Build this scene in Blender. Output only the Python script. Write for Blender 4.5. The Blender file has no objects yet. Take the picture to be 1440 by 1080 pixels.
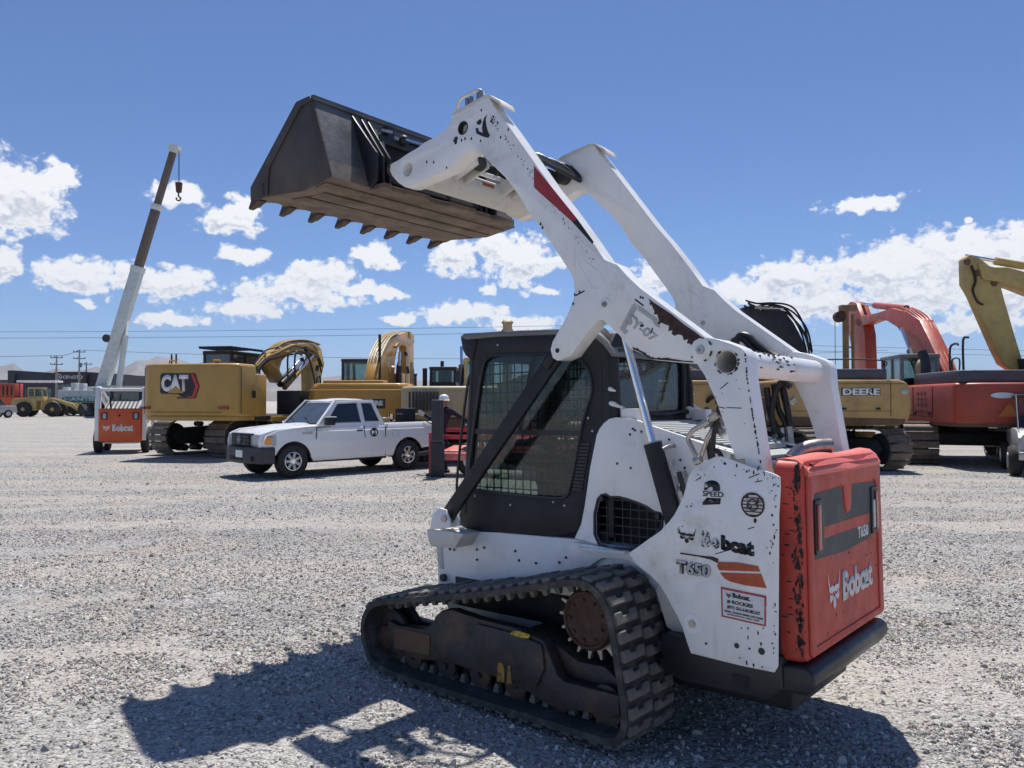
import bpy, bmesh, math, random
import numpy as np
from mathutils import Vector, Matrix, noise
from mathutils.geometry import tessellate_polygon

S = bpy.context.scene
R = math.radians
random.seed(7)

# ------------------------------------------------------------------ camera, sky, sun, exposure
cam_d = bpy.data.cameras.new('camera')
cam_d.sensor_width = 36; cam_d.lens = 27.3; cam_d.clip_start = .05; cam_d.clip_end = 60000
cam = bpy.data.objects.new('camera', cam_d); S.collection.objects.link(cam)
cam.location = (0, 0, 1.65); cam.rotation_euler = (R(90 + 1.27), 0, 0)
S.camera = cam
S.view_settings.view_transform = 'Standard'; S.view_settings.look = 'None'
S.view_settings.gamma = 1; S.view_settings.use_curve_mapping = False
S.view_settings.exposure = 0.17
SUN_AZ, SUN_EL = 9.5, 66.5                       # degrees clockwise from +Y, above the horizon
sun_d = bpy.data.lights.new('sun', 'SUN'); sun_d.energy = 5.0; sun_d.angle = R(.53); sun_d.color = (1, .955, .89)
sun = bpy.data.objects.new('sun', sun_d); S.collection.objects.link(sun)
sdir = Vector((math.sin(R(SUN_AZ)) * math.cos(R(SUN_EL)), math.cos(R(SUN_AZ)) * math.cos(R(SUN_EL)), math.sin(R(SUN_EL))))
sun.rotation_euler = sdir.to_track_quat('Z', 'Y').to_euler()

W = bpy.data.worlds.new('World'); S.world = W; W.use_nodes = True
def cloud_specs():
    px = [(-32.42, 11.6), (-33.49, 7.69), (-29.26, 7.4), (-24.45, 7.25), (-15.4, 7.02), (-13.93, 8.33), (-20.11, 11.67), (-19.04, 12.37), (-23.49, 13.31), (-19.02, 9.77), (-23.77, 5.19), (-28.97, 6.15), (-9.13, 7.5), (-9.91, 9.87), (-4.2, 9.68), (0.53, 9.35), (-1.58, 10.52), (2.37, 7.9), (-1.84, 8.16), (-8.35, 5.82), (-3.68, 5.87), (0.53, 5.36), (24.72, 12.78), (20.17, 7.81), (25.96, 7.72), (30.46, 8.08), (33.49, 8.38), (21.54, 6.05), (28.03, 6.11), (32.73, 5.92), (10.92, 8.17), (17.34, 7.2), (30.42, 11.32), (14.42, 6.8), (-30.52, 13.48), (-33.16, 10.65), (-18.99, 5.9), (-11.42, 7.8), (18.75, 5.07), (31.96, 4.64)]
    sz = [(4.3,2.9),(2.3,1.6),(4.0,1.6),(6.5,1.6),(6.2,1.9),(3.6,1.6),(3.6,1.6),(2.3,1.5),(2.6,1.0),(2.4,.9),(3.4,.7),(1.0,.4),(1.7,.7),(2.4,1.3),(3.6,1.9),(4.4,2.3),(2.2,1.9),(1.5,.5),(1.4,.7),(2.2,.6),(5.5,1.2),(4.0,.9),(3.8,.7),(5.0,1.7),(6.0,2.3),(5.2,2.5),(4.2,2.2),(6.0,1.7),(6.5,2.2),(5.5,2.0),(3.2,1.6),(4.0,1.3),(.7,.35),(3.5,1.1),(2.2,1.2),(4.5,2.2),(3.6,1.1),(2.2,.8),(4.0,.7),(4.5,.9)]
    return list(zip(px, sz))
def build_world():
    nt = W.node_tree; N = nt.nodes; L = nt.links; N.clear()
    def nd(t, **k):
        n = N.new(t)
        for a, b in k.items(): setattr(n, a, b)
        return n
    def sock(node, i, v):
        if isinstance(v, bpy.types.NodeSocket): L.new(v, node.inputs[i])
        else: node.inputs[i].default_value = v
    def ma(op, a, b=0.0, c=0.0, clamp=False):
        n = nd('ShaderNodeMath', operation=op); n.use_clamp = clamp
        sock(n, 0, a); sock(n, 1, b); sock(n, 2, c); return n.outputs[0]
    def ve(op, a, b=(0, 0, 0)):
        n = nd('ShaderNodeVectorMath', operation=op); sock(n, 0, a); sock(n, 1, b); return n
    sky = nd('ShaderNodeTexSky', sky_type='NISHITA'); sky.sun_disc = False
    sky.sun_elevation = R(SUN_EL); sky.sun_rotation = R(SUN_AZ); sky.altitude = 1600; sky.air_density = 1.0
    sky.dust_density = .35; sky.ozone_density = 2.2
    geo = nd('ShaderNodeTexCoord').outputs['Generated']
    dirv = ve('NORMALIZE', geo).outputs[0]
    sp = nd('ShaderNodeSeparateXYZ'); L.new(dirv, sp.inputs[0])
    az = ma('MULTIPLY', ma('ARCTAN2', sp.outputs[0], sp.outputs[1]), 57.2958)
    el = ma('MULTIPLY', ma('ARCSINE', sp.outputs[2]), 57.2958)
    def tex(kind, vec, **k):
        n = nd(kind)
        for q in ('noise_dimensions', 'voronoi_dimensions'):
            if hasattr(n, q): setattr(n, q, '2D')
        for a_, b_ in k.items(): n.inputs[a_].default_value = b_
        L.new(vec, n.inputs['Vector']); return n
    cb = nd('ShaderNodeCombineXYZ'); sock(cb, 0, az); sock(cb, 1, el)
    P0 = cb.outputs[0]
    wv = ve('SUBTRACT', tex('ShaderNodeTexNoise', P0, Scale=.5, Detail=3).outputs['Color'], (.5, .5, .5)).outputs[0]
    P = ve('ADD', P0, ve('MULTIPLY', wv, (2.2, 1.2, 0)).outputs[0]).outputs[0]
    best = None; bestl = None
    for (c, s) in cloud_specs():
        h_ = s[1] * 1.25
        mpn = nd('ShaderNodeMapping'); mpn.vector_type = 'TEXTURE'; L.new(P, mpn.inputs[0])
        mpn.inputs['Location'].default_value = (c[0], c[1] + h_ * .35, 0); mpn.inputs['Scale'].default_value = (s[0] * (.80 if c[0] > 0 else .72), h_ * (.74 if c[0] > 0 else .66), 1)
        f = ve('LENGTH', mpn.outputs[0]).outputs['Value']
        best = f if best is None else ma('MINIMUM', best, f)
        if s[1] >= 1.55:
            f = ve('LENGTH', ve('ADD', mpn.outputs[0], (.05, .5, 0)).outputs[0]).outputs['Value']
            bestl = f if bestl is None else ma('MINIMUM', bestl, f)
    best = ma('MULTIPLY', ma('SUBTRACT', 1.0, best), 1.35); bestl = ma('MULTIPLY', ma('SUBTRACT', 1.0, bestl), 1.35)
    # scattered clouds round the rest of the sky, low above the horizon
    n2 = tex('ShaderNodeTexNoise', ve('MULTIPLY', P0, (1, 2.6, 1)).outputs[0], Scale=.12, Detail=2)
    away = ma('MULTIPLY', ma('SUBTRACT', ma('ABSOLUTE', az), 42.0), .12, clamp=True)
    band = ma('MULTIPLY', ma('SUBTRACT', 19.0, el), .1, clamp=True)
    sc_ = ma('SUBTRACT', ma('MULTIPLY', ma('SUBTRACT', n2.outputs['Fac'], .5), 5.0), .35)
    sc_ = ma('ADD', ma('MULTIPLY', ma('MULTIPLY', away, band), ma('ADD', sc_, 2.0)), -2.0)
    best = ma('MAXIMUM', best, sc_)
    def detail(dx, dy):
        q = ve('ADD', ve('MULTIPLY', P0, (1, 1.35, 1)).outputs[0], (dx, dy, 0)).outputs[0]
        n3 = tex('ShaderNodeTexNoise', q, Scale=.55, Detail=8, Roughness=.6)
        v3 = tex('ShaderNodeTexVoronoi', ve('ADD', q, ve('MULTIPLY', wv, (.9, .9, 0)).outputs[0]).outputs[0], Scale=1.25)
        v4 = tex('ShaderNodeTexVoronoi', ve('ADD', q, ve('MULTIPLY', wv, (.5, .5, 0)).outputs[0]).outputs[0], Scale=3.4)
        a_ = ma('MULTIPLY', ma('SUBTRACT', n3.outputs['Fac'], .5), 2.1)
        a_ = ma('ADD', a_, ma('MULTIPLY', ma('SUBTRACT', .4, v3.outputs['Distance']), .55))
        return ma('ADD', a_, ma('MULTIPLY', ma('SUBTRACT', .4, v4.outputs['Distance']), .22))
    d0 = detail(0, 0); d1 = detail(.12, .42)
    D0 = ma('ADD', best, d0)
    D1 = ma('ADD', bestl, d1)
    def sstep(v, a, b):
        n = nd('ShaderNodeMapRange', interpolation_type='SMOOTHSTEP'); sock(n, 0, v); n.inputs[1].default_value = a; n.inputs[2].default_value = b
        return n.outputs[0]
    alpha = sstep(D0, -.05, .5)
    lit = sstep(ma('SUBTRACT', D0, D1), -.6, .45)
    thick = sstep(D0, .35, 1.15)
    shade = ma('MAXIMUM', lit, ma('SUBTRACT', 1.0, thick))
    mx = nd('ShaderNodeMix', data_type='RGBA'); L.new(shade, mx.inputs[0])
    mx.inputs[6].default_value = (5.6, 6.0, 7.1, 1); mx.inputs[7].default_value = (11.0, 11.0, 11.0, 1)
    mm = nd('ShaderNodeMix', data_type='RGBA')
    hz = sstep(el, -1.0, 1.0)
    L.new(ma('MULTIPLY', ma('MULTIPLY', alpha, .96), hz), mm.inputs[0])
    hs = nd('ShaderNodeMix', data_type='RGBA', blend_type='MULTIPLY'); hs.inputs[0].default_value = 1
    L.new(sky.outputs[0], hs.inputs[6]); hs.inputs[7].default_value = SKY_TINT
    L.new(hs.outputs[2], mm.inputs[6]); L.new(mx.outputs[2], mm.inputs[7])
    bg = nd('ShaderNodeBackground'); L.new(mm.outputs[2], bg.inputs[0]); bg.inputs[1].default_value = .082
    out = nd('ShaderNodeOutputWorld'); L.new(bg.outputs[0], out.inputs[0])
SKY_TINT = (.71, .905, 1.2, 1)
build_world()

# ------------------------------------------------------------------ materials
MATS = {}
def mat(name, col, rough=.6, metal=0.0, var=.12, vscale=3.0, chips=None, dirt=None, bump=0.0, bscale=40.0,
        glass=None, streak=None, spec=.5, coat=0.0, emit=None):
    if name in MATS: return MATS[name]
    m = bpy.data.materials.new(name); m.use_nodes = True; MATS[name] = m
    nt = m.node_tree; N = nt.nodes; L = nt.links; b = N['Principled BSDF']
    b.inputs['Roughness'].default_value = rough; b.inputs['Metallic'].default_value = metal
    b.inputs['Specular IOR Level'].default_value = spec
    if coat: b.inputs['Coat Weight'].default_value = coat; b.inputs['Coat Roughness'].default_value = .12
    tc = N.new('ShaderNodeTexCoord').outputs['Object']
    def noi(scale, det=5, rgh=.6, vec=None):
        n = N.new('ShaderNodeTexNoise'); n.inputs['Scale'].default_value = scale; n.inputs['Detail'].default_value = det
        n.inputs['Roughness'].default_value = rgh; L.new(vec or tc, n.inputs['Vector']); return n.outputs['Fac']
    def ramp(v, a, b_, s=True):
        n = N.new('ShaderNodeMapRange'); n.interpolation_type = 'SMOOTHSTEP'
        L.new(v, n.inputs[0]); n.inputs[1].default_value = a; n.inputs[2].default_value = b_; return n.outputs[0]
    def mix(f, a, c):
        n = N.new('ShaderNodeMix'); n.data_type = 'RGBA'
        L.new(f, n.inputs[0])
        for i, v in ((6, a), (7, c)):
            if isinstance(v, bpy.types.NodeSocket): L.new(v, n.inputs[i])
            else: n.inputs[i].default_value = (*v, 1)
        return n.outputs[2]
    c1 = tuple(x * (1 - var) for x in col); c2 = tuple(min(1, x * (1 + var)) for x in col)
    out = mix(ramp(noi(vscale), .3, .7), c1, c2)
    if dirt:                                  # (colour, scale, lo, hi)
        out = mix(ramp(noi(dirt[1], 8, .7), dirt[2], dirt[3]), out, dirt[0])
    if streak:                                # vertical run marks: (colour, lo, hi)
        mp = N.new('ShaderNodeMapping'); mp.inputs['Scale'].default_value = (14, 14, 1.2); L.new(tc, mp.inputs[0])
        out = mix(ramp(noi(1.0, 4, .6, mp.outputs[0]), streak[1], streak[2]), out, streak[0])
    cm = None
    if chips:                                 # (colour, scale, lo)
        cm = ramp(noi(chips[1], 9, .78), chips[2], chips[2] + .012)
        out = mix(cm, out, chips[0])
    L.new(out, b.inputs['Base Color'])
    rr = N.new('ShaderNodeMapRange'); L.new(noi(vscale * 2.3, 6, .7), rr.inputs[0]); rr.inputs[1].default_value = .3; rr.inputs[2].default_value = .7
    rr.inputs[3].default_value = max(.03, rough - .1); rr.inputs[4].default_value = min(1, rough + .12)
    L.new(rr.outputs[0], b.inputs['Roughness'])
    if bump:
        bp = N.new('ShaderNodeBump'); bp.inputs['Strength'].default_value = bump; bp.inputs['Distance'].default_value = .01
        L.new(noi(bscale, 6, .65), bp.inputs['Height']); L.new(bp.outputs[0], b.inputs['Normal'])
    if glass:
        b.inputs['Transmission Weight'].default_value = glass; b.inputs['IOR'].default_value = 1.45
        b.inputs['Roughness'].default_value = .02
    return m
def clear_glass(name, tint, refl=.12):
    """thin pane: mostly see-through, a little mirror"""
    if name in MATS: return MATS[name]
    m = bpy.data.materials.new(name); m.use_nodes = True; MATS[name] = m
    nt = m.node_tree; N = nt.nodes; L = nt.links; N.clear()
    tr = N.new('ShaderNodeBsdfTransparent'); tr.inputs[0].default_value = (*tint, 1)
    gl = N.new('ShaderNodeBsdfGlossy'); gl.inputs['Roughness'].default_value = .03; gl.inputs[0].default_value = (.9, .95, 1, 1)
    df = N.new('ShaderNodeBsdfDiffuse'); df.inputs[0].default_value = (.35, .34, .31, 1)
    fr = N.new('ShaderNodeLayerWeight'); fr.inputs[0].default_value = .5
    pw = N.new('ShaderNodeMath'); pw.operation = 'POWER'; L.new(fr.outputs['Facing'], pw.inputs[0]); pw.inputs[1].default_value = 3.5
    mu = N.new('ShaderNodeMath'); mu.operation = 'MULTIPLY_ADD'; mu.inputs[1].default_value = .6; mu.inputs[2].default_value = refl * .5; mu.use_clamp = True; L.new(pw.outputs[0], mu.inputs[0])
    m1 = N.new('ShaderNodeMixShader'); L.new(mu.outputs[0], m1.inputs[0]); L.new(tr.outputs[0], m1.inputs[1]); L.new(gl.outputs[0], m1.inputs[2])
    tc = N.new('ShaderNodeTexCoord'); nz = N.new('ShaderNodeTexNoise'); nz.inputs['Scale'].default_value = 3; nz.inputs['Detail'].default_value = 6
    L.new(tc.outputs['Object'], nz.inputs['Vector'])
    mr = N.new('ShaderNodeMapRange'); L.new(nz.outputs['Fac'], mr.inputs[0]); mr.inputs[1].default_value = .4; mr.inputs[2].default_value = .8; mr.inputs[4].default_value = .05
    m2 = N.new('ShaderNodeMixShader'); L.new(mr.outputs[0], m2.inputs[0]); L.new(m1.outputs[0], m2.inputs[1]); L.new(df.outputs[0], m2.inputs[2])
    o = N.new('ShaderNodeOutputMaterial'); L.new(m2.outputs[0], o.inputs[0])
    return m

RUST = (.075, .04, .025); BLK = (.02, .019, .018); DUST = (.42, .38, .32)
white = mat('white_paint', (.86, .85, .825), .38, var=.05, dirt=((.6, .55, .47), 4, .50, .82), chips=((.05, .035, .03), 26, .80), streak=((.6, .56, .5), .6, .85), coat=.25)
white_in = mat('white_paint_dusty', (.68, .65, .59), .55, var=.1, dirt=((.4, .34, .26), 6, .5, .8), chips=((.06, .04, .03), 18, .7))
white_clean = mat('white_vehicle_paint', (.8, .8, .8), .3, var=.015, coat=.5, dirt=((.68, .66, .62), 2, .62, .95))
red = mat('faded_red_paint', (.52, .058, .036), .5, var=.16, vscale=5, dirt=((.42, .1, .07), 7, .5, .8), chips=((.05, .03, .025), 16, .70), streak=((.34, .1, .07), .62, .85), bump=.05)
redtop = mat('pale_red_paint', (.72, .17, .13), .5, var=.1, dirt=((.5, .16, .12), 8, .55, .85), chips=((.05, .03, .025), 14, .7), bump=.05)
black = mat('black_metal', (.022, .023, .027), .42, var=.25, dirt=((.09, .085, .08), 6, .6, .95), bump=.05)
blackm = mat('matt_black_frame', (.014, .015, .018), .6, var=.2, dirt=((.075, .07, .065), 4, .62, .95))
dark = mat('dark_interior', (.02, .02, .022), .8, var=.3)
bucket_out = mat('bucket_grey_steel', (.11, .112, .115), .42, metal=.25, var=.3, vscale=4, dirt=((.15, .125, .1), 4, .5, .85), bump=.2, bscale=30)
bucket_side = mat('bucket_side_steel', (.07, .06, .054), .65, metal=.1, var=.2, dirt=((.12, .085, .06), 5, .5, .8), bump=.25, bscale=40)
bucket_floor = mat('worn_earthy_steel', (.165, .115, .082), .6, metal=.1, var=.35, vscale=5, dirt=((.09, .06, .045), 3.5, .42, .72), bump=.3, bscale=25)
steel = mat('bare_steel', (.42, .41, .4), .35, metal=.85, var=.15, dirt=((.25, .2, .16), 14, .55, .8))
chrome = mat('polished_rod_chrome', (.8, .8, .82), .08, metal=1, var=.03)
pipe_m = mat('exhaust_steel', (.5, .44, .4), .32, metal=.8, var=.2, vscale=8, dirt=((.3, .17, .13), 12, .5, .75))
hood_m = mat('grey_green_hood_paint', (.38, .4, .39), .5, var=.08, dirt=((.25, .25, .24), 6, .5, .9))
rubber = mat('track_rubber', (.05, .048, .046), .75, var=.2, vscale=9, dirt=((.17, .15, .125), 9, .48, .8), bump=.5, bscale=45)
rubber_lug = mat('worn_rubber_lug', (.15, .14, .125), .7, var=.2, vscale=14, dirt=((.3, .27, .22), 12, .45, .8), bump=.5, bscale=60)
hose = mat('black_hose', (.015, .015, .016), .45, var=.2)
rusty = mat('rusty_brown_steel', (.088, .044, .03), .75, var=.35, vscale=9, dirt=((.05, .03, .022), 7, .5, .8), bump=.3)
dirty_blue = mat('grimy_undercarriage', (.04, .039, .04), .55, metal=.1, var=.35, vscale=5, dirt=((.15, .085, .05), 4, .44, .74), streak=((.1, .06, .035), .55, .8), bump=.25, bscale=30)
cat_y = mat('mustard_machine_paint', (.44, .26, .055), .42, var=.06, dirt=((.3, .2, .08), 2, .55, .9), coat=.15)
jd_y = mat('amber_machine_paint', (.52, .27, .045), .42, var=.06, dirt=((.38, .23, .08), 1.5, .55, .9), coat=.15)
deere_y = mat('tan_yellow_machine_paint', (.46, .29, .1), .45, var=.1, dirt=((.22, .13, .07), 1.3, .52, .8), streak=((.28, .17, .08), .6, .85))
boom_y = mat('pale_yellow_boom_paint', (.5, .36, .12), .5, var=.12, dirt=((.32, .22, .1), 2, .5, .85))
tan_p = mat('beige_machine_paint', (.45, .36, .2), .5, var=.1, dirt=((.25, .17, .1), 2, .5, .85))
red_m = mat('orange_red_machine_paint', (.41, .065, .035), .45, var=.1, dirt=((.36, .12, .06), 1.5, .5, .85), streak=((.35, .14, .08), .6, .85))
mud = mat('mud_brown_steel', (.15, .085, .05), .8, var=.25, dirt=((.07, .045, .03), 3, .5, .8))
shoe_m = mat('dusty_track_steel', (.17, .14, .115), .65, metal=.2, var=.2, vscale=6, dirt=((.07, .06, .05), 5, .5, .8))
steel_dk = mat('dark_machine_steel', (.03, .03, .033), .55, var=.2)
grey_d = mat('dark_grey_cover', (.07, .07, .085), .55, var=.1)
trailer_red = mat('bright_red_trailer_paint', (.5, .03, .045), .4, var=.1, dirt=((.45, .2, .17), 3, .55, .85))
trailer_pink = mat('dusty_red_plate', (.55, .12, .11), .6, var=.15, dirt=((.6, .35, .3), 5, .45, .7))
mint = mat('pale_crane_paint', (.56, .6, .59), .5, var=.08, dirt=((.35, .38, .36), .7, .5, .85))
teal = mat('teal_stripe_paint', (.05, .28, .27), .5, var=.08)
brown_boom = mat('weathered_boom_section', (.13, .105, .085), .7, var=.2, dirt=((.07, .05, .04), 1, .5, .85))
orange = mat('orange_tailgate_paint', (.66, .11, .025), .4, var=.05, dirt=((.5, .12, .05), 4, .6, .9))
lens_w = mat('clear_lamp_lens', (.42, .43, .42), .12, var=.1, vscale=20, coat=.5)
lens_r = mat('red_lamp_lens', (.3, .015, .02), .2, var=.2, coat=.5)
lens_o = mat('amber_lamp_lens', (.8, .3, .03), .2, var=.1, coat=.5)
plastic = mat('grey_bumper_plastic', (.05, .052, .06), .6, var=.1, dirt=((.13, .125, .12), 3, .5, .9))
tyre_m = mat('tyre_rubber', (.028, .027, .027), .8, var=.2, dirt=((.12, .11, .1), 6, .55, .85), bump=.3, bscale=60)
dkglass = mat('tinted_dark_glass', (.012, .016, .02), .06, var=.1, spec=.7, coat=.3)
greyglass = mat('windscreen_glass', (.07, .085, .085), .08, var=.2, spec=.8, coat=.4)
pane = clear_glass('cab_pane', (.66, .72, .70), .08)
pane_dk = clear_glass('dark_cab_pane', (.55, .63, .62), .1)
blackdec = mat('black_decal', (.012, .012, .013), .45, var=.1, chips=((.7, .7, .69), 30, .585))
blackdec2 = mat('black_decal_torn', (.012, .012, .013), .45, var=.1, chips=((.8, .795, .78), 40, .60))
blackfresh = mat('black_print', (.012, .012, .013), .45, var=.1)
greydec = mat('charcoal_band_decal', (.075, .08, .078), .6, var=.15, dirt=((.16, .15, .14), 6, .55, .9), chips=((.4, .09, .06), 18, .69))
orgdec = mat('orange_flash_decal', (.48, .085, .025), .45, var=.15, vscale=9, dirt=((.3, .05, .02), 7, .45, .8), chips=((.78, .76, .74), 16, .68))
reddec = mat('deep_red_decal', (.33, .03, .03), .4, var=.12)
redborder = mat('red_sticker_border', (.45, .05, .06), .5, var=.1, chips=((.74, .74, .73), 30, .62))
whitedec = mat('white_decal', (.72, .7, .68), .5, var=.06, chips=((.5, .08, .05), 24, .63))
whitefresh = mat('white_print', (.78, .78, .77), .5, var=.03)
greyspray = mat('grey_spray_paint', (.47, .46, .44), .6, var=.1, vscale=12, chips=((.74, .735, .72), 22, .62))
chip_m = mat('bare_spot_black', (.018, .017, .018), .6, var=.3)
rust_m = mat('rust_scar', (.055, .03, .024), .8, var=.4, vscale=20)
yellow_dec = mat('yellow_sticker', (.55, .4, .03), .5, var=.2, chips=((.1, .08, .05), 25, .55))
skin = mat('weathered_skin', (.32, .17, .11), .55, var=.06)
navy = mat('navy_workwear', (.018, .02, .04), .85, var=.2)
helmet_m = mat('white_hard_hat', (.78, .78, .76), .3, var=.02)
glove_m = mat('pale_work_glove', (.6, .6, .58), .8, var=.1)

# ------------------------------------------------------------------ mesh helpers
class MB:
    def __init__(s, X=None): s.v = []; s.f = []; s.X = X
    def add(s, vs, fs):
        o = len(s.v)
        for p in vs:
            p = Vector(p)
            if s.X is not None: p = s.X @ p
            s.v.append(p)
        s.f += [tuple(i + o for i in f) for f in fs]
        return s
    def hexa(s, P): return s.add(P, [(3, 2, 1, 0), (4, 5, 6, 7), (0, 1, 5, 4), (1, 2, 6, 5), (2, 3, 7, 6), (3, 0, 4, 7)])
    def box(s, x0, x1, y0, y1, z0, z1):
        return s.hexa([(x0, y0, z0), (x1, y0, z0), (x1, y1, z0), (x0, y1, z0), (x0, y0, z1), (x1, y0, z1), (x1, y1, z1), (x0, y1, z1)])
    def prism(s, poly, a, b, ax='y', holes=(), taper=None):
        loops = [list(poly)] + [list(h) for h in holes]
        def P(p, c):
            if ax == 'y': return Vector((p[0], c, p[1]))
            if ax == 'x': return Vector((c, p[0], p[1]))
            return Vector((p[0], p[1], c))
        tr = tessellate_polygon([[Vector((p[0], p[1], 0)) for p in l] for l in loops])
        flat = [p for l in loops for p in l]; n = len(flat)
        if taper:
            cx, cy = taper[0]; k = taper[1]; top = [(cx + (p[0] - cx) * k, cy + (p[1] - cy) * k) for p in flat]
        else: top = flat
        vs = [P(p, a) for p in flat] + [P(p, b) for p in top]
        fs = [tuple(t) for t in tr] + [tuple(i + n for i in reversed(t)) for t in tr]
        o = 0
        for l in loops:
            m = len(l)
            for i in range(m):
                j = (i + 1) % m; fs.append((o + i, o + j, o + j + n, o + i + n))
            o += m
        return s.add(vs, fs)
    def bar(s, p0, p1, w, h, up=(0, 0, 1)):
        p0 = Vector(p0); p1 = Vector(p1); d = (p1 - p0).normalized(); u = Vector(up)
        r = d.cross(u)
        if r.length < 1e-4: r = d.cross(Vector((1, 0, 0)))
        r.normalize(); u = r.cross(d)
        P = []
        for q in (p0, p1):
            for a, b in ((-1, -1), (1, -1), (1, 1), (-1, 1)): P.append(q + r * (a * w / 2) + u * (b * h / 2))
        return s.add(P, [(0, 1, 2, 3), (7, 6, 5, 4), (0, 4, 5, 1), (1, 5, 6, 2), (2, 6, 7, 3), (3, 7, 4, 0)])
    def cyl(s, p0, p1, r0, r1=None, n=16, caps=True):
        return s.tube([p0, p1], r0 if r1 is None else [r0, r1], n, caps)
    def tube(s, pts, r, n=8, caps=True, closed=False):
        pts = [Vector(p) for p in pts]; m = len(pts)
        rs = r if isinstance(r, (list, tuple)) else [r] * m
        vs = []; u = None
        for i, p in enumerate(pts):
            a = pts[i - 1] if (i > 0 or closed) else p; b = pts[(i + 1) % m] if (i < m - 1 or closed) else p
            d = (b - a).normalized()
            if u is None:
                u = d.orthogonal().normalized()
            else:
                u = (u - d * u.dot(d)); u = u.normalized() if u.length > 1e-5 else d.orthogonal().normalized()
            w = d.cross(u)
            for k in range(n):
                t = 2 * math.pi * k / n; vs.append(p + (u * math.cos(t) + w * math.sin(t)) * rs[i])
        fs = []
        for i in range(m if closed else m - 1):
            for k in range(n):
                a = i * n + k; b = i * n + (k + 1) % n; c = ((i + 1) % m) * n + (k + 1) % n; d = ((i + 1) % m) * n + k
                fs.append((a, b, c, d))
        if caps and not closed:
            fs.append(tuple(range(n - 1, -1, -1))); fs.append(tuple((m - 1) * n + k for k in range(n)))
        return s.add(vs, fs)
    def pipe(s, p0, p1, ro, ri, n=24):
        p0 = Vector(p0); p1 = Vector(p1); d = (p1 - p0).normalized(); u = d.orthogonal().normalized(); w = d.cross(u)
        vs = []
        for p, r in ((p0, ro), (p1, ro), (p1, ri), (p0, ri)):
            for k in range(n):
                t = 2 * math.pi * k / n; vs.append(p + (u * math.cos(t) + w * math.sin(t)) * r)
        fs = []
        for i in range(4):
            for k in range(n):
                fs.append((i * n + k, i * n + (k + 1) % n, ((i + 1) % 4) * n + (k + 1) % n, ((i + 1) % 4) * n + k))
        return s.add(vs, fs)
    def ball(s, c, rx, ry=None, rz=None, n=10, m=7):
        ry = ry or rx; rz = rz or rx; vs = [Vector(c) + Vector((0, 0, -rz))]
        for i in range(1, m):
            ph = -math.pi / 2 + math.pi * i / m
            for k in range(n):
                t = 2 * math.pi * k / n
                vs.append(Vector(c) + Vector((math.cos(ph) * math.cos(t) * rx, math.cos(ph) * math.sin(t) * ry, math.sin(ph) * rz)))
        vs.append(Vector(c) + Vector((0, 0, rz))); fs = []
        for k in range(n): fs.append((0, 1 + (k + 1) % n, 1 + k)); fs.append((len(vs) - 1, (m - 2) * n + 1 + k, (m - 2) * n + 1 + (k + 1) % n))
        for i in range(m - 2):
            for k in range(n):
                a = 1 + i * n + k; b = 1 + i * n + (k + 1) % n; fs.append((a, b, b + n, a + n))
        return s.add(vs, fs)
    def lathe(s, prof, c=(0, 0, 0), ax='y', n=24):
        """prof = (radius, offset along the axis)"""
        vs = []; m = len(prof); c = Vector(c)
        for (r, h) in prof:
            for k in range(n):
                t = 2 * math.pi * k / n; a, b = math.cos(t) * r, math.sin(t) * r
                vs.append(c + Vector({'y': (a, h, b), 'x': (h, a, b), 'z': (a, b, h)}[ax]))
        fs = []
        for i in range(m - 1):
            for k in range(n): fs.append((i * n + k, i * n + (k + 1) % n, (i + 1) * n + (k + 1) % n, (i + 1) * n + k))
        if prof[0][0] > .15 and prof[-1][0] > .15:
            for k in range(n): fs.append(((m - 1) * n + k, (m - 1) * n + (k + 1) % n, (k + 1) % n, k))
        else: fs.append(tuple(range(n))); fs.append(tuple((m - 1) * n + k for k in range(n - 1, -1, -1)))
        return s.add(vs, fs)
    def mesh(s, name, m, bevel=0, seg=2, angle=35, sub=None):
        me = bpy.data.meshes.new(name)
        bm = bmesh.new(); vs = [bm.verts.new(v) for v in s.v]
        for f in s.f:
            if len(set(f)) < 3: continue
            try: bm.faces.new([vs[i] for i in f])
            except ValueError: pass
        bmesh.ops.recalc_face_normals(bm, faces=bm.faces)
        if bevel:
            bmesh.ops.dissolve_limit(bm, angle_limit=R(1), verts=bm.verts, edges=bm.edges)
            es = [e for e in bm.edges if len(e.link_faces) == 2 and e.calc_face_angle(0) > R(angle)]
            bmesh.ops.bevel(bm, geom=es, offset=bevel, segments=seg, affect='EDGES', profile=.5, clamp_overlap=True)
        bm.to_mesh(me); bm.free()
        for p in me.polygons: p.use_smooth = True
        me.set_sharp_from_angle(angle=R(38)); me.materials.append(m); me.update()
        return me
    def build(s, name, m, parent=None, bevel=0, seg=2, **k):
        return link(name, s.mesh(name, m, bevel, seg), parent, **k)
def link(name, me, parent=None, kind=None, label=None, loc=None, rotz=None):
    o = bpy.data.objects.new(name, me); S.collection.objects.link(o)
    if parent is not None: o.parent = parent
    if kind: o['kind'] = kind
    if label: o['label'] = label
    if loc is not None: o.location = loc
    if rotz is not None: o.rotation_euler = (0, 0, rotz)
    return o
def thing(name, label, cat, loc=(0, 0, 0), rotz=0.0, group=None):
    o = bpy.data.objects.new(name, None); S.collection.objects.link(o); o.empty_display_size = .3
    o.location = loc; o.rotation_euler = (0, 0, rotz); o['label'] = label; o['category'] = cat
    if group: o['group'] = group
    return o
def tag(o, label, cat, group=None):
    o['label'] = label; o['category'] = cat
    if group: o['group'] = group
    return o
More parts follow.
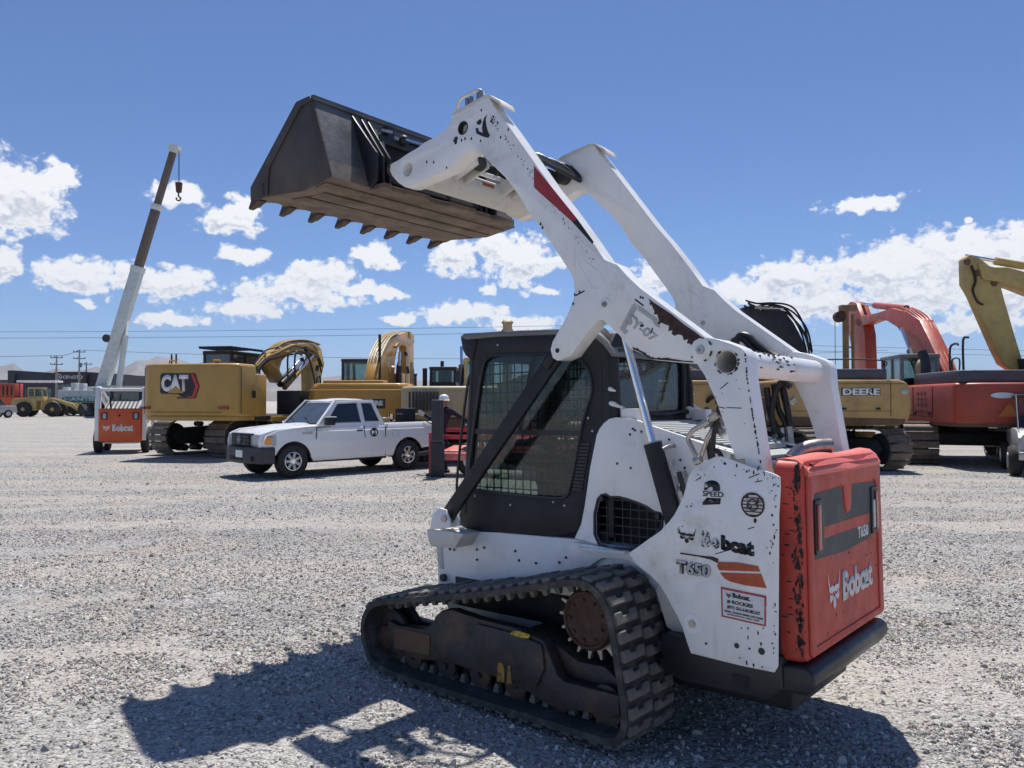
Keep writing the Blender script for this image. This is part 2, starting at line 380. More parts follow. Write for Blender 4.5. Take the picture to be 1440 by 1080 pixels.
def circ(cx, cy, r, n=20, a0=0, a1=360):
    full = abs(a1 - a0) >= 360
    return [(cx + r * math.cos(R(a0 + (a1 - a0) * i / (n if full else n - 1))), cy + r * math.sin(R(a0 + (a1 - a0) * i / (n if full else n - 1)))) for i in range(n)]
def smooth_poly(p, it=1, closed=True):
    for _ in range(it):
        q = []
        n = len(p)
        for i in range(n if closed else n - 1):
            a = p[i]; b = p[(i + 1) % n]
            q.append(tuple(a[k] * .75 + b[k] * .25 for k in range(len(a)))); q.append(tuple(a[k] * .25 + b[k] * .75 for k in range(len(a))))
        if not closed: q = [p[0]] + q + [p[-1]]
        p = q
    return p
def spline(pts, k=6):
    pts = [Vector(p) for p in pts]; out = []
    P = [pts[0]] + pts + [pts[-1]]
    for i in range(1, len(P) - 2):
        for j in range(k):
            t = j / k; a, b, c, d = P[i - 1], P[i], P[i + 1], P[i + 2]
            out.append(.5 * ((2 * b) + (c - a) * t + (2 * a - 5 * b + 4 * c - d) * t * t + (3 * b - a - 3 * c + d) * t ** 3))
    out.append(pts[-1]); return out
def bilerp(Q, u, v):
    """Q = bottom-left, bottom-right, top-right, top-left"""
    a, b, c, d = [Vector(q) for q in Q]
    return a * (1 - u) * (1 - v) + b * u * (1 - v) + c * u * v + d * (1 - u) * v
def text_mesh(txt, bold=.0, extrude=0.0, spacing=1.0):
    cu = bpy.data.curves.new('lettering', 'FONT'); cu.body = txt; cu.offset = bold; cu.resolution_u = 3; cu.space_character = spacing
    o = bpy.data.objects.new('lettering', cu); S.collection.objects.link(o)
    dg = bpy.context.evaluated_depsgraph_get(); dg.update()
    me = bpy.data.meshes.new_from_object(o.evaluated_get(dg))
    bpy.data.objects.remove(o); bpy.data.curves.remove(cu)
    return me
def lay(me, Q, off, thick, m, name, parent, **k):
    """stretch a flat mesh over the quad Q, set it off the surface and give it a little thickness"""
    xs = [v.co.x for v in me.vertices]; ys = [v.co.y for v in me.vertices]
    x0, x1, y0, y1 = min(xs), max(xs), min(ys), max(ys)
    nrm = (Vector(Q[1]) - Vector(Q[0])).cross(Vector(Q[3]) - Vector(Q[0])).normalized()
    bm = bmesh.new(); bm.from_mesh(me)
    for v in bm.verts: v.co = bilerp(Q, (v.co.x - x0) / (x1 - x0), (v.co.y - y0) / (y1 - y0)) + nrm * off
    if thick:
        r = bmesh.ops.extrude_face_region(bm, geom=bm.faces[:])
        for e in r['geom']:
            if isinstance(e, bmesh.types.BMVert): e.co += nrm * thick
    bmesh.ops.recalc_face_normals(bm, faces=bm.faces)
    m2 = bpy.data.meshes.new(name); bm.to_mesh(m2); bm.free(); m2.materials.append(m)
    return link(name, m2, parent, **k)
def lettering(txt, Q, m, parent, off=.0015, thick=.0015, bold=.02, spacing=1.0, name='lettering', **k):
    return lay(text_mesh(txt, bold, spacing=spacing), Q, off, thick, m, name, parent, **k)
def shape(polys, Q, m, parent, name='emblem', off=.0015, thick=.0015, **k):
    """flat print made of polygons given in unit coordinates of the quad Q"""
    me = bpy.data.meshes.new(name); vs = []; fs = []
    for pl in polys:
        tr = tessellate_polygon([[Vector((*p, 0)) for p in pl]]); o = len(vs)
        vs += [(*p, 0) for p in pl]; fs += [tuple(i + o for i in t) for t in tr]
    vs += [(0, 0, 0), (1, 1, 0)]
    me.from_pydata(vs, [], fs)
    r = lay(me, Q, off, thick, m, name, parent, **k)
    bm = bmesh.new(); bm.from_mesh(r.data)
    for v in [v for v in bm.verts if not v.link_faces]: bm.verts.remove(v)
    bm.to_mesh(r.data); bm.free(); return r
def blot(cx, cy, rx, ry=None, n=13, rough=.45, seed=0):
    rnd = random.Random(seed); ry = ry or rx; a0 = rnd.random() * 6
    return [(cx + rx * math.cos(2 * math.pi * i / n + a0) * (1 - rough * rnd.random()), cy + ry * math.sin(2 * math.pi * i / n + a0) * (1 - rough * rnd.random())) for i in range(n)]
# cat face emblem (ears, brow, cheeks) in unit coordinates
HEAD = [[(.0, 1), (.14, .62), (.34, .66), (.5, .6), (.66, .66), (.86, .62), (1, 1), (.92, .52), (.7, .44), (.56, .5), (.5, .42), (.44, .5), (.3, .44), (.08, .52)],
        [(.12, .46), (.3, .38), (.42, .42), (.4, .3), (.2, .22), (.1, .3)], [(.88, .46), (.7, .38), (.58, .42), (.6, .3), (.8, .22), (.9, .3)],
        [(.4, .26), (.5, .36), (.6, .26), (.62, .1), (.5, 0), (.38, .1)]]

# ------------------------------------------------------------------ ground, gravel, hills
def build_ground():
    m = bpy.data.materials.new('gravel_ground'); m.use_nodes = True; nt = m.node_tree; N = nt.nodes; L = nt.links; b = N['Principled BSDF']
    b.inputs['Roughness'].default_value = .9; b.inputs['Specular IOR Level'].default_value = .25
    tc = N.new('ShaderNodeTexCoord').outputs['Object']
    def vor(sc, feat='F1'):
        n = N.new('ShaderNodeTexVoronoi'); n.feature = feat; n.inputs['Scale'].default_value = sc; L.new(tc, n.inputs['Vector']); return n
    def noi(sc, det=4, rg=.6):
        n = N.new('ShaderNodeTexNoise'); n.inputs['Scale'].default_value = sc; n.inputs['Detail'].default_value = det; n.inputs['Roughness'].default_value = rg
        L.new(tc, n.inputs['Vector']); return n.outputs['Fac']
    def rng(v, a, c, x=0.0, y=1.0):
        n = N.new('ShaderNodeMapRange'); n.interpolation_type = 'SMOOTHSTEP'; L.new(v, n.inputs[0])
        n.inputs[1].default_value = a; n.inputs[2].default_value = c; n.inputs[3].default_value = x; n.inputs[4].default_value = y; return n.outputs[0]
    def mix(f, a, c, bt='MIX'):
        n = N.new('ShaderNodeMix'); n.data_type = 'RGBA'; n.blend_type = bt
        if isinstance(f, bpy.types.NodeSocket): L.new(f, n.inputs[0])
        else: n.inputs[0].default_value = f
        for i, v in ((6, a), (7, c)):
            if isinstance(v, bpy.types.NodeSocket): L.new(v, n.inputs[i])
            else: n.inputs[i].default_value = (*v, 1)
        return n.outputs[2]
    v1 = vor(62); v2 = vor(24); v3 = vor(7)
    cr = N.new('ShaderNodeValToRGB'); cr.color_ramp.interpolation = 'LINEAR'
    el = cr.color_ramp.elements; el[0].position = 0; el[0].color = (.14, .135, .13, 1); el[1].position = 1; el[1].color = (.62, .6, .57, 1)
    e = el.new(.45); e.color = (.36, .35, .335, 1)
    sp = N.new('ShaderNodeSeparateColor'); L.new(v1.outputs['Color'], sp.inputs[0]); L.new(sp.outputs[0], cr.inputs[0])
    sp2 = N.new('ShaderNodeSeparateColor'); L.new(v2.outputs['Color'], sp2.inputs[0])
    col = mix(rng(sp2.outputs[1], .2, 1, 0, .35), cr.outputs[0], (.55, .53, .5))
    sp3 = N.new('ShaderNodeSeparateColor'); L.new(v3.outputs['Color'], sp3.inputs[0])
    col = mix(rng(sp3.outputs[2], .3, 1, 0, .3), col, (.27, .26, .25))
    # finer dusty ground showing between the stones, broad pale and tan patches, tyre-worn bands
    fines = rng(noi(.42, 8, .72), .49, .66, 0, .85)
    col = mix(fines, col, (.5, .43, .35))
    mp = N.new('ShaderNodeMapping'); mp.inputs['Scale'].default_value = (.16, .75, 1); mp.inputs['Rotation'].default_value = (0, 0, .12); L.new(tc, mp.inputs[0])
    nb = N.new('ShaderNodeTexNoise'); nb.inputs['Scale'].default_value = 1; nb.inputs['Detail'].default_value = 6; nb.inputs['Roughness'].default_value = .65; L.new(mp.outputs[0], nb.inputs['Vector'])
    col = mix(rng(nb.outputs['Fac'], .42, .7, 0, .75), col, (.47, .445, .4))
    col = mix(rng(nb.outputs['Fac'], .5, .3, 0, .5), col, (.29, .28, .27))
    # compacted curved wheel lanes and rust-tinted dust pads
    wvn = N.new('ShaderNodeTexWave'); wvn.wave_type = 'BANDS'; wvn.bands_direction = 'Y'; wvn.inputs['Scale'].default_value = .11; wvn.inputs['Distortion'].default_value = 5.5; wvn.inputs['Detail'].default_value = 3; wvn.inputs['Detail Scale'].default_value = .35; L.new(tc, wvn.inputs['Vector'])
    col = mix(rng(wvn.outputs['Fac'], .55, .95, 0, .5), col, (.52, .47, .41))
    col = mix(rng(noi(.23, 6, .7), .56, .7, 0, .55), col, (.5, .41, .33))
    L.new(col, b.inputs['Base Color'])
    h1 = rng(v1.outputs['Distance'], 0, .9, 1, 0); h2 = rng(v2.outputs['Distance'], 0, .9, 1, 0)
    ad = N.new('ShaderNodeMath'); ad.operation = 'MULTIPLY_ADD'; L.new(h2, ad.inputs[0]); ad.inputs[1].default_value = 1.6; L.new(h1, ad.inputs[2])
    b1 = N.new('ShaderNodeBump'); b1.inputs['Distance'].default_value = .012; b1.inputs['Strength'].default_value = .9; L.new(ad.outputs[0], b1.inputs['Height'])
    b2 = N.new('ShaderNodeBump'); b2.inputs['Distance'].default_value = .35; b2.inputs['Strength'].default_value = .5; L.new(noi(1.6, 6, .65), b2.inputs['Height']); L.new(b1.outputs[0], b2.inputs['Normal'])
    L.new(b2.outputs[0], b.inputs['Normal'])
    mb = MB(); mb.add([(-30000, -3000, 0), (30000, -3000, 0), (30000, 30000, 0), (-30000, 30000, 0)], [(0, 1, 2, 3)])
    g = mb.build('ground', m); g['kind'] = 'structure'
    # crushed stone lying on the ground
    pts = []
    rng_ = np.random.default_rng(5)
    for _ in range(250000):
        y = (2.6 ** .25 + (22 ** .25 - 2.6 ** .25) * rng_.random()) ** 4
        x = (rng_.random() * 2 - 1) * (.74 * y + .5)
        if rng_.random() > min(1, 1.25 * (4.2 / y) ** .35): continue
        if fbm(x, y) < -.10 and rng_.random() < .84: continue
        pts.append((x, y, rng_.random() * .002))
    me = bpy.data.meshes.new('gravel'); me.from_pydata(pts, [], [])
    me.update()
    a = me.attributes.new('size', 'FLOAT', 'POINT')
    sz = np.exp(rng_.normal(0, .42, len(pts))) * .0067; a.data.foreach_set('value', sz.astype(np.float32))
    r = me.attributes.new('rot', 'FLOAT_VECTOR', 'POINT'); r.data.foreach_set('vector', (rng_.random((len(pts), 3)) * 6.28).astype(np.float32).ravel())
    o = bpy.data.objects.new('gravel', me); S.collection.objects.link(o); o['kind'] = 'stuff'
    gm = bpy.data.materials.new('crushed_stone'); gm.use_nodes = True; n2 = gm.node_tree; bb = n2.nodes['Principled BSDF']; bb.inputs['Roughness'].default_value = .85
    oi = n2.nodes.new('ShaderNodeObjectInfo'); r2 = n2.nodes.new('ShaderNodeValToRGB'); n2.links.new(oi.outputs['Random'], r2.inputs[0])
    e = r2.color_ramp.elements; e[0].color = (.16, .152, .145, 1); e[1].color = (.74, .71, .67, 1)
    for p_, c_ in ((.2, (.26, .25, .235)), (.45, (.42, .4, .375)), (.6, (.54, .46, .37)), (.8, (.58, .56, .525))):
        x = e.new(p_); x.color = (*c_, 1)
    n2.links.new(r2.outputs[0], bb.inputs['Base Color'])
    ng = bpy.data.node_groups.new('stones', 'GeometryNodeTree')
    ng.interface.new_socket('Geometry', in_out='INPUT', socket_type='NodeSocketGeometry'); ng.interface.new_socket('Geometry', in_out='OUTPUT', socket_type='NodeSocketGeometry')
    N = ng.nodes; L = ng.links
    gi = N.new('NodeGroupInput'); go = N.new('NodeGroupOutput')
    ico = N.new('GeometryNodeMeshIcoSphere'); ico.inputs['Radius'].default_value = 1; ico.inputs['Subdivisions'].default_value = 1
    tr = N.new('GeometryNodeTransform'); tr.inputs['Scale'].default_value = (1.3, .95, .62); L.new(ico.outputs[0], tr.inputs[0])
    sm = N.new('GeometryNodeSetMaterial'); sm.inputs['Material'].default_value = gm; L.new(tr.outputs[0], sm.inputs[0])
    ip = N.new('GeometryNodeInstanceOnPoints'); L.new(gi.outputs[0], ip.inputs['Points']); L.new(sm.outputs[0], ip.inputs['Instance'])
    na = N.new('GeometryNodeInputNamedAttribute'); na.data_type = 'FLOAT'; na.inputs['Name'].default_value = 'size'
    nr = N.new('GeometryNodeInputNamedAttribute'); nr.data_type = 'FLOAT_VECTOR'; nr.inputs['Name'].default_value = 'rot'
    er = N.new('FunctionNodeEulerToRotation'); L.new(nr.outputs[0], er.inputs[0])
    L.new(na.outputs[0], ip.inputs['Scale']); L.new(er.outputs[0], ip.inputs['Rotation'])
    L.new(ip.outputs[0], go.inputs[0])
    md = o.modifiers.new('stones', 'NODES'); md.node_group = ng
def fbm(x, y): return noise.noise(Vector((x * .22 + y * .1, y * .85 - x * .12, 3.1))) * .62 + noise.noise(Vector((x * 1.9, y * 2.4, 7.7))) * .3
build_ground()

def build_hills():
    hm = mat('far_hill_slope', (.2, .175, .15), .9, var=.25, vscale=.0006, dirt=((.28, .24, .2), .002, .4, .7))
    # crest lines: (azimuth deg, height m) at a distance
    for name, dist, crest, seed in (('mountain_range', 14000, [(-75, 500), (-60, 620), (-45, 500), (-38, 560), (-33.4, 730), (-31.5, 560), (-30, 640), (-28, 700), (-26.6, 690), (-25.6, 880), (-24.6, 1010), (-23.4, 930), (-21.5, 760), (-18, 640), (-12, 560), (-4, 480), (6, 420), (16, 380), (30, 360), (45, 420), (60, 380), (75, 300)], 1),
                                    ('hill', 7000, [(-75, 120), (-50, 150), (-40, 170), (-34, 150), (-31, 190), (-27, 165), (-22, 190), (-15, 150), (-5, 110), (5, 90), (20, 70), (40, 90), (75, 60)], 2)):
        mb = MB(); vs = []; fs = []; nx = 260; rows = 9
        for i in range(nx):
            az = -75 + 150 * i / (nx - 1)
            for (a0, h0), (a1, h1) in zip(crest, crest[1:]):
                if a0 <= az <= a1: h = h0 + (h1 - h0) * (az - a0) / (a1 - a0); break
            h *= .92 + .3 * noise.noise(Vector((az * .9, seed, 0))) + .12 * noise.noise(Vector((az * 3.1, seed, 5)))
            for j in range(rows):
                t = j / (rows - 1); d = dist * (1 + .22 * t * (1 + .2 * noise.noise(Vector((az * .8, t * 3, seed)))))
                z = h * (t ** .8) * (1 + .22 * noise.noise(Vector((az * 2.2, t * 4, seed + 3))) * (1 - t)) - 3
                vs.append((math.sin(R(az)) * d, math.cos(R(az)) * d, z))
        for i in range(nx - 1):
            for j in range(rows - 1):
                a = i * rows + j; fs.append((a, a + rows, a + rows + 1, a + 1))
        mb.add(vs, fs); o = mb.build(name, hm); o['kind'] = 'structure'
build_hills()

# ------------------------------------------------------------------ compact track loader (the machine in front)
# machine frame: +x forward (bucket end), +y its left side, z up
LOADER_YAW, LOADER_PITCH, LOADER_ROLL = 49.30, -1.30, .67
def loader_matrix():
    cy, sy = math.cos(R(LOADER_YAW)), math.sin(R(LOADER_YAW))
    F = Vector((-sy, cy, 0)); Lf = Vector((-cy, -sy, 0)); U = Vector((0, 0, 1)); p, r = R(LOADER_PITCH), R(LOADER_ROLL)
    F2 = F * math.cos(p) + U * math.sin(p); U2 = -F * math.sin(p) + U * math.cos(p)
    L2 = Lf * math.cos(r) + U2 * math.sin(r); U3 = -Lf * math.sin(r) + U2 * math.cos(r)
    m = Matrix((F2, L2, U3)).transposed().to_4x4(); m.translation = (.202, 4.984, 0); return m
A = .5955; AW = .1                               # outer face and width of the lift arms
LD = thing('track_loader', 'white and red compact track loader on rubber tracks with its arms raised over the gravel', 'track loader')
LD.matrix_world = loader_matrix()

def build_tracks():
    prof = [(0.754, 0.231), (0.747, 0.327), (0.692, 0.413), (0.597, 0.469), (0.402, 0.509), (0.099, 0.567), (-0.238, 0.631), (-0.538, 0.7), (-0.732, 0.746), (-0.885, 0.782), (-0.972, 0.779), (-1.041, 0.745), (-1.091, 0.69), (-1.125, 0.613), (-1.146, 0.52), (-1.16, 0.427), (-1.177, 0.335), (-1.194, 0.243), (-1.2, 0.166), (-1.188, 0.093), (-1.149, 0.033), (-1.078, -0.008), (-0.93, -0.025), (-0.649, -0.012), (-0.393, -0.007), (0.085, 0.003), (0.366, 0.007), (0.558, 0.021), (0.658, 0.055), (0.726, 0.137)]
    # lift the rounded, perspective-read loop flat at the ground and keep it closed
    prof = [(x, max(z, .006) if z < .05 else z) for x, z in prof]
    prof = smooth_poly(prof, 1)
    P = [Vector((x, z)) for x, z in prof]
    c = sum(P, Vector((0, 0))) / len(P)
    per = [0]
    for i in range(len(P)): per.append(per[-1] + (P[(i + 1) % len(P)] - P[i]).length)
    tot = per[-1]
    def at(s):
        s %= tot
        for i in range(len(P)):
            if per[i] <= s <= per[i + 1]:
                a, b = P[i], P[(i + 1) % len(P)]; t = (s - per[i]) / max(1e-6, per[i + 1] - per[i]); return a + (b - a) * t, (b - a).normalized()
        return P[0], (P[1] - P[0]).normalized()
    area = sum(P[i].x * P[(i + 1) % len(P)].y - P[(i + 1) % len(P)].x * P[i].y for i in range(len(P)))
    sg = -1 if area > 0 else 1                   # makes the normal point outwards
    M_ = 160
    outer = []; inner = []
    for i in range(M_):
        p, t = at(tot * i / M_); p2, t2 = at(tot * (i + .5) / M_)
        tt = (at(tot * (i + .9) / M_)[0] - at(tot * (i - .9) / M_)[0]).normalized()
        n = Vector((-tt.y, tt.x)) * sg
        outer.append(p - n * .018); inner.append(p - n * .05)
    N_ = 56
    # one lug pair piece: block with a hollow, laid out along the run
    def lug_mesh(side, L_):
        mb = MB(); h = .026; w0, w1 = (.012, .2) if side > 0 else (-.2, -.012); l = L_ * .62
        s = 1 if side > 0 else -1
        y_in, y_out = (w0, w1) if s > 0 else (w1, w0)
        poly = [(-l / 2, y_in), (l / 2, y_in), (l / 2, y_in + s * .06), (l / 2 - .0, y_in + s * .07), (l / 2, y_out), (-l / 2, y_out), (-l / 2, y_in + s * .13), (-l * .12, y_in + s * .125), (-l * .12, y_in + s * .065), (-l / 2, y_in + s * .06)]
        mb.prism(poly, -.002, h, 'z')
        return mb.mesh('tread_lug', rubber_lug, bevel=.005, seg=1)
    lugs = {1: lug_mesh(1, tot / N_), -1: lug_mesh(-1, tot / N_)}
    for sgn in (1, -1):
        yc = .67 * sgn; y0, y1 = yc - .21, yc + .21
        mb = MB(); vs = []; fs = []
        for i in range(M_):
            for (q, yy) in ((outer[i], y0), (outer[i], y1), (inner[i], y1), (inner[i], y0)): vs.append((q.x, yy, q.y))
        for i in range(M_):
            j = (i + 1) % M_
            for k in range(4):
                kk = (k + 1) % 4; fs.append((i * 4 + k, i * 4 + kk, j * 4 + kk, j * 4 + k))
        mb.add(vs, fs)
        trk = mb.build('rubber_track', rubber, LD)
        for i in range(N_):
            for sd in (1, -1):
                s = tot * (i + (.25 if sd > 0 else .0)) / N_
                p, _ = at(s); tt = (at(s + .03)[0] - at(s - .03)[0]).normalized(); n = Vector((-tt.y, tt.x)) * sg
                o = link('tread_lug', lugs[sd], trk)
                X = Vector((tt.x, 0, tt.y)); Z = Vector((n.x, 0, n.y)); Y = Z.cross(X)
                q = p - n * .02
                k1, k2, k3 = random.uniform(.9, 1.08), random.uniform(.95, 1.01), random.uniform(.72, 1.05)
                m = Matrix((X * k1, Y * k2, Z * k3)).transposed().to_4x4(); m.translation = (q.x, yc, q.y); o.matrix_local = m
        # guide lugs on the inside, in two rows
        mb = MB()
        for i in range(N_):
            s = tot * (i + .5) / N_; p, _ = at(s); tt = (at(s + .03)[0] - at(s - .03)[0]).normalized(); n = Vector((-tt.y, tt.x)) * sg
            for dy in (-.055, .055):
                q = p - n * .048; X = Vector((tt.x, 0, tt.y)); Z = -Vector((n.x, 0, n.y))
                b = Vector((q.x, yc + dy, q.y)); Yv = Vector((0, 1, 0)); P8 = []
                for hh, k in ((0, 1), (.045, .55)):
                    for a_, b_ in ((-1, -1), (1, -1), (1, 1), (-1, 1)): P8.append(b + X * (a_ * .021 * k) + Yv * (b_ * .02 * k) + Z * hh)
                mb.hexa(P8)
        mb.build('guide_lugs', rubber_lug, trk, kind='stuff')
        # wheels
        ic = (.635, .205)
        mb = MB(); 
        for dy in (-.075, .03): mb.lathe([(.03, dy), (.15, dy), (.172, dy + .006), (.172, dy + .036), (.15, dy + .045), (.03, dy + .045)], (ic[0], yc, ic[1]), 'y', 36)
        w_ = mb.build('idler_wheel', dirty_blue, LD)
        MB().lathe([(.0, 0), (.07, 0), (.07, .02), (.035, .04), (.0, .045)], (ic[0], yc + sgn * .08, ic[1]), 'y', 20).build('hub', rusty, w_)
        sc = (-.862, .535)
        mb = MB(); prof_s = []
        for k in range(17):
            for (da, rr) in ((-.3, .158), (-.16, .178), (-.11, .203), (.11, .203), (.16, .178), (.3, .158)):
                t = 2 * math.pi * (k + da) / 17; prof_s.append((sc[0] + math.cos(t) * rr, sc[1] + math.sin(t) * rr))
        mb.prism(prof_s, yc - .012, yc + .022, 'y'); sp_ = mb.build('drive_sprocket', steel, LD, bevel=.003, seg=1)
        MB().lathe([(.0, 0), (.12, 0), (.145, .012), (.152, .03), (.14, .05), (.125, .054), (.12, .045), (0, .045)], (sc[0], yc + sgn * .022 - (0 if sgn > 0 else .0), sc[1]), 'y', 36).build('hub_disc', rusty, sp_) if sgn > 0 else None
        MB().lathe([(.0, -.2), (.13, -.2), (.13, -.02), (0, -.02)], (sc[0], yc, sc[1]), 'y', 28).build('final_drive', dirty_blue, sp_)
        mb = MB()
        if sgn > 0:
            bolts = MB()
            for k in range(9):
                t = 2 * math.pi * k / 9; bolts.cyl((sc[0] + .1 * math.cos(t), yc + .06, sc[1] + .1 * math.sin(t)), (sc[0] + .1 * math.cos(t), yc + .078, sc[1] + .1 * math.sin(t)), .009, n=6)
            bolts.build('hub_bolts', rusty, sp_, kind='stuff')
        for rx, rz in ((.40, .125), (.118, .125), (-.145, .125), (-.405, .125), (-.70, .125), (-.98, .15)):
            rr = rz - .052
            m_ = MB()
            for dy in (-.085, .055): m_.lathe([(.015, dy), (rr * .7, dy), (rr, dy + .004), (rr, dy + .026), (rr * .7, dy + .03), (.015, dy + .03)], (rx, yc, rz), 'y', 26)
            r_ = m_.build('track_roller', dirty_blue, LD)
            MB().cyl((rx, yc - .09, rz), (rx, yc + .1, rz), .018, n=12).build('axle', steel_dk, r_)
        # track frame
        if sgn > 0: fo = [(0.591, 0.315), (0.499, 0.299), (0.353, 0.307), (0.266, 0.317), (0.194, 0.361), (0.17, 0.406), (0.117, 0.446), (0.036, 0.462), (-0.168, 0.443), (-0.459, 0.437), (-0.621, 0.407), (-0.67, 0.326), (-0.714, 0.247), (-0.754, 0.227), (-1.076, 0.228), (-1.078, 0.136), (-1.038, 0.114), (-0.865, 0.106), (-0.734, 0.079), (-0.598, 0.098), (-0.528, 0.122), (-0.397, 0.138), (-0.306, 0.148), (-0.265, 0.155), (-0.202, 0.15), (-0.106, 0.154), (0.016, 0.161), (0.142, 0.152), (0.31, 0.132), (0.545, 0.13), (0.591, 0.173)]
        mb = MB(); mb.prism(fo, yc + .045 * sgn, yc + .115 * sgn, 'y'); tf = mb.build('track_frame', dirty_blue, LD, bevel=.008)
        mb = MB(); mb.prism([(0.626, 0.303), (0.281, 0.292), (-0.176, 0.303), (-0.577, 0.302), (-0.758, 0.206), (-1.061, 0.21), (-1.059, 0.13), (-0.756, 0.108), (-0.279, 0.166), (0.162, 0.158), (0.58, 0.129)], yc - .115 * sgn, yc - .045 * sgn, 'y'); mb.build('inner_track_beam', dirty_blue, tf, bevel=.006)
        # box of the frame in front, welded plate lines, grease sticker, yellow wear
        pl_ = [(0.539, 0.29), (0.213, 0.29), (0.214, 0.172), (0.52, 0.157)]
        mb = MB(); mb.prism(pl_, yc + .113 * sgn, yc + .122 * sgn, 'y'); mb.build('frame_cover', mud, tf, bevel=.003, seg=1)
        pl_ = [(-0.167, 0.421), (-0.444, 0.417), (-0.625, 0.39), (-0.641, 0.269), (-0.589, 0.169), (-0.411, 0.168), (-0.186, 0.171), (-0.134, 0.284)]
        mb = MB(); mb.prism(pl_, yc + .113 * sgn, yc + .135 * sgn, 'y'); mb.build('frame_pad', dirty_blue, tf, bevel=.01)
        if sgn > 0:
            shape([[(0, .2), (.15, .9), (.5, 1), (1, .8), (.95, .15), (.6, 0), (.3, .1)]], [(-0.417, 0.806, 0.402), (-0.553, 0.806, 0.404), (-0.558, 0.806, 0.434), (-0.423, 0.806, 0.433)], yellow_dec, tf, 'sticker')
            shape([[(0, 0), (.9, 0), (1, .7), (.8, 1), (.1, .95)]], [(-0.324, 0.806, 0.144), (-0.384, 0.806, 0.149), (-0.376, 0.806, 0.247), (-0.33, 0.806, 0.249)], mat('yellow_wear_streak', (.34, .17, .03), .6, var=.3, vscale=20, chips=((.06, .04, .03), 22, .55)), tf, 'worn_paint')
            shape([[(0, 0), (1, .05), (.9, 1), (.1, .95)]], [(-0.394, 0.806, 0.147), (-0.429, 0.806, 0.147), (-0.425, 0.806, 0.246), (-0.401, 0.806, 0.248)], mat('yellow_wear_streak', (.3, .2, .04), .6), tf, 'worn_paint')
        # drive leg: plate rising from the track frame to the sprocket
        lg = [(-0.417, 0.413), (-0.557, 0.389), (-0.678, 0.356), (-0.776, 0.31), (-0.94, 0.314), (-1.013, 0.271), (-1.024, 0.205), (-0.721, 0.192), (-0.648, 0.22), (-0.575, 0.289)]
        mb = MB(); mb.prism(lg, yc - .2 * sgn, yc + .03 * sgn, 'y'); mb.build('drive_leg', dirty_blue, tf, bevel=.01)
        mb = MB(); mb.cyl((.05, yc - .2 * sgn, .3), (.05, yc + .02 * sgn, .3), .05, n=20); mb.cyl((-.55, yc - .2 * sgn, .33), (-.55, yc, .33), .06, n=20); mb.build('frame_axle', steel_dk, tf, kind='stuff')
build_tracks()

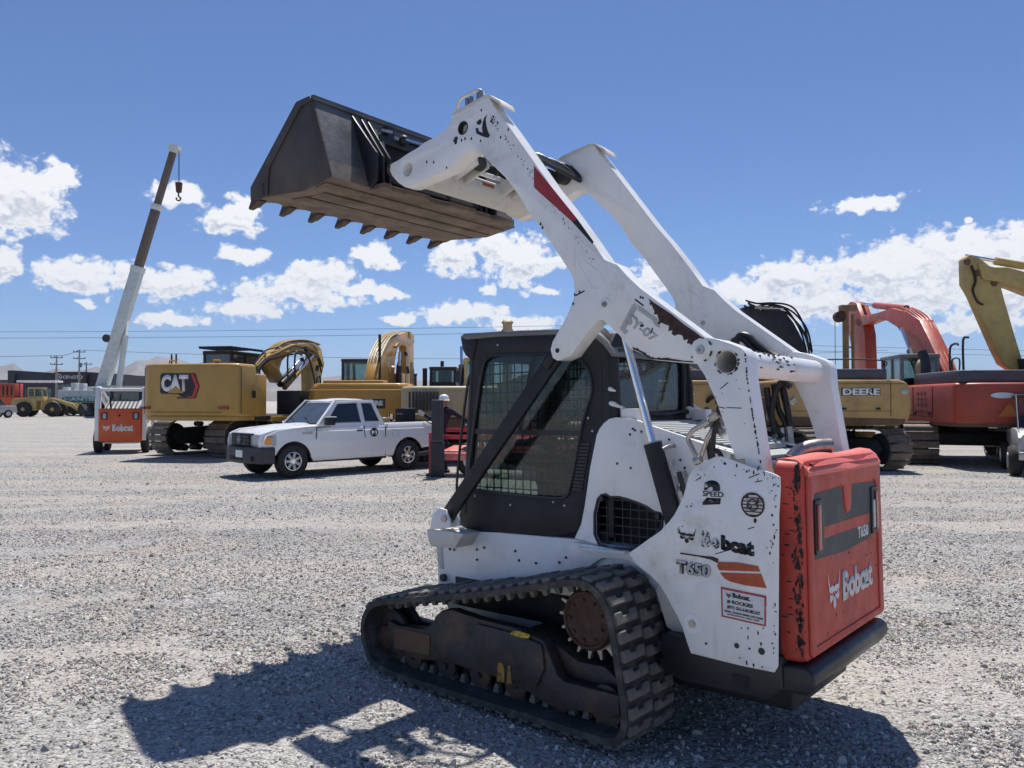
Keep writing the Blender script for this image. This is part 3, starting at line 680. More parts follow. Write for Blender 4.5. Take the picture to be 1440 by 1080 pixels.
def build_body():
    fy = .44
    low = [(0.506, 0.485), (0.511, 0.628), (0.517, 0.718), (0.483, 0.83), (0.177, 0.847), (-0.011, 0.859), (-0.578, 0.873), (-0.908, 0.852), (-1.352, 0.801), (-1.344, 0.459), (-1.109, 0.4), (-0.329, 0.261), (0.354, 0.249)]
    mb = MB(); mb.prism(low, -fy, fy, 'y'); mb.build('lower_body', white, LD, bevel=.006)
    # tank and belly under the frame, in black
    MB().box(-1.75, .2, -.38, .38, .19, .42).build('belly_pan', blackm, LD, bevel=.02)
    MB().box(-1.35, .35, -.445, .445, .38, .56).build('belly_side', blackm, LD, bevel=.01)
    for s in (1, -1):
        # tower: tall side plate with the rounded nose
        tw = [(-0.585, 0.879), (-0.63, 0.96), (-0.655, 1.058), (-0.696, 1.272), (-0.741, 1.445), (-0.76, 1.48), (-0.788, 1.51), (-0.825, 1.533), (-0.866, 1.54), (-0.927, 1.536), (-0.983, 1.528), (-1.096, 1.491), (-1.276, 1.438), (-1.371, 1.407), (-1.524, 1.366), (-1.621, 1.325), (-1.668, 1.163), (-1.609, 0.865), (-0.931, 0.848)]
        hole = [(-0.718, 0.914), (-0.72, 1.024), (-0.745, 1.106), (-0.768, 1.126), (-0.795, 1.131), (-0.822, 1.118), (-0.876, 1.121), (-0.928, 1.113), (-0.992, 1.098), (-1.046, 1.08), (-1.088, 1.058), (-1.124, 1.053), (-1.136, 1.033), (-1.131, 0.986), (-1.093, 0.943), (-1.022, 0.886), (-0.932, 0.852), (-0.826, 0.849), (-0.745, 0.86)]
        mb = MB(); mb.prism(tw, s * .425, s * .45, 'y', holes=[hole]); t_ = mb.build('side_tower', white, LD, bevel=.004)
        mb = MB(); mb.prism(hole, s * .3, s * .33, 'y'); mb.build('opening_back', dark, t_)
        mb = MB()
        hb = [(-0.704, 0.876), (-0.708, 1.106), (-1.127, 1.13), (-1.121, 0.879)]; x0, x1 = min(p[0] for p in hb), max(p[0] for p in hb); z0, z1 = min(p[1] for p in hb), max(p[1] for p in hb)
        k = 0
        z = z0
        while z < z1: mb.cyl((x0, s * .418, z), (x1, s * .418, z), .0035, n=4); z += .045
        x = x0
        while x < x1: mb.cyl((x, s * .415, z0), (x, s * .415, z1), .0035, n=4); x += .05
        mb.build('opening_grille', black, t_, kind='stuff')
        mb = MB(); rim = [(x, s * .448, z) for x, z in hole]; mb.tube(rim, .008, 6, closed=True)
        for (x, z) in [(-0.772, 1.107), (-1.112, 1.038)]: mb.cyl((x, s * .44, z), (x, s * .466, z), .014, n=12)
        mb.build('opening_rim', black, t_)
        # bolt heads and small holes over the plates
        mb = MB()
        for (x, z) in [(-0.982, 1.472), (-1.021, 1.465), (-0.87, 1.296), (-0.953, 1.276), (-1.181, 1.426), (-1.212, 1.395), (-1.242, 1.325), (-1.265, 1.287), (-1.256, 1.244), (-0.97, 1.48), (-0.952, 1.45)]: mb.cyl((x, s * .4505, z), (x, s * .453, z), .0065, n=10)
        for (x, z) in [(0.394, 0.721), (0.356, 0.721), (0.16, 0.741), (0.1, 0.759), (0.16, 0.68), (-0.149, 0.764), (-0.176, 0.713), (-0.304, 0.711), (-0.473, 0.734), (-0.518, 0.766)]: mb.cyl((x, s * .44, z), (x, s * .445, z), .008, n=10)
        for (x, z) in [(-0.596, 0.79)]: mb.cyl((x, s * .44, z), (x, s * .45, z), .016, n=12)
        for (x, z) in [(0.447, 0.537)]: mb.cyl((x, s * .44, z), (x, s * .46, z), .024, n=14)
        mb.build('plate_holes', black, t_, kind='stuff')
        # rounded fender bracket behind the tower
        br = [(-0.567, 0.786), (-0.59, 0.746), (-0.638, 0.724), (-0.694, 0.738), (-0.75, 0.779), (-0.787, 0.798), (-0.937, 0.803), (-1.046, 0.768), (-1.107, 0.722), (-1.108, 0.775), (-1.006, 0.843), (-0.938, 0.847), (-0.751, 0.854), (-0.592, 0.862), (-0.553, 0.827)]
        mb = MB(); mb.prism(br, s * .45, s * .475, 'y'); mb.build('fender_plate', white, LD, bevel=.003)
        mb = MB(); lip = [(-0.64, 0.843), (-0.938, 0.85), (-0.937, 0.832), (-0.696, 0.826)]; mb.prism(lip, s * .45, s * .50, 'y'); mb.build('step_lip', white, LD, bevel=.002)
        # front corner bracket carrying the link arm pin
        o = [(0.419, 0.856), (0.393, 0.955), (0.336, 0.998), (0.28, 0.989), (0.243, 0.931), (0.238, 0.884)]
        for yy in (.50, .575):
            mb = MB(); mb.prism(o, s * yy, s * (yy + .018), 'y'); b_ = mb.build('link_bracket', white, LD, bevel=.003)
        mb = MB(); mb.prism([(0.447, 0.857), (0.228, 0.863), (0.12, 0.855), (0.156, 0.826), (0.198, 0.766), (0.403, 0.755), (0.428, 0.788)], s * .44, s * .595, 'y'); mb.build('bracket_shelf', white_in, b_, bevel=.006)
        x, z = [(0.285, 0.937)][0]
        MB().cyl((x, s * .49, z), (x, s * .605, z), .022, n=18).build('pivot_pin', steel, b_)
        # head of the front frame below the bracket
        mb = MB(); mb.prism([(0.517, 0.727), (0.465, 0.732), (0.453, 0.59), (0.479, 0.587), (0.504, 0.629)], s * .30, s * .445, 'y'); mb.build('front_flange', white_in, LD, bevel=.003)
build_body()

def build_cab():
    cy = .43
    outline = [(0.314, 0.967), (0.294, 1.092), (0.261, 1.248), (0.235, 1.448), (0.202, 1.713), (0.182, 1.88), (0.255, 1.938), (0.28, 1.966), (0.297, 2.062), (0.254, 2.072), (-0.016, 2.064), (-0.45, 2.041), (-0.648, 2.033), (-0.733, 2.01), (-0.797, 1.958), (-0.841, 1.871), (-0.865, 1.718), (-0.861, 1.491), (-0.776, 1.338), (-0.703, 1.106), (-0.605, 0.913), (-0.329, 0.849), (0.174, 0.829), (0.358, 0.888)]
    win = [(0.226, 1.131), (0.237, 1.192), (0.192, 1.479), (0.128, 1.798), (0.103, 1.876), (0.079, 1.905), (0.044, 1.921), (-0.032, 1.925), (-0.291, 1.913), (-0.422, 1.905), (-0.548, 1.889), (-0.606, 1.873), (-0.654, 1.843), (-0.687, 1.794), (-0.704, 1.724), (-0.699, 1.662), (-0.674, 1.615), (-0.629, 1.491), (-0.577, 1.255), (-0.541, 1.136), (-0.525, 1.107), (-0.486, 1.089), (-0.227, 1.09), (0.142, 1.1), (0.202, 1.106)]
    for s in (1, -1):
        mb = MB(); mb.prism(outline, s * (cy - .035), s * cy, 'y', holes=[win]); side = mb.build('cab_side', blackm, LD, bevel=.008)
        mb = MB(); mb.tube([(x, s * (cy + .002), z) for x, z in smooth_poly(win)], .009, 6, closed=True); mb.build('window_seal', black, side)
        c = sum((Vector(p) for p in win), Vector((0, 0))) / len(win)
        big = [(c[0] + (p[0] - c[0]) * 1.02, c[1] + (p[1] - c[1]) * 1.02) for p in win]
        mb = MB(); mb.prism(big, s * (cy - .018), s * (cy - .012), 'y'); mb.build('window_pane', pane, side)
        # sliding window bars
        a = [(0.216, 1.479), (-0.667, 1.468)]; b_ = [(0.21, 1.448), (-0.657, 1.44)]
        mb = MB(); mb.prism([a[0], a[1], b_[1], b_[0]], s * (cy - .022), s * (cy - .002), 'y')
        a = [(-0.302, 1.912), (-0.183, 1.45), (-0.15, 1.45), (-0.27, 1.914)]; mb.prism(a, s * (cy - .03), s * (cy - .012), 'y'); mb.build('window_bar', black, side)
        # welded mesh guard inside the pane
        mb = MB(); xs = [p[0] for p in win]; zs = [p[1] for p in win]
        def inside(x, z):
            r = False; n = len(win)
            for i in range(n):
                (x1, z1), (x2, z2) = win[i], win[(i + 1) % n]
                if (z1 > z) != (z2 > z) and x < (x2 - x1) * (z - z1) / (z2 - z1) + x1: r = not r
            return r
        stp = .058; x = min(xs) + .02
        def runs(fix, vert):
            lo, hi = (min(zs), max(zs)) if vert else (min(xs), max(xs)); k = 140; st = None; out = []
            for i in range(k + 1):
                t = lo + (hi - lo) * i / k; ins = inside(fix, t) if vert else inside(t, fix)
                if ins and st is None: st = t
                if not ins and st is not None: out.append((st, t)); st = None
            if st is not None: out.append((st, hi))
            return out
        while x < max(xs):
            for a, b in runs(x, True): mb.cyl((x, s * (cy - .05), a - .02), (x, s * (cy - .05), b + .02), .0045, n=5, caps=False)
            x += stp
        z = min(zs) + .03
        while z < max(zs):
            for a, b in runs(z, False): mb.cyl((a - .02, s * (cy - .055), z), (b + .02, s * (cy - .055), z), .0045, n=5, caps=False)
            z += stp
        mb.build('mesh_guard', black, side, kind='stuff')
        bt = MB()
        for (x, z) in [(-0.015, 1.986), (0.253, 1.505), (-0.105, 1.029), (-0.425, 1.065), (-0.505, 1.051), (0.184, 1.067), (-0.673, 1.538), (-0.7, 1.468)]: bt.ball((x, s * (cy + .002), z), .0085, .005, .0085, 8, 5)
        bt.build('cab_bolts', steel, side, kind='stuff')
        bt = MB()
        for i in range(14):
            t = i / 13; a = Vector([(-0.651, 1.394)][0]).lerp(Vector([(-0.594, 1.146)][0]), t)
            bt.box(a[0] - .035, a[0] + .03, min(s * cy, s * (cy + .008)), max(s * cy, s * (cy + .008)), a[1] - .006, a[1] + .006)
        bt.build('louvre_strip', black, side)
    # roof with a turned-up front visor
    top = [(0.297, 2.058), (0.254, 2.077), (-0.016, 2.068), (-0.45, 2.045), (-0.672, 2.034), (-0.751, 2.004), (-0.815, 1.949), (-0.859, 1.87), (-0.841, 1.863), (-0.787, 1.928), (-0.732, 1.971), (-0.647, 1.997), (-0.449, 2.013), (-0.016, 2.034), (0.235, 2.035)]
    mb = MB(); mb.prism(top, -.445, .445, 'y'); rf = mb.build('cab_roof', mat('grey_roof_plastic', (.16, .165, .17), .38, var=.1, dirt=((.3, .29, .27), 3, .5, .8)), LD, bevel=.02, seg=3)  # roof in a lighter grey than the cab frame
    mb = MB(); mb.prism([(0.294, 2.057), (0.262, 2.081), (0.153, 2.028), (0.19, 1.898), (0.251, 1.937), (0.276, 1.975)], -.44, .44, 'y'); mb.build('roof_visor', blackm, rf, bevel=.01)
    # rear wall with its window, rounded corners
    yz = [(-.43, 1.50), (.43, 1.50), (.43, 1.93), (.38, 2.0), (-.38, 2.0), (-.43, 1.93)]
    wn = [(-.33, 1.56), (.345, 1.56), (.37, 1.59), (.395, 1.87), (.36, 1.91), (-.32, 1.91), (-.36, 1.87), (-.355, 1.6)]
    mb = MB(); mb.prism([(-.43, .9)] + [(.43, .9)] + yz[1:] + [(-.43, 1.5)], -.83, -.79, 'x', holes=[wn]); rw = mb.build('cab_rear_wall', blackm, LD, bevel=.01)
    mb = MB(); mb.tube([(-.835, y, z) for y, z in smooth_poly(wn)], .014, 6, closed=True); mb.build('rear_window_seal', black, rw)
    mb = MB(); mb.prism([(y * .98, 1.735 + (z - 1.735) * .99) for y, z in wn], -.822, -.817, 'x'); mb.build('rear_window_pane', pane_dk, rw)
    mb = MB()
    for i in range(12): mb.cyl((-.77, -.33 + i * .06, 1.55), (-.77, -.33 + i * .06, 1.92), .0032, n=5)
    for i in range(6): mb.cyl((-.765, -.36, 1.59 + i * .06), (-.765, .37, 1.59 + i * .06), .0032, n=5)
    mb.build('rear_mesh_guard', black, rw, kind='stuff')
    # rear corner posts, light grey shoulder
    for s in (1, -1):
        mb = MB(); mb.tube([(-.80, s * .40, 1.2), (-.80, s * .40, 1.75), (-.79, s * .39, 1.93), (-.72, s * .37, 2.0)], .045, 12); mb.build('corner_post', blackm, LD)
        mb = MB(); mb.tube([(.27, s * .40, .95), (.24, s * .40, 1.3), (.2, s * .40, 1.85), (.2, s * .39, 2.0)], .035, 8); mb.build('front_post', blackm, LD)
    # floor, seat, front lap bars, controls, front frame
    MB().box(-.78, .3, -.4, .4, .86, .93).build('cab_floor', dark, LD, bevel=.01)
    st = MB(); st.box(-.62, -.12, -.24, .24, 1.12, 1.24); seat = st.build('seat', dark, LD, bevel=.04, seg=3)
    st = MB(); st.hexa([(-.66, -.22, 1.22), (-.56, -.22, 1.2), (-.56, .22, 1.2), (-.66, .22, 1.22), (-.8 + .03, -.2, 1.78), (-.68, -.2, 1.8), (-.68, .2, 1.8), (-.77, .2, 1.78)]); st.build('seat_back', dark, seat, bevel=.035, seg=3)
    st = MB(); st.box(-.6, -.15, -.22, .22, .93, 1.12); st.build('seat_base', dark, seat, bevel=.02)
    for s in (1, -1):
        st = MB(); st.box(-.55, .02, s * .3 - .05, s * .3 + .05, 1.26, 1.33); st.build('arm_rest', dark, LD, bevel=.02)
        st = MB(); st.tube([(.0, s * .3, 1.3), (.03, s * .3, 1.4), (.02, s * .29, 1.48)], [.012, .012, .022], 10); st.build('joystick', dark, LD)
    st = MB(); st.tube([(-.5, .3, 1.55), (-.2, .3, 1.42), (-.02, .28, 1.38), (-.02, -.28, 1.38), (-.2, -.3, 1.42), (-.5, -.3, 1.55)], .014, 8); st.build('lap_bar', black, LD)
    fr_ = MB()
    for s in (1, -1): fr_.bar((.29, s * .36, .95), (.24, s * .36, 1.98), .05, .05)
    fr_.bar((.29, -.36, .97), (.29, .36, .97), .06, .06); fr_.bar((.24, -.36, 1.95), (.24, .36, 1.95), .06, .06)
    fr_.bar((.265, -.36, 1.5), (.265, -.36, 1.52), .05, .05); fr_.build('door_frame', black, LD, bevel=.006)
    MB().box(.262, .268, -.34, .34, 1.0, 1.93).build('front_pane', pane, LD)
    # black loop handrail out front of the cab and a white lamp bracket
    hr = [(0.208, 0.43, 1.735), (0.227, 0.43, 1.669), (0.303, 0.43, 1.492), (0.355, 0.43, 1.223), (0.357, 0.43, 1.044)]
    p_ = [(0.23, 0.38, 1.84), (0.273, 0.38, 1.806), (0.306, 0.38, 1.672), (0.346, 0.38, 1.446), (0.386, 0.38, 1.174), (0.387, 0.38, 1.061), (0.356, 0.38, 1.031)]
    MB().tube(spline(p_, 4), .009, 7).build('grab_rail', hose, LD)
    for z_, x_ in ((1.70, .22),):
        pass
build_cab()

def build_hood():
    # hood: slopes down from the cab to the tail
    z0, z1 = 1.515, 1.30
    x0, x1 = -.84, -1.80
    def hz(x): return z0 + (z1 - z0) * (x - x0) / (x1 - x0)
    mb = MB(); mb.prism([(x0, 1.27), (x0, hz(x0) - .02), (x1, hz(x1) - .02), (x1, 1.0), (-1.4, 1.1)], -.42, .42, 'y'); h = mb.build('engine_cover', hood_m, LD, bevel=.006)
    # side rails
    for s in (1, -1):
        mb = MB(); mb.bar((x0 - .02, s * .405, hz(x0) - .005), (x1, s * .405, hz(x1) - .005), .04, .03); mb.build('hood_rail', white, h, bevel=.004)
        mb = MB(); mb.bar((x0 - .04, s * .365, hz(x0) - .004), (-1.5, s * .365, hz(-1.5) - .004), .018, .012); mb.build('hood_seam', black, h)
    g = MB(); g.hexa([(-1.47, -.34, hz(-1.47) - .045), (-.9, -.34, hz(-.9) - .045), (-.9, .34, hz(-.9) - .045), (-1.47, .34, hz(-1.47) - .045), (-1.47, -.34, hz(-1.47) - .008), (-.9, -.34, hz(-.9) - .008), (-.9, .34, hz(-.9) - .008), (-1.47, .34, hz(-1.47) - .008)])
    g.build('grille_bed', dark, h)
    sl = MB(); sl.hexa([(-.012, -.335, -.012), (-.002, -.335, -.012), (-.002, .335, -.012), (-.012, .335, -.012), (-.006, -.335, .014), (.010, -.335, .020), (.010, .335, .020), (-.006, .335, .014)])
    sm = sl.mesh('hood_louvre', hood_m)
    n = 15
    for i in range(n):
        x = -.905 - .555 * i / (n - 1); o = link('hood_louvre', sm, h); o.location = (x, 0, hz(x) + .002)
    # rear deck around the exhaust
    mb = MB(); mb.hexa([(-1.79, -.45, 1.25), (-1.5, -.45, 1.33), (-1.5, .45, 1.33), (-1.79, .45, 1.25), (-1.79, -.45, hz(-1.79)), (-1.5, -.45, hz(-1.5) - .002), (-1.5, .45, hz(-1.5) - .002), (-1.79, .45, hz(-1.79))])
    mb.build('rear_deck', hood_m, h, bevel=.004)
    mb = MB(); mb.bar((-1.66, .5, 1.335), (-1.70, -.05, 1.335), .05, .012); mb.build('deck_strap', black, h, bevel=.003)
    # exhaust elbow
    e = spline([(-1.64, .135, 1.18), (-1.648, .128, 1.25), (-1.665, .10, 1.325), (-1.70, .05, 1.368), (-1.75, -.005, 1.385), (-1.80, -.06, 1.388)], 5)
    mb = MB(); mb.tube(e, .037, 18, caps=False); inner = [p for p in e[-8:]]; mb.tube(inner, .033, 18, caps=False); ex = mb.build('exhaust_pipe', pipe_m, LD)
    MB().cyl(e[-4], e[-5], .0325, n=18).build('pipe_inside', dark, ex)
    # hinge brackets on the tower tops
    for s in (1, -1):
        mb = MB(); mb.prism([(-.81, 1.53), (-.80, 1.57), (-.82, 1.60), (-.86, 1.605), (-.885, 1.585), (-.885, 1.53)], s * .375, s * .40, 'y'); mb.box(-.98, -.885, min(s * .36, s * .43), max(s * .36, s * .43), 1.52, 1.585)
        b = mb.build('hinge_bracket', white, LD, bevel=.004); MB().cyl((-.845, s * .37, 1.572), (-.845, s * .412, 1.572), .017, n=12).build('hinge_bolt', steel, b)
        mb = MB(); mb.tube([(-.80, s * .42, 1.70), (-.83, s * .44, 1.69), (-.86, s * .44, 1.68)], [.012, .012, .004], 8); mb.tube([(-.80, s * .42, 1.62), (-.85, s * .44, 1.61), (-.90, s * .44, 1.59)], [.014, .014, .004], 8); mb.build('side_latch', white, b)
build_hood()

def build_tail():
    YP = .66
    sp = [(-1.064, 0.876), (-1.121, 0.916), (-1.24, 0.998), (-1.287, 1.045), (-1.317, 1.081), (-1.344, 1.129), (-1.367, 1.173), (-1.379, 1.213), (-1.391, 1.253), (-1.41, 1.286), (-1.436, 1.31), (-1.468, 1.33), (-1.5, 1.344), (-1.525, 1.355), (-1.556, 1.359), (-1.587, 1.353), (-1.613, 1.344), (-1.695, 1.318), (-1.8, 1.291), (-1.827, 1.277), (-1.826, 1.22), (-1.817, 1.12), (-1.807, 0.836), (-1.797, 0.476), (-1.781, 0.446), (-1.625, 0.445), (-1.388, 0.454), (-1.378, 0.481), (-1.367, 0.508), (-1.347, 0.566), (-1.322, 0.614), (-1.293, 0.656), (-1.264, 0.704), (-1.227, 0.749), (-1.182, 0.784), (-1.131, 0.811), (-1.092, 0.841)]
    for s in (1, -1):
        mb = MB(); mb.prism(sp, s * (YP - .012), s * YP, 'y'); p = mb.build('side_panel', white, LD, bevel=.004)
        # inner return of the upright housing: box behind the panel
        inn = [(x, z) for x, z in sp]
        c = (-1.5, .9)
        q = [(c[0] + (x - c[0]) * .97, c[1] + (z - c[1]) * .97) for x, z in inn]
        q = [(x, z) for x, z in q if x < -1.22]
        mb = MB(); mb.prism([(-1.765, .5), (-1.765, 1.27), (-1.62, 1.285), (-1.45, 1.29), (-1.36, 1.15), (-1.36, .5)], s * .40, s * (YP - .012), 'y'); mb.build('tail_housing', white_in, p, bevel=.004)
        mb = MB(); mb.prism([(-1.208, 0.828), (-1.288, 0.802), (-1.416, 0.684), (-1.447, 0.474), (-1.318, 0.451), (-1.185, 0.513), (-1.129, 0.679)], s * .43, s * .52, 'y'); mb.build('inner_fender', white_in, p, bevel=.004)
        # pivot washers, round worn lamp guard, bolts, small holes
        x, z = [(-1.402, 0.591)][0]
        mb = MB(); mb.lathe([(0, 0), (.046, 0), (.044, .004), (.02, .005), (0, .005)], (x, s * YP, z), 'y', 28) if s > 0 else None
        if s > 0:
            mb.build('pivot_washer', white, p)
            MB().cyl((x, YP, z), (x, YP + .012, z), .017, n=16).build('pivot_bolt', steel, p)
            x, z = [(-1.704, 1.152)][0]
            mb = MB(); mb.lathe([(0, 0), (.056, 0), (.056, .003), (.05, .004), (0, .002)], (x, YP, z), 'y', 32); g = mb.build('round_vent', mat('worn_vent_paint', (.62, .6, .56), .5, chips=((.08, .05, .035), 20, .54)), p)
            mb = MB()
            for k in range(-3, 4): 
                w = math.sqrt(max(0, .05 ** 2 - (k * .015) ** 2)); mb.box(x - w, x + w, YP + .003, YP + .006, z + k * .015 - .002, z + k * .015 + .002)
            mb.tube([(a, YP + .004, b) for a, b in circ(x, z, .05, 24)], .004, 5, closed=True); mb.tube([(a, YP + .004, b) for a, b in circ(x, z, .024, 18)], .003, 5, closed=True)
            mb.build('vent_bars', rust_m, g, kind='stuff')
            mb = MB()
            for (x, z), r_ in zip([(-1.614, 0.53), (-1.673, 0.528), (-1.727, 0.526), (-1.467, 0.513)], (.012, .005, .015, .006)): mb.cyl((x, YP, z), (x, YP + .002, z), r_, n=12)
            mb.build('panel_holes', black, p, kind='stuff')
        # raised rib on the top edge
    LP = bpy.data.objects['side_panel']
    # lettering on the panel
    lettering('2', [(-1.464, 0.66, 1.136), (-1.551, 0.66, 1.145), (-1.564, 0.66, 1.251), (-1.477, 0.66, 1.25)], blackdec, LP, bold=.06)
    shape([[(0, 0), (1, .04), (1, .96), (0, 1)]], [(-1.461, 0.66, 1.172), (-1.569, 0.66, 1.171), (-1.569, 0.66, 1.203), (-1.462, 0.66, 1.204)], white, LP, 'white_bar', off=.0035)
    lettering('SPEED', [(-1.468, 0.66, 1.177), (-1.569, 0.66, 1.176), (-1.569, 0.66, 1.2), (-1.469, 0.66, 1.201)], blackdec, LP, off=.0055, bold=.02)
    for ch, q_ in (('B', [(-1.456, 0.66, 0.949), (-1.501, 0.66, 0.945), (-1.503, 0.66, 1.017), (-1.458, 0.66, 1.021)]), ('o', [(-1.505, 0.66, 0.946), (-1.543, 0.66, 0.941), (-1.544, 0.66, 0.992), (-1.506, 0.66, 0.995)])): lettering(ch, q_, mat('black_decal_shreds', (.012, .012, .013), .45, var=.1, chips=((.8, .795, .78), 55, .50)), LP, bold=.07)
    lettering('bcat', [(-1.55, 0.66, 0.941), (-1.705, 0.66, 0.927), (-1.707, 0.66, 0.995), (-1.551, 0.66, 1.009)], blackdec2, LP, bold=.07)
    shape(HEAD, [(-1.337, 0.66, 0.957), (-1.424, 0.66, 0.952), (-1.429, 0.66, 1.024), (-1.338, 0.66, 1.029)], blackdec2, LP, 'cat_emblem')
    # outlined model mark: dark body, lighter face
    Q = [(-1.323, 0.66, 0.811), (-1.495, 0.66, 0.809), (-1.5, 0.66, 0.87), (-1.324, 0.66, 0.877)]
    lettering('T650', Q, blackfresh, LP, bold=.085, off=.001)
    lettering('T650', Q, mat('silver_print', (.5, .49, .48), .5, var=.15), LP, bold=.03, off=.0035)
    # orange flash
    Q = [(-1.336, 0.66, 0.734), (-1.756, 0.66, 0.79), (-1.76, 0.66, 0.973), (-1.34, 0.66, 0.931)]
    x0, x1, y0, y1 = 955., 1078., 830., 770.
    def U(px, py): return ((px - x0) / (x1 - x0), (py - y0) / (y1 - y0))
    shape([[U(1013, 790), (U(1040, 791)), U(1067, 796), U(1070, 804), U(1014, 802), U(1011, 796)], [U(1015, 805), U(1071, 807), U(1078, 827), U(1050, 823), U(1030, 818), U(1022, 814)]], Q, orgdec, LP, 'orange_flash')
    shape([[U(957, 777), U(985, 781), U(1005, 783), U(1013, 786), U(1012, 792), U(1002, 787), U(985, 783), U(957, 779)]], Q, rust_m, LP, 'swoosh_line')
    # dealer sticker
    Q = [(-1.546, 0.66, 0.646), (-1.749, 0.66, 0.635), (-1.755, 0.66, 0.766), (-1.546, 0.66, 0.778)]
    shape([[(0, 0), (1, 0), (1, 1), (0, 1)]], Q, redborder, LP, 'sticker', off=.0012)
    shape([[(.04, .06), (.97, .06), (.96, .93), (.04, .93)]], Q, mat('sticker_white', (.7, .7, .69), .4, var=.03), LP, 'sticker_face', off=.0028)
    def sub(Q, u0, v0, u1, v1): return [bilerp(Q, u0, v0), bilerp(Q, u1, v0), bilerp(Q, u1, v1), bilerp(Q, u0, v1)]
    lettering('Bobcat.', sub(Q, .27, .72, .66, .88), blackfresh, LP, off=.0045, bold=.04)
    shape(HEAD, sub(Q, .12, .68, .24, .88), blackfresh, LP, 'cat_emblem', off=.0045)
    lettering('# ROCKIES', sub(Q, .14, .5, .72, .63), blackfresh, LP, off=.0045, bold=.03)
    lettering('(877) GO-4-BOBCAT', sub(Q, .14, .3, .88, .44), blackfresh, LP, off=.0045, bold=.03)
    lettering('DENVER  COLORADO SPRINGS  FORT COLLINS', sub(Q, .08, .2, .94, .26), blackfresh, LP, off=.0045)
    lettering('GRAND JUNCTION  PUEBLO  SALES', sub(Q, .14, .11, .86, .16), blackfresh, LP, off=.0045)
    # scrapes along the edges of the panel
    mb = MB(); rnd = random.Random(3)
    def scr(px, py, rx, ry, sd, y=YP): mb.prism(blot(px, py, rx, ry, 11, .6, sd), y + .0004, y + .0012, 'y')
    spots = [(-1.796, 1.273), (-1.799, 1.243), (-1.789, 1.218), (-1.8, 1.182), (-1.806, 1.152), (-1.789, 1.112), (-1.794, 1.073), (-1.806, 1.052), (-1.796, 1.021), (-1.789, 0.991), (-1.782, 0.975), (-1.775, 0.95), (-1.666, 1.305), (-1.678, 1.296), (-1.711, 1.294), (-1.731, 1.31), (-1.759, 1.287), (-1.792, 0.735), (-1.794, 0.705), (-1.786, 0.644), (-1.789, 0.609), (-1.775, 0.568), (-1.78, 0.53), (-1.668, 0.613), (-1.667, 0.576), (-1.713, 0.602), (-1.725, 0.559), (-1.626, 0.479), (-1.658, 0.464), (-1.69, 0.461), (-1.728, 0.46), (-1.579, 1.327), (-1.562, 1.34), (-1.633, 1.319), (-1.456, 1.259), (-1.477, 1.273), (-1.729, 1.261), (-1.361, 1.031), (-1.334, 1.013), (-1.406, 1.126)]
    for i, (x, z) in enumerate(spots): scr(x, z, .002 + .005 * rnd.random(), .003 + .010 * rnd.random(), i)
    for i in range(46):
        x, z = rnd.choice(spots); scr(x + rnd.gauss(0, .02), z + rnd.gauss(0, .03), .0015 + .0035 * rnd.random(), .0015 + .006 * rnd.random(), 100 + i)
    for p0, p1 in ((0, 1), (2, 3), (4, 5), (6, 7), (8, 9)):
        L_ = [(-1.431, 1.245), (-1.459, 1.262), (-1.688, 1.268), (-1.737, 1.289), (-1.716, 1.251), (-1.749, 1.259), (-1.679, 1.045), (-1.708, 1.056), (-1.522, 0.92), (-1.604, 0.951)]
        a = L_[p0]; b = L_[p1]; mb.bar((a[0], YP + .0006, a[1]), (b[0], YP + .0006, b[1]), .001, .004)
    mb.prism(blot(*[(-1.712, 1.084)][0], .009, .013, 9, .3, 5), YP + .0004, YP + .001, 'y')
    mb.build('scrapes', rust_m, LP, kind='stuff')
build_tail()

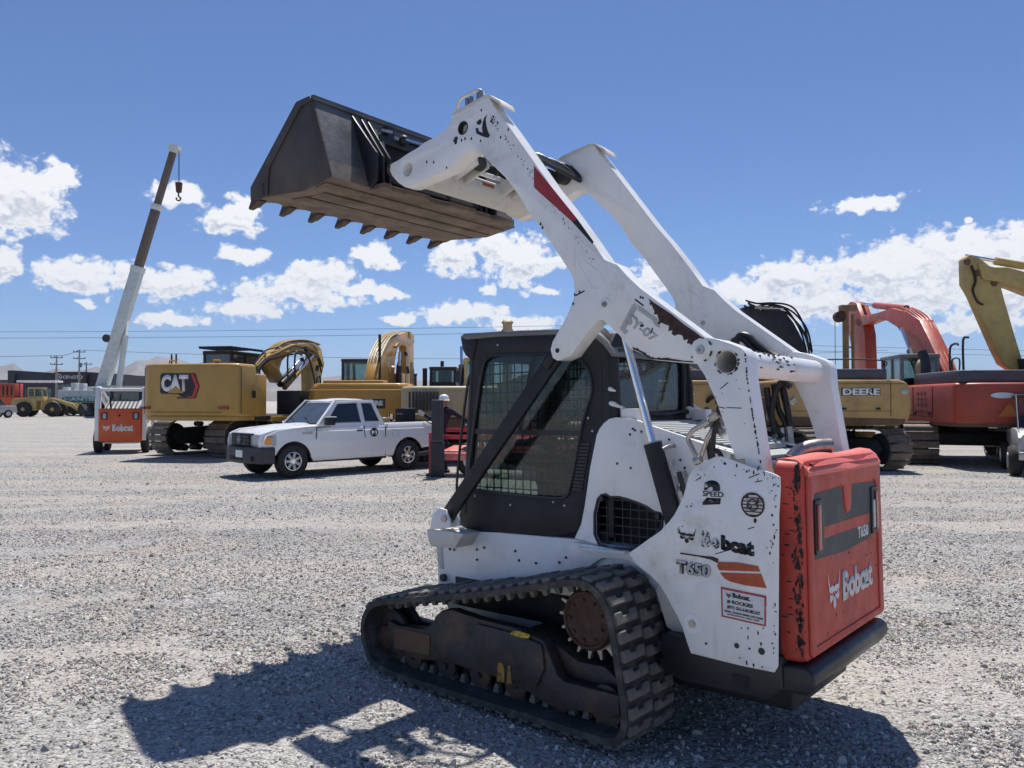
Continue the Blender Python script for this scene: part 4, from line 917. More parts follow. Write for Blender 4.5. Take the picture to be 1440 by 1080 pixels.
def build_tailgate():
    W2 = .565; xb = -1.93; x_f = -1.77
    zb, zt = .475, 1.345
    # body: rounded box, lofted from rings from front (x_f) to back (xb)
    mb = MB()
    def ring(x, w, b, t, r, n=5):
        pts = []
        for (cx, cz, a0) in ((w - r, t - r, 0), (-w + r, t - r, 90), (-w + r * .45, b + r * .45, 180), (w - r * .45, b + r * .45, 270)):
            rr = r if a0 < 180 else r * .45
            for i in range(n): a = R(a0 + 90 * i / (n - 1)); pts.append((x, cx + rr * math.cos(a), cz + rr * math.sin(a)))
        return pts
    rings = [ring(x_f, W2, zb, zt, .05), ring(-1.85, W2, zb, zt, .06), ring(-1.876, W2 - .008, zb + .005, zt - .006, .07), ring(-1.886, W2 - .03, zb + .02, zt - .03, .06)]
    n = len(rings[0])
    vs = [p for r_ in rings for p in r_]; fs = []
    for i in range(len(rings) - 1):
        for k in range(n): fs.append((i * n + k, i * n + (k + 1) % n, (i + 1) * n + (k + 1) % n, (i + 1) * n + k))
    fs.append(tuple(range(n)))
    mb.add(vs, fs)
    tg = mb.build('tailgate', red, LD)
    xf = -1.886
    # outer face with a shallow recess: frame plate with a hole, panel inside it
    out = [(p[1], p[2]) for p in rings[-1]]
    hole = [(-.47, 1.16), (-.44, 1.2), (-.10, 1.21), (-.06, 1.2), (-.045, 1.1), (-.02, 1.075), (.02, 1.075), (.045, 1.1), (.06, 1.2), (.10, 1.21), (.45, 1.2), (.475, 1.16), (.475, .53), (-.47, .53)]
    hole = hole[::-1]
    mb = MB(); mb.prism(out, xf - .012, xf, 'x', holes=[hole]); mb.build('tailgate_rim', red, tg, bevel=.004)
    MB().box(xf - .004, xf - .002, -.48, .48, .52, 1.21).build('tailgate_panel', red, tg)
    xr = xf - .0045
    def P3(y, z, x=xr): return (x, y, z)
    # dark band with stripe
    def patch(poly, m, nm, t=.0015, x=xr): MB().prism(poly, x - t, x, 'x').build(nm, m, tg)
    patch([(.47, 1.155), (.47, .905), (.05, .89), (-.3, .905), (-.455, .935), (-.465, 1.155), (-.44, 1.19), (-.1, 1.2), (-.065, 1.19), (-.055, 1.10), (-.02, 1.065), (.02, 1.065), (.055, 1.10), (.065, 1.19), (.1, 1.2), (.44, 1.19)], greydec, 'dark_band')
    patch([(.33, 1.035), (.33, .985), (-.335, .985), (-.335, 1.035)], red, 'band_stripe', .003)
    # logo hump over the lock and keyhole
    mb = MB(); mb.prism([(.055, 1.22), (.05, 1.11), (.02, 1.07), (-.02, 1.07), (-.05, 1.11), (-.055, 1.22)], xf - .01, xf, 'x'); mb.build('lock_boss', red, tg, bevel=.004)
    MB().cyl((xf - .0115, 0, 1.15), (xf - .008, 0, 1.15), .022, n=20).build('lock_hole', dark, tg)
    # top moulding: raised, wavy cap in a paler red
    pts = []
    nW = 28; mbt = MB(); vs = []; fs = []
    for i in range(nW + 1):
        y = W2 - .035 - (2 * W2 - .07) * i / nW
        bulge = .012 * math.exp(-(y / .12) ** 2); lift = .006 * math.sin(y * 9)
        sec = [(-1.76, zt - .03), (-1.76, zt + .003), (-1.80, zt + .012 + lift), (-1.85, zt + .006 + lift), (-1.882 - bulge * .5, zt - .02 + lift), (-1.903 - bulge, zt - .055 - .5 * bulge), (-1.897, zt - .075), (-1.87, zt - .07)]
        for x, z in sec: vs.append((x, y, z))
    ns = 8
    for i in range(nW):
        for k in range(ns): fs.append((i * ns + k, i * ns + (k + 1) % ns, (i + 1) * ns + (k + 1) % ns, (i + 1) * ns + k))
    fs.append(tuple(range(ns))); fs.append(tuple(nW * ns + k for k in range(ns - 1, -1, -1)))
    mbt.add(vs, fs); mbt.build('top_cap', redtop, tg)
    # strap across the cap
    mb = MB(); mb.hexa([(-1.76, .43, zt + .002), (-1.89, .47, zt - .03), (-1.89, .44, zt - .03), (-1.76, .40, zt + .002), (-1.76, .43, zt + .018), (-1.899, .47, zt - .02), (-1.899, .44, zt - .02), (-1.76, .40, zt + .018)]); mb.build('cap_seam', mat('dark_red_seam', (.16, .03, .03), .6), tg)
    # lamps: black recess, red and clear lens
    for s in (1, -1):
        y0 = s * .41
        MB().box(xf - .016, xf - .002, y0 - .047, y0 + .047, .925, 1.165).build('lamp_housing', black, tg, bevel=.004)
        a, b = (y0 - .005, y0 + .038) if s > 0 else (y0 - .038, y0 + .0)
        MB().box(xf - .024, xf - .014, a, b, .945, 1.145).build('red_lens', lens_r, tg, bevel=.003)
        a, b = (y0 - .042, y0 - .01) if s > 0 else (y0 + .004, y0 + .042)
        MB().box(xf - .022, xf - .014, a, b, .955, 1.10).build('clear_lens' if s < 0 else 'empty_lens', lens_w if s < 0 else black, tg, bevel=.003)
    # white print
    def q(y0, z0, y1, z1): return [(xr, y0, z0), (xr, y1, z0), (xr, y1, z1), (xr, y0, z1)]
    def q4(*p): return [(xr, y, z) for y, z in p]
    lettering('T650', q(-.145, .925, -.315, .985), whitefresh, tg, bold=.03)
    lettering('Bobcat', q4((.10, .66), (-.36, .665), (-.36, .80), (.10, .80)), whitedec, tg, bold=.05)
    shape(HEAD, q4((.30, .645), (.14, .65), (.14, .815), (.30, .82)), whitedec, tg, 'cat_emblem')
    # black wear down the corner
    mb = MB(); rnd = random.Random(9)
    for i in range(210):
        z = .52 + .8 * rnd.random(); r_ = .0015 + .005 * rnd.random() ** 2 * 1.6; x = -1.862 + rnd.gauss(0, .010)
        mb.prism(blot(x, z, r_, r_ * (1.5 + 2.5 * rnd.random()), 10, .6, i), W2 - .0005, W2 + .0015, 'y')
    for i in range(16):
        z = .6 + .65 * rnd.random(); mb.prism(blot(-1.82 + rnd.gauss(0, .015), z, .02 * rnd.random() + .006, .004, 9, .6, 70 + i), W2 - .0005, W2 + .001, 'y')
    for i in range(26):
        y = rnd.uniform(-.45, .45); z = rnd.uniform(.52, .9); mb.prism(blot(y, z, .003 + .006 * rnd.random(), .003 + .006 * rnd.random(), 8, .6, i + 200), xr - .001, xr, 'x')
    mb.build('scrapes', chip_m, tg, kind='stuff')
    # dark box painting in the shade of the gap between panel and gate
    MB().box(-1.775, -1.74, .56, .645, .5, 1.27).build('gate_gap_shade', dark, LD)
    # bumper: heavy dark casting under the gate
    # bumper, section in x-z, wide in y with a tapering end
    mb = MB()
    P = [(-1.72, .345), (-1.72, .462), (-1.89, .466), (-1.922, .445), (-1.925, .40), (-1.89, .35)]
    mb.prism(P, -.50, .585, 'y'); bp = mb.build('rear_bumper', black, LD, bevel=.012, seg=3)
    mb = MB(); mb.prism([(-1.2, .50), (-1.2, .33), (-1.3, .30), (-1.72, .30), (-1.79, .36), (-1.79, .5)], -.60, .60, 'y', ); mb.build('bumper_frame', black, bp, bevel=.008)
    mb = MB(); mb.box(-1.64, -1.56, .6, .603, .33, .385); mb.build('tie_slot', dark, bp)
build_tailgate()

def build_arms():
    arm = [(0.699, 3.243), (0.608, 3.265), (0.513, 3.28), (0.446, 3.3), (0.316, 3.314), (0.259, 3.335), (0.227, 3.359), (0.202, 3.392), (0.165, 3.413), (0.11, 3.421), (0.044, 3.429), (-0.02, 3.441), (-0.078, 3.442), (-0.112, 3.428), (-0.145, 3.372), (-0.265, 3.219), (-0.416, 3.013), (-0.579, 2.79), (-0.683, 2.664), (-0.819, 2.48), (-0.906, 2.355), (-0.983, 2.318), (-1.046, 2.248), (-1.115, 2.182), (-1.272, 2.06), (-1.402, 1.959), (-1.477, 1.899), (-1.505, 1.847), (-1.482, 1.799), (-1.435, 1.785), (-1.398, 1.791), (-1.305, 1.802), (-1.188, 1.819), (-1.117, 1.855), (-1.055, 1.881), (-0.985, 1.961), (-0.909, 2.026), (-0.887, 2.043), (-0.856, 2.042), (-0.829, 2.018), (-0.764, 1.956), (-0.68, 1.871), (-0.622, 1.852), (-0.589, 1.85), (-0.56, 1.867), (-0.546, 1.911), (-0.561, 1.956), (-0.659, 2.083), (-0.703, 2.166), (-0.713, 2.222), (-0.705, 2.281), (-0.678, 2.33), (-0.631, 2.394), (-0.491, 2.589), (-0.396, 2.702), (-0.329, 2.808), (-0.245, 2.916), (-0.163, 2.996), (-0.086, 3.073), (-0.046, 3.112), (0.0, 3.136), (0.041, 3.145), (0.089, 3.139), (0.143, 3.117), (0.211, 3.079), (0.299, 3.071), (0.428, 3.058), (0.582, 3.04), (0.637, 3.051), (0.699, 3.092), (0.756, 3.147), (0.784, 3.191), (0.777, 3.233)]
    h1 = [(0.609, 3.162)][0]; h2 = [(0.105, 3.305)][0]
    for s in (1, -1):
        holes = [circ(h1[0], h1[1], .046, 24), circ(h2[0], h2[1], .035, 20)]
        mb = MB(); mb.prism(arm, s * (A - AW), s * A, 'y', holes=holes)
        a = mb.build('lift_arm', white, LD, bevel=.007)
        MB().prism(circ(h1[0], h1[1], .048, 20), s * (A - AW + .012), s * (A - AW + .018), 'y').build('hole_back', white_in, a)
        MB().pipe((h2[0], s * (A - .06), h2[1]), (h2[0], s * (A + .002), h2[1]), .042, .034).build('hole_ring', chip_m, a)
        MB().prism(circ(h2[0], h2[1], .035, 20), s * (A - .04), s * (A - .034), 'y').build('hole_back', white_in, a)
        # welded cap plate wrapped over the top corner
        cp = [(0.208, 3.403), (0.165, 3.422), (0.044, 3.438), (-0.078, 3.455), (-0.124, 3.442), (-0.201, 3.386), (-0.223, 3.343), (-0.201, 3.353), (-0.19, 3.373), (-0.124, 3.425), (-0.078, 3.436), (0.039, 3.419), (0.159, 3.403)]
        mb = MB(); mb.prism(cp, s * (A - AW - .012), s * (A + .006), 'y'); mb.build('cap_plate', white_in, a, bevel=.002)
        # grab handle with bolt heads
        hd = [(0.203, 3.443), (0.202, 3.479), (0.184, 3.514), (0.147, 3.526), (0.086, 3.531), (0.026, 3.532), (-0.003, 3.519), (-0.02, 3.492), (-0.043, 3.455)]
        mb = MB(); mb.tube(spline([(x, s * .545, z) for x, z in hd], 3), .0095, 8); mb.build('grab_handle', white_in, a) if s > 0 else None
        if s > 0:
            mb = MB()
            for (x, z) in [(0.102, 3.478), (0.066, 3.477), (0.007, 3.486), (-0.011, 3.494)]: mb.cyl((x, s * .56, z - .03), (x, s * .56, z + .02), .014, n=10)
            mb.build('hose_fitting', steel, a)
        # raised pressing outlines on the plate
        yo = s * A if s > 0 else -(A - AW)
        mb = MB()
        o1 = [(-0.739, 2.375), (-0.762, 2.379), (-0.794, 2.352), (-0.861, 2.306), (-0.9, 2.256), (-0.908, 2.229), (-0.881, 2.21), (-0.85, 2.206), (-0.824, 2.224), (-0.788, 2.278), (-0.748, 2.347)]
        mb.tube(smooth_poly([(x, yo, z) for x, z in o1], 2), .0035, 5, closed=True)
        o2 = [(-0.665, 2.44), (-0.656, 2.48), (-0.68, 2.499), (-0.718, 2.501), (-0.773, 2.465), (-0.836, 2.414), (-0.884, 2.366), (-0.914, 2.335)]
        mb.tube(smooth_poly([(x, yo, z) for x, z in o2], 2, False), .0035, 5)
        mb.build('pressed_rib', white, a)
        # boss bolt on the Y plate and pin at the fork tip
        x, z = [(-0.906, 2.122)][0]
        mb = MB(); yb = yo; d = 1
        mb.lathe([(0, 0), (.033, 0), (.033, .004), (.028, .006), (0, .006)], (x, yb, z), 'y', 24); mb.build('boss_washer', white, a)
        mb = MB(); mb.lathe([(0, 0), (.017, 0), (.014, .014), (.006, .014), (.006, .006), (0, .006)], (x, yb, z), 'y', 16); mb.build('boss_bolt', steel, a)
        x, z = [(-0.594, 1.904)][0]
        mb = MB(); mb.cyl((x, s * (A - AW - .003), z), (x, s * (A + .003), z), .013, n=14); mb.build('fork_pin', chip_m, a)
        x, z = [(0.792, 3.212)][0]
        mb = MB(); mb.cyl((x, s * (A - AW - .03), z), (x, s * (A - .02), z), .045, n=20); mb.build('attachment_pivot', rusty, a)
        # diagonal black link from the front bracket to the fork
        pa = Vector((.317, s * .545, .934)); pb = [(-0.571, 0.545, 1.908)][0]; pb = Vector((pb[0], s * .545, pb[2]))
        mb = MB(); d = (pb - pa).normalized()
        mb.bar(pa - d * .02, pb + d * .02, .035, .092); lk = mb.build('link_arm', blackm, LD, bevel=.006)
        MB().bar(pb - d * .12, pb + d * .05, .075, .05).build('link_end', chip_m, lk, bevel=.01)
        # upright (rear link)
        up = [(-1.646, 1.352), (-1.605, 1.345), (-1.581, 1.411), (-1.544, 1.531), (-1.511, 1.621), (-1.459, 1.732), (-1.418, 1.792), (-1.397, 1.827), (-1.398, 1.871), (-1.424, 1.899), (-1.468, 1.909), (-1.528, 1.895), (-1.601, 1.866), (-1.638, 1.848), (-1.657, 1.83), (-1.667, 1.801), (-1.671, 1.705), (-1.695, 1.542), (-1.716, 1.385), (-1.733, 1.279), (-1.66, 1.276)]
        x, z = [(-1.571, 1.787)][0]
        mb = MB(); mb.prism(up, s * .49, s * .6055, 'y', holes=[circ(x, z, .053, 26)]); u = mb.build('rear_upright', white, LD, bevel=.01, seg=3)
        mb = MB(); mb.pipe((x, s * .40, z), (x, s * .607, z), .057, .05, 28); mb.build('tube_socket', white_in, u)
        x2, z2 = [(-1.445, 1.851)][0]
        mb = MB(); mb.lathe([(0, 0), (.055, 0), (.055, .004), (.05, .006), (0, .006)], (x2, s * .6055 if s > 0 else -.49, z2), 'y', 28); w_ = mb.build('pivot_cover', white, u)
        mb = MB(); mb.lathe([(0, 0), (.022, 0), (.02, .016), (.008, .016), (.008, .008), (0, .008)], (x2, s * .6055 if s > 0 else -.49, z2), 'y', 18); mb.build('pivot_bolt', steel, w_)
        if s > 0:
            mb = MB(); rnd = random.Random(4)
            for k in range(7):
                a0 = (30, 60, 95, 140, 190, 240, 320)[k]; l = rnd.randint(10, 26)
                mb.tube([(x2 + .056 * math.cos(R(t)), .612, z2 + .056 * math.sin(R(t))) for t in range(a0, a0 + l, 4)], .0045, 4)
            mb.build('worn_ring', chip_m, w_, kind='stuff')
    x, z = [(-1.571, 1.787)][0]
    MB().pipe((x, -.49, z), (x, .49, z), .064, .05, 32).build('rear_cross_tube', white, LD)
    # front cross tube and bell ends, with its thinner hose pipe
    fx, fz = .565, 3.145
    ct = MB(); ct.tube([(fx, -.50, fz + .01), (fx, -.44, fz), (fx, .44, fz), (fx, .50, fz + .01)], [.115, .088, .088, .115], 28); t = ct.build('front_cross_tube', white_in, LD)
    MB().tube([(.50, -.30, 3.255), (.50, .33, 3.245)], .016, 10).build('tube_pipe', white, t)
    shape([[(0, 0), (1, 0), (1, 1), (0, 1)]], [(fx - .089, .02, 3.16), (fx - .089, -.10, 3.16), (fx - .081, -.10, 3.185), (fx - .081, .02, 3.185)], mat('warning_label_red', (.45, .09, .05), .5), t, 'warning_label')
    return arm, up
ARM, UP = build_arms()

def build_arm_marks():
    a = bpy.data.objects['lift_arm']; yo = A
    # red blade-shaped decal turning black
    mb = MB(); mb.prism([(-0.446, 2.95), (-0.444, 2.829), (-0.469, 2.804), (-0.705, 2.587), (-0.738, 2.597), (-0.564, 2.809)], yo + .0004, yo + .0018, 'y'); mb.build('arm_decal', reddec, a)
    mb = MB(); mb.prism([(-0.705, 2.587), (-0.738, 2.597), (-0.841, 2.458), (-0.832, 2.448)], yo + .0004, yo + .0018, 'y'); mb.build('arm_decal_tip', blackfresh, a)
    # big torn black patch and other bare spots at the top corner
    mb = MB(); mb.prism(blot(*[(-0.031, 3.305)][0], .025, .022, 15, .5, 3), yo, yo + .0015, 'y')
    mb.prism([(-0.094, 3.335), (-0.082, 3.308), (-0.088, 3.268), (-0.099, 3.236), (-0.115, 3.206), (-0.104, 3.192), (-0.076, 3.203), (-0.059, 3.233), (-0.053, 3.264), (-0.059, 3.297), (-0.071, 3.32)], yo, yo + .0016, 'y')
    mb.prism([(-0.007, 3.242), (-0.001, 3.278), (-0.019, 3.273), (-0.03, 3.249), (-0.064, 3.232), (-0.087, 3.213), (-0.07, 3.205)], yo, yo + .0015, 'y')
    for i, (x, z) in enumerate([(-0.041, 3.19), (0.035, 3.222), (0.167, 3.246), (-0.049, 3.373), (-0.128, 3.288), (-0.178, 3.262), (-0.199, 3.173), (0.118, 3.234), (0.088, 3.235), (0.362, 3.153), (0.248, 3.092), (0.427, 3.168), (-0.487, 2.613), (-0.501, 2.591), (-0.259, 3.203)]): mb.prism(blot(x, z, .008 if i != 2 else .024, .012 if i != 2 else .03, 11, .5, i), yo, yo + .0014, 'y')
    rnd = random.Random(6)
    for i in range(90):
        t = rnd.random(); e = Vector([(-0.162, 3.33)][0]).lerp(Vector([(-0.897, 2.345)][0]), t * t)
        mb.prism(blot(e.x + .012 + rnd.random() * .03, e.y - .012 - rnd.random() * .04, .002 + .004 * rnd.random(), .002 + .007 * rnd.random(), 8, .6, i), yo, yo + .0012, 'y')
    for i in range(60):
        e = rnd.choice([(-0.008, 3.363), (0.172, 3.366), (0.082, 3.212), (-0.122, 3.247), (0.427, 3.204), (-0.768, 2.167), (-0.625, 1.99), (-1.11, 1.952), (-1.23, 1.907), (-0.581, 2.265), (0.699, 3.172)])
        mb.prism(blot(e[0] + rnd.gauss(0, .05), e[1] + rnd.gauss(0, .05), .0015 + .003 * rnd.random(), .0015 + .004 * rnd.random(), 7, .6, i), yo - .0005, yo + .001, 'y') if False else None
    mb.build('bare_spots', chip_m, a, kind='stuff')
    # long rust scar under the arm top edge and ragged lower edge
    mb = MB(); top = [(-1.163, 2.127), (-1.214, 2.09), (-1.291, 2.037), (-1.354, 1.983), (-1.413, 1.941), (-1.463, 1.9)]; low = [(x + rnd.uniform(-.012, .02), z - rnd.uniform(.02, .05)) for x, z in spline2([(-1.455, 1.891), (-1.401, 1.908), (-1.353, 1.939), (-1.308, 1.974), (-1.271, 2.008), (-1.224, 2.04), (-1.186, 2.086)], 4)]
    mb.prism([(x, z - .004) for x, z in top] + low, yo + .0002, yo + .002, 'y')
    bl = spline2([(-1.068, 1.876), (-1.117, 1.855), (-1.157, 1.828), (-1.188, 1.819), (-1.266, 1.808), (-1.398, 1.791)], 7)
    mb.prism([(x, z + .003) for x, z in bl] + [(x, z + .008 + rnd.random() * .012) for x, z in bl[::-1]], yo + .0002, yo + .002, 'y')
    for i, (x, z) in enumerate([(-1.118, 2.136), (-1.13, 2.131), (-1.174, 2.098), (-1.194, 2.085), (-1.217, 2.062), (-1.278, 2.011), (-0.713, 2.196), (-0.746, 2.207), (-0.703, 2.147)]): mb.prism(blot(x, z, .008, .01, 10, .6, i), yo, yo + .0014, 'y')
    mb.build('rust_scar', rust_m, a, kind='stuff')
    # dashes
    mb = MB()
    for q in ([(-0.717, 2.188), (-0.778, 2.207)], [(-1.085, 2.129), (-1.134, 2.091)]): mb.bar((q[0][0], yo, q[0][1]), (q[1][0], yo, q[1][1]), .002, .008)
    mb.build('scratch', chip_m, a, kind='stuff')
    # hexagon outline and stock number in grey spray
    Q = [(-0.993, 0.595, 1.925), (-1.237, 0.595, 1.907), (-1.241, 0.595, 2.101), (-0.997, 0.595, 2.127)]
    def U(px, py): return ((px - 872) / 60, (480 - py) / 56)
    hx = [[U(889, 429), U(893, 425), U(896, 434), U(879, 463), U(884, 466), U(878, 471), U(871, 462)], [U(896, 428), U(903, 432), U(926, 449), U(929, 462), U(922, 458), U(917, 450), U(898, 437)]]
    shape(hx, Q, greyspray, a, 'spray_mark', off=.0008, thick=.001)
    lettering('SY-07', [(-1.025, 0.595, 2.016), (-1.186, 0.595, 1.904), (-1.214, 0.595, 1.936), (-1.063, 0.595, 2.063)], greyspray, a, off=.001, thick=.001, bold=.03)
    mb = MB(); mb.prism(blot(*[(-1.123, 1.993)][0], .014, .01, 9, .4, 2), yo, yo + .0022, 'y'); mb.bar((*[(x, yo, z) for x, z in [(-1.184, 1.977)]][0],), (*[(x, yo, z) for x, z in [(-1.171, 1.95)]][0],), .003, .006); mb.build('bare_spots', chip_m, a, kind='stuff')
    # wear on the upright
    u = bpy.data.objects['rear_upright']; yu = .6055
    mb = MB()
    for q in ([(-1.537, 1.665), (-1.576, 1.693)], [(-1.524, 1.583), (-1.559, 1.576)], [(-1.566, 1.579), (-1.638, 1.575)]): mb.bar((q[0][0], yu, q[0][1]), (q[1][0], yu, q[1][1]), .002, .004)
    e = spline2([(-1.664, 1.817), (-1.669, 1.747), (-1.671, 1.705), (-1.682, 1.619), (-1.693, 1.542), (-1.705, 1.46), (-1.716, 1.385), (-1.73, 1.304)], 8)
    for i, (x, z) in enumerate(e):
        if rnd.random() < .55: mb.prism(blot(x + .004, z, .003 + .004 * rnd.random(), .004 + .009 * rnd.random(), 8, .6, i), yu - .002, yu + .0012, 'y')
    hx_, hz_ = [(-1.571, 1.787)][0]
    for k in range(26):
        t = rnd.uniform(130, 420); mb.prism(blot(hx_ + .057 * math.cos(R(t)), hz_ + .057 * math.sin(R(t)), .004 + .005 * rnd.random(), None, 8, .6, k), yu, yu + .0025, 'y')
    for i in range(14): mb.prism(blot(hx_ + rnd.gauss(0, .06), hz_ - rnd.random() * .5, .003, .004, 7, .6, i), yu - .0005, yu + .001, 'y')
    mb.build('scrapes', chip_m, u, kind='stuff')
    mb = MB(); rt = bpy.data.objects['rear_cross_tube']
    for i in range(40):
        y = rnd.gauss(.12, .12); t = rnd.uniform(95, 200); c = Vector((hx_ + .0645 * math.cos(R(t)), y, hz_ + .0645 * math.sin(R(t))))
        mb.ball(c, .004 + .006 * rnd.random(), .004 + .02 * rnd.random(), .003 + .003 * rnd.random(), 6, 4)
    mb.build('scrapes', chip_m, rt, kind='stuff')
def spline2(p, k):
    return [(v.x, v.y) for v in spline([(a, b, 0) for a, b in p], k)]
build_arm_marks()

def build_hydraulics():
    for s in (1, -1):
        y = s * .545
        a = [(-0.987, 1.965), (-1.142, 1.407), (-1.271, 0.97)]; (x0, z0), (x1, z1), (x2, z2) = a
        cy = MB(); cy.tube([(x1, y, z1), (x2 - .05, y, z2 - .16)], .046, 28); c = cy.build('lift_cylinder', blackm, LD, bevel=0)
        MB().cyl((x1, y, z1), (x1 + (x0 - x1) * .012, y, z1 + (z0 - z1) * .012), .047, n=28).build('gland', steel, c)
        MB().cyl((x1, y, z1), (x0, y, z0), .0205, n=24).build('piston_rod', chrome, c)
        # feed line with a bent union alongside the barrel
        off = -.075
        d = Vector((x2 - x1, 0, z2 - z1)).normalized(); nrm = Vector((-abs(d.z), 0, d.x if d.x < 0 else -d.x)).normalized()
        P = [Vector((x1, y, z1)) + d * t + Vector((off, s * o_, 0)) * k for t, k, o_ in ((.03, .55, 0), (.012, .8, -.1), (.03, 1.05, -.15), (.07, 1.1, -.15), (.14, 1.1, -.1), (.22, 1.05, 0), (.30, 1.0, 0), (.42, .95, 0))]
        MB().tube(spline(P, 4), .011, 10).build('feed_pipe', steel, c)
        mb = MB()
        for t in (.08, .13, .24, .29): mb.cyl(Vector((x1, y, z1)) + d * t + Vector((off * 1.07, 0, 0)), Vector((x1, y, z1)) + d * (t + .028) + Vector((off * 1.07, 0, 0)), .018, n=6)
        mb.build('pipe_union', steel, c)
        MB().cyl(Vector((x1, y, z1)) + d * .14 + Vector((off * 1.35, 0, 0)), Vector((x1, y, z1)) + d * .5 + Vector((off * 1.35, 0, 0)), .013, n=10).build('feed_hose', hose, c)
    # hard pipes and hoses between tower and upright
    p1 = [(-1.371, 0.52, 1.338), (-1.335, 0.52, 1.406), (-1.324, 0.52, 1.436), (-1.352, 0.52, 1.474), (-1.408, 0.52, 1.501), (-1.449, 0.52, 1.531), (-1.472, 0.52, 1.558)]
    p2 = [(-1.362, 0.48, 1.336), (-1.389, 0.48, 1.395), (-1.405, 0.48, 1.439), (-1.435, 0.48, 1.474), (-1.462, 0.48, 1.504)]
    hg = MB(); hg.tube(spline(p1, 4), .0125, 10); hg.tube(spline(p2, 4), .0115, 10); hh = hg.build('hard_pipe', pipe_m, LD)
    mb = MB()
    for q in ([(-1.356, 0.52, 1.324), (-1.39, 0.52, 1.335)], [(-1.404, 0.52, 1.498), (-1.438, 0.52, 1.518)], [(-1.446, 0.52, 1.531), (-1.475, 0.52, 1.551)]): mb.cyl(q[0], q[1], .021, n=8)
    mb.build('pipe_fitting', steel, hh)
    for q in ([(-1.481, 0.5, 1.605), (-1.465, 0.5, 1.524), (-1.448, 0.5, 1.45), (-1.439, 0.5, 1.339)], [(-1.465, 0.46, 1.592), (-1.426, 0.46, 1.49), (-1.399, 0.46, 1.422), (-1.411, 0.46, 1.319)], [(-1.432, 0.5, 1.356), (-1.45, 0.5, 1.376), (-1.475, 0.5, 1.367), (-1.489, 0.5, 1.33)]): MB().tube(spline(q, 4), .012, 8).build('arm_hose', hose, LD)
    mb = MB()
    for q in ([(-1.442, 0.47, 1.49), (-1.485, 0.47, 1.45)], [(-1.457, 0.47, 1.524), (-1.493, 0.47, 1.49)]): mb.cyl(q[0], q[1], .02, n=8)
    mb.build('valve_block', steel, LD)
    # machinery and hoses seen through the uprights, behind the hood on the far side
    fz = []
    for q in ([(-1.36, -0.45, 1.724), (-1.382, -0.45, 1.593), (-1.421, -0.45, 1.495), (-1.451, -0.45, 1.406), (-1.466, -0.45, 1.35)], [(-1.406, -0.45, 1.743), (-1.428, -0.45, 1.632), (-1.442, -0.45, 1.539), (-1.452, -0.45, 1.438)], [(-1.33, -0.42, 1.704), (-1.347, -0.42, 1.56), (-1.382, -0.42, 1.471), (-1.422, -0.42, 1.418)], [(-1.381, -0.4, 1.439), (-1.364, -0.4, 1.56), (-1.396, -0.4, 1.689), (-1.438, -0.4, 1.736), (-1.478, -0.4, 1.698)]): MB().tube(spline(q, 5), .018, 8).build('arm_hose', hose, LD)
    mb = MB()
    for q in ([(-1.411, -0.43, 1.471), (-1.417, -0.43, 1.39)], [(-1.448, -0.43, 1.479), (-1.458, -0.43, 1.382)], [(-1.386, -0.43, 1.454), (-1.36, -0.43, 1.389)], [(-1.464, -0.43, 1.615), (-1.493, -0.43, 1.639)]): mb.cyl(q[0], q[1], .021, n=8)
    mb.build('hose_coupling', steel, LD, kind='stuff')
    MB().tube([*[(-1.401, -0.45, 1.702), (-1.456, -0.45, 1.446)]], .013, 12).build('far_piston_rod', chrome, LD)
    # hose bundle seen where the far arm meets its upright
    for q in ([(-1.154, -0.4, 1.958), (-1.182, -0.4, 2.014), (-1.235, -0.4, 2.006), (-1.277, -0.4, 1.966), (-1.352, -0.4, 1.903), (-1.413, -0.4, 1.871)], [(-1.137, -0.4, 1.984), (-1.199, -0.4, 1.996), (-1.267, -0.4, 1.925), (-1.343, -0.4, 1.879)]): MB().tube(spline(q, 5), .02, 8).build('arm_hose', hose, LD)
build_hydraulics()

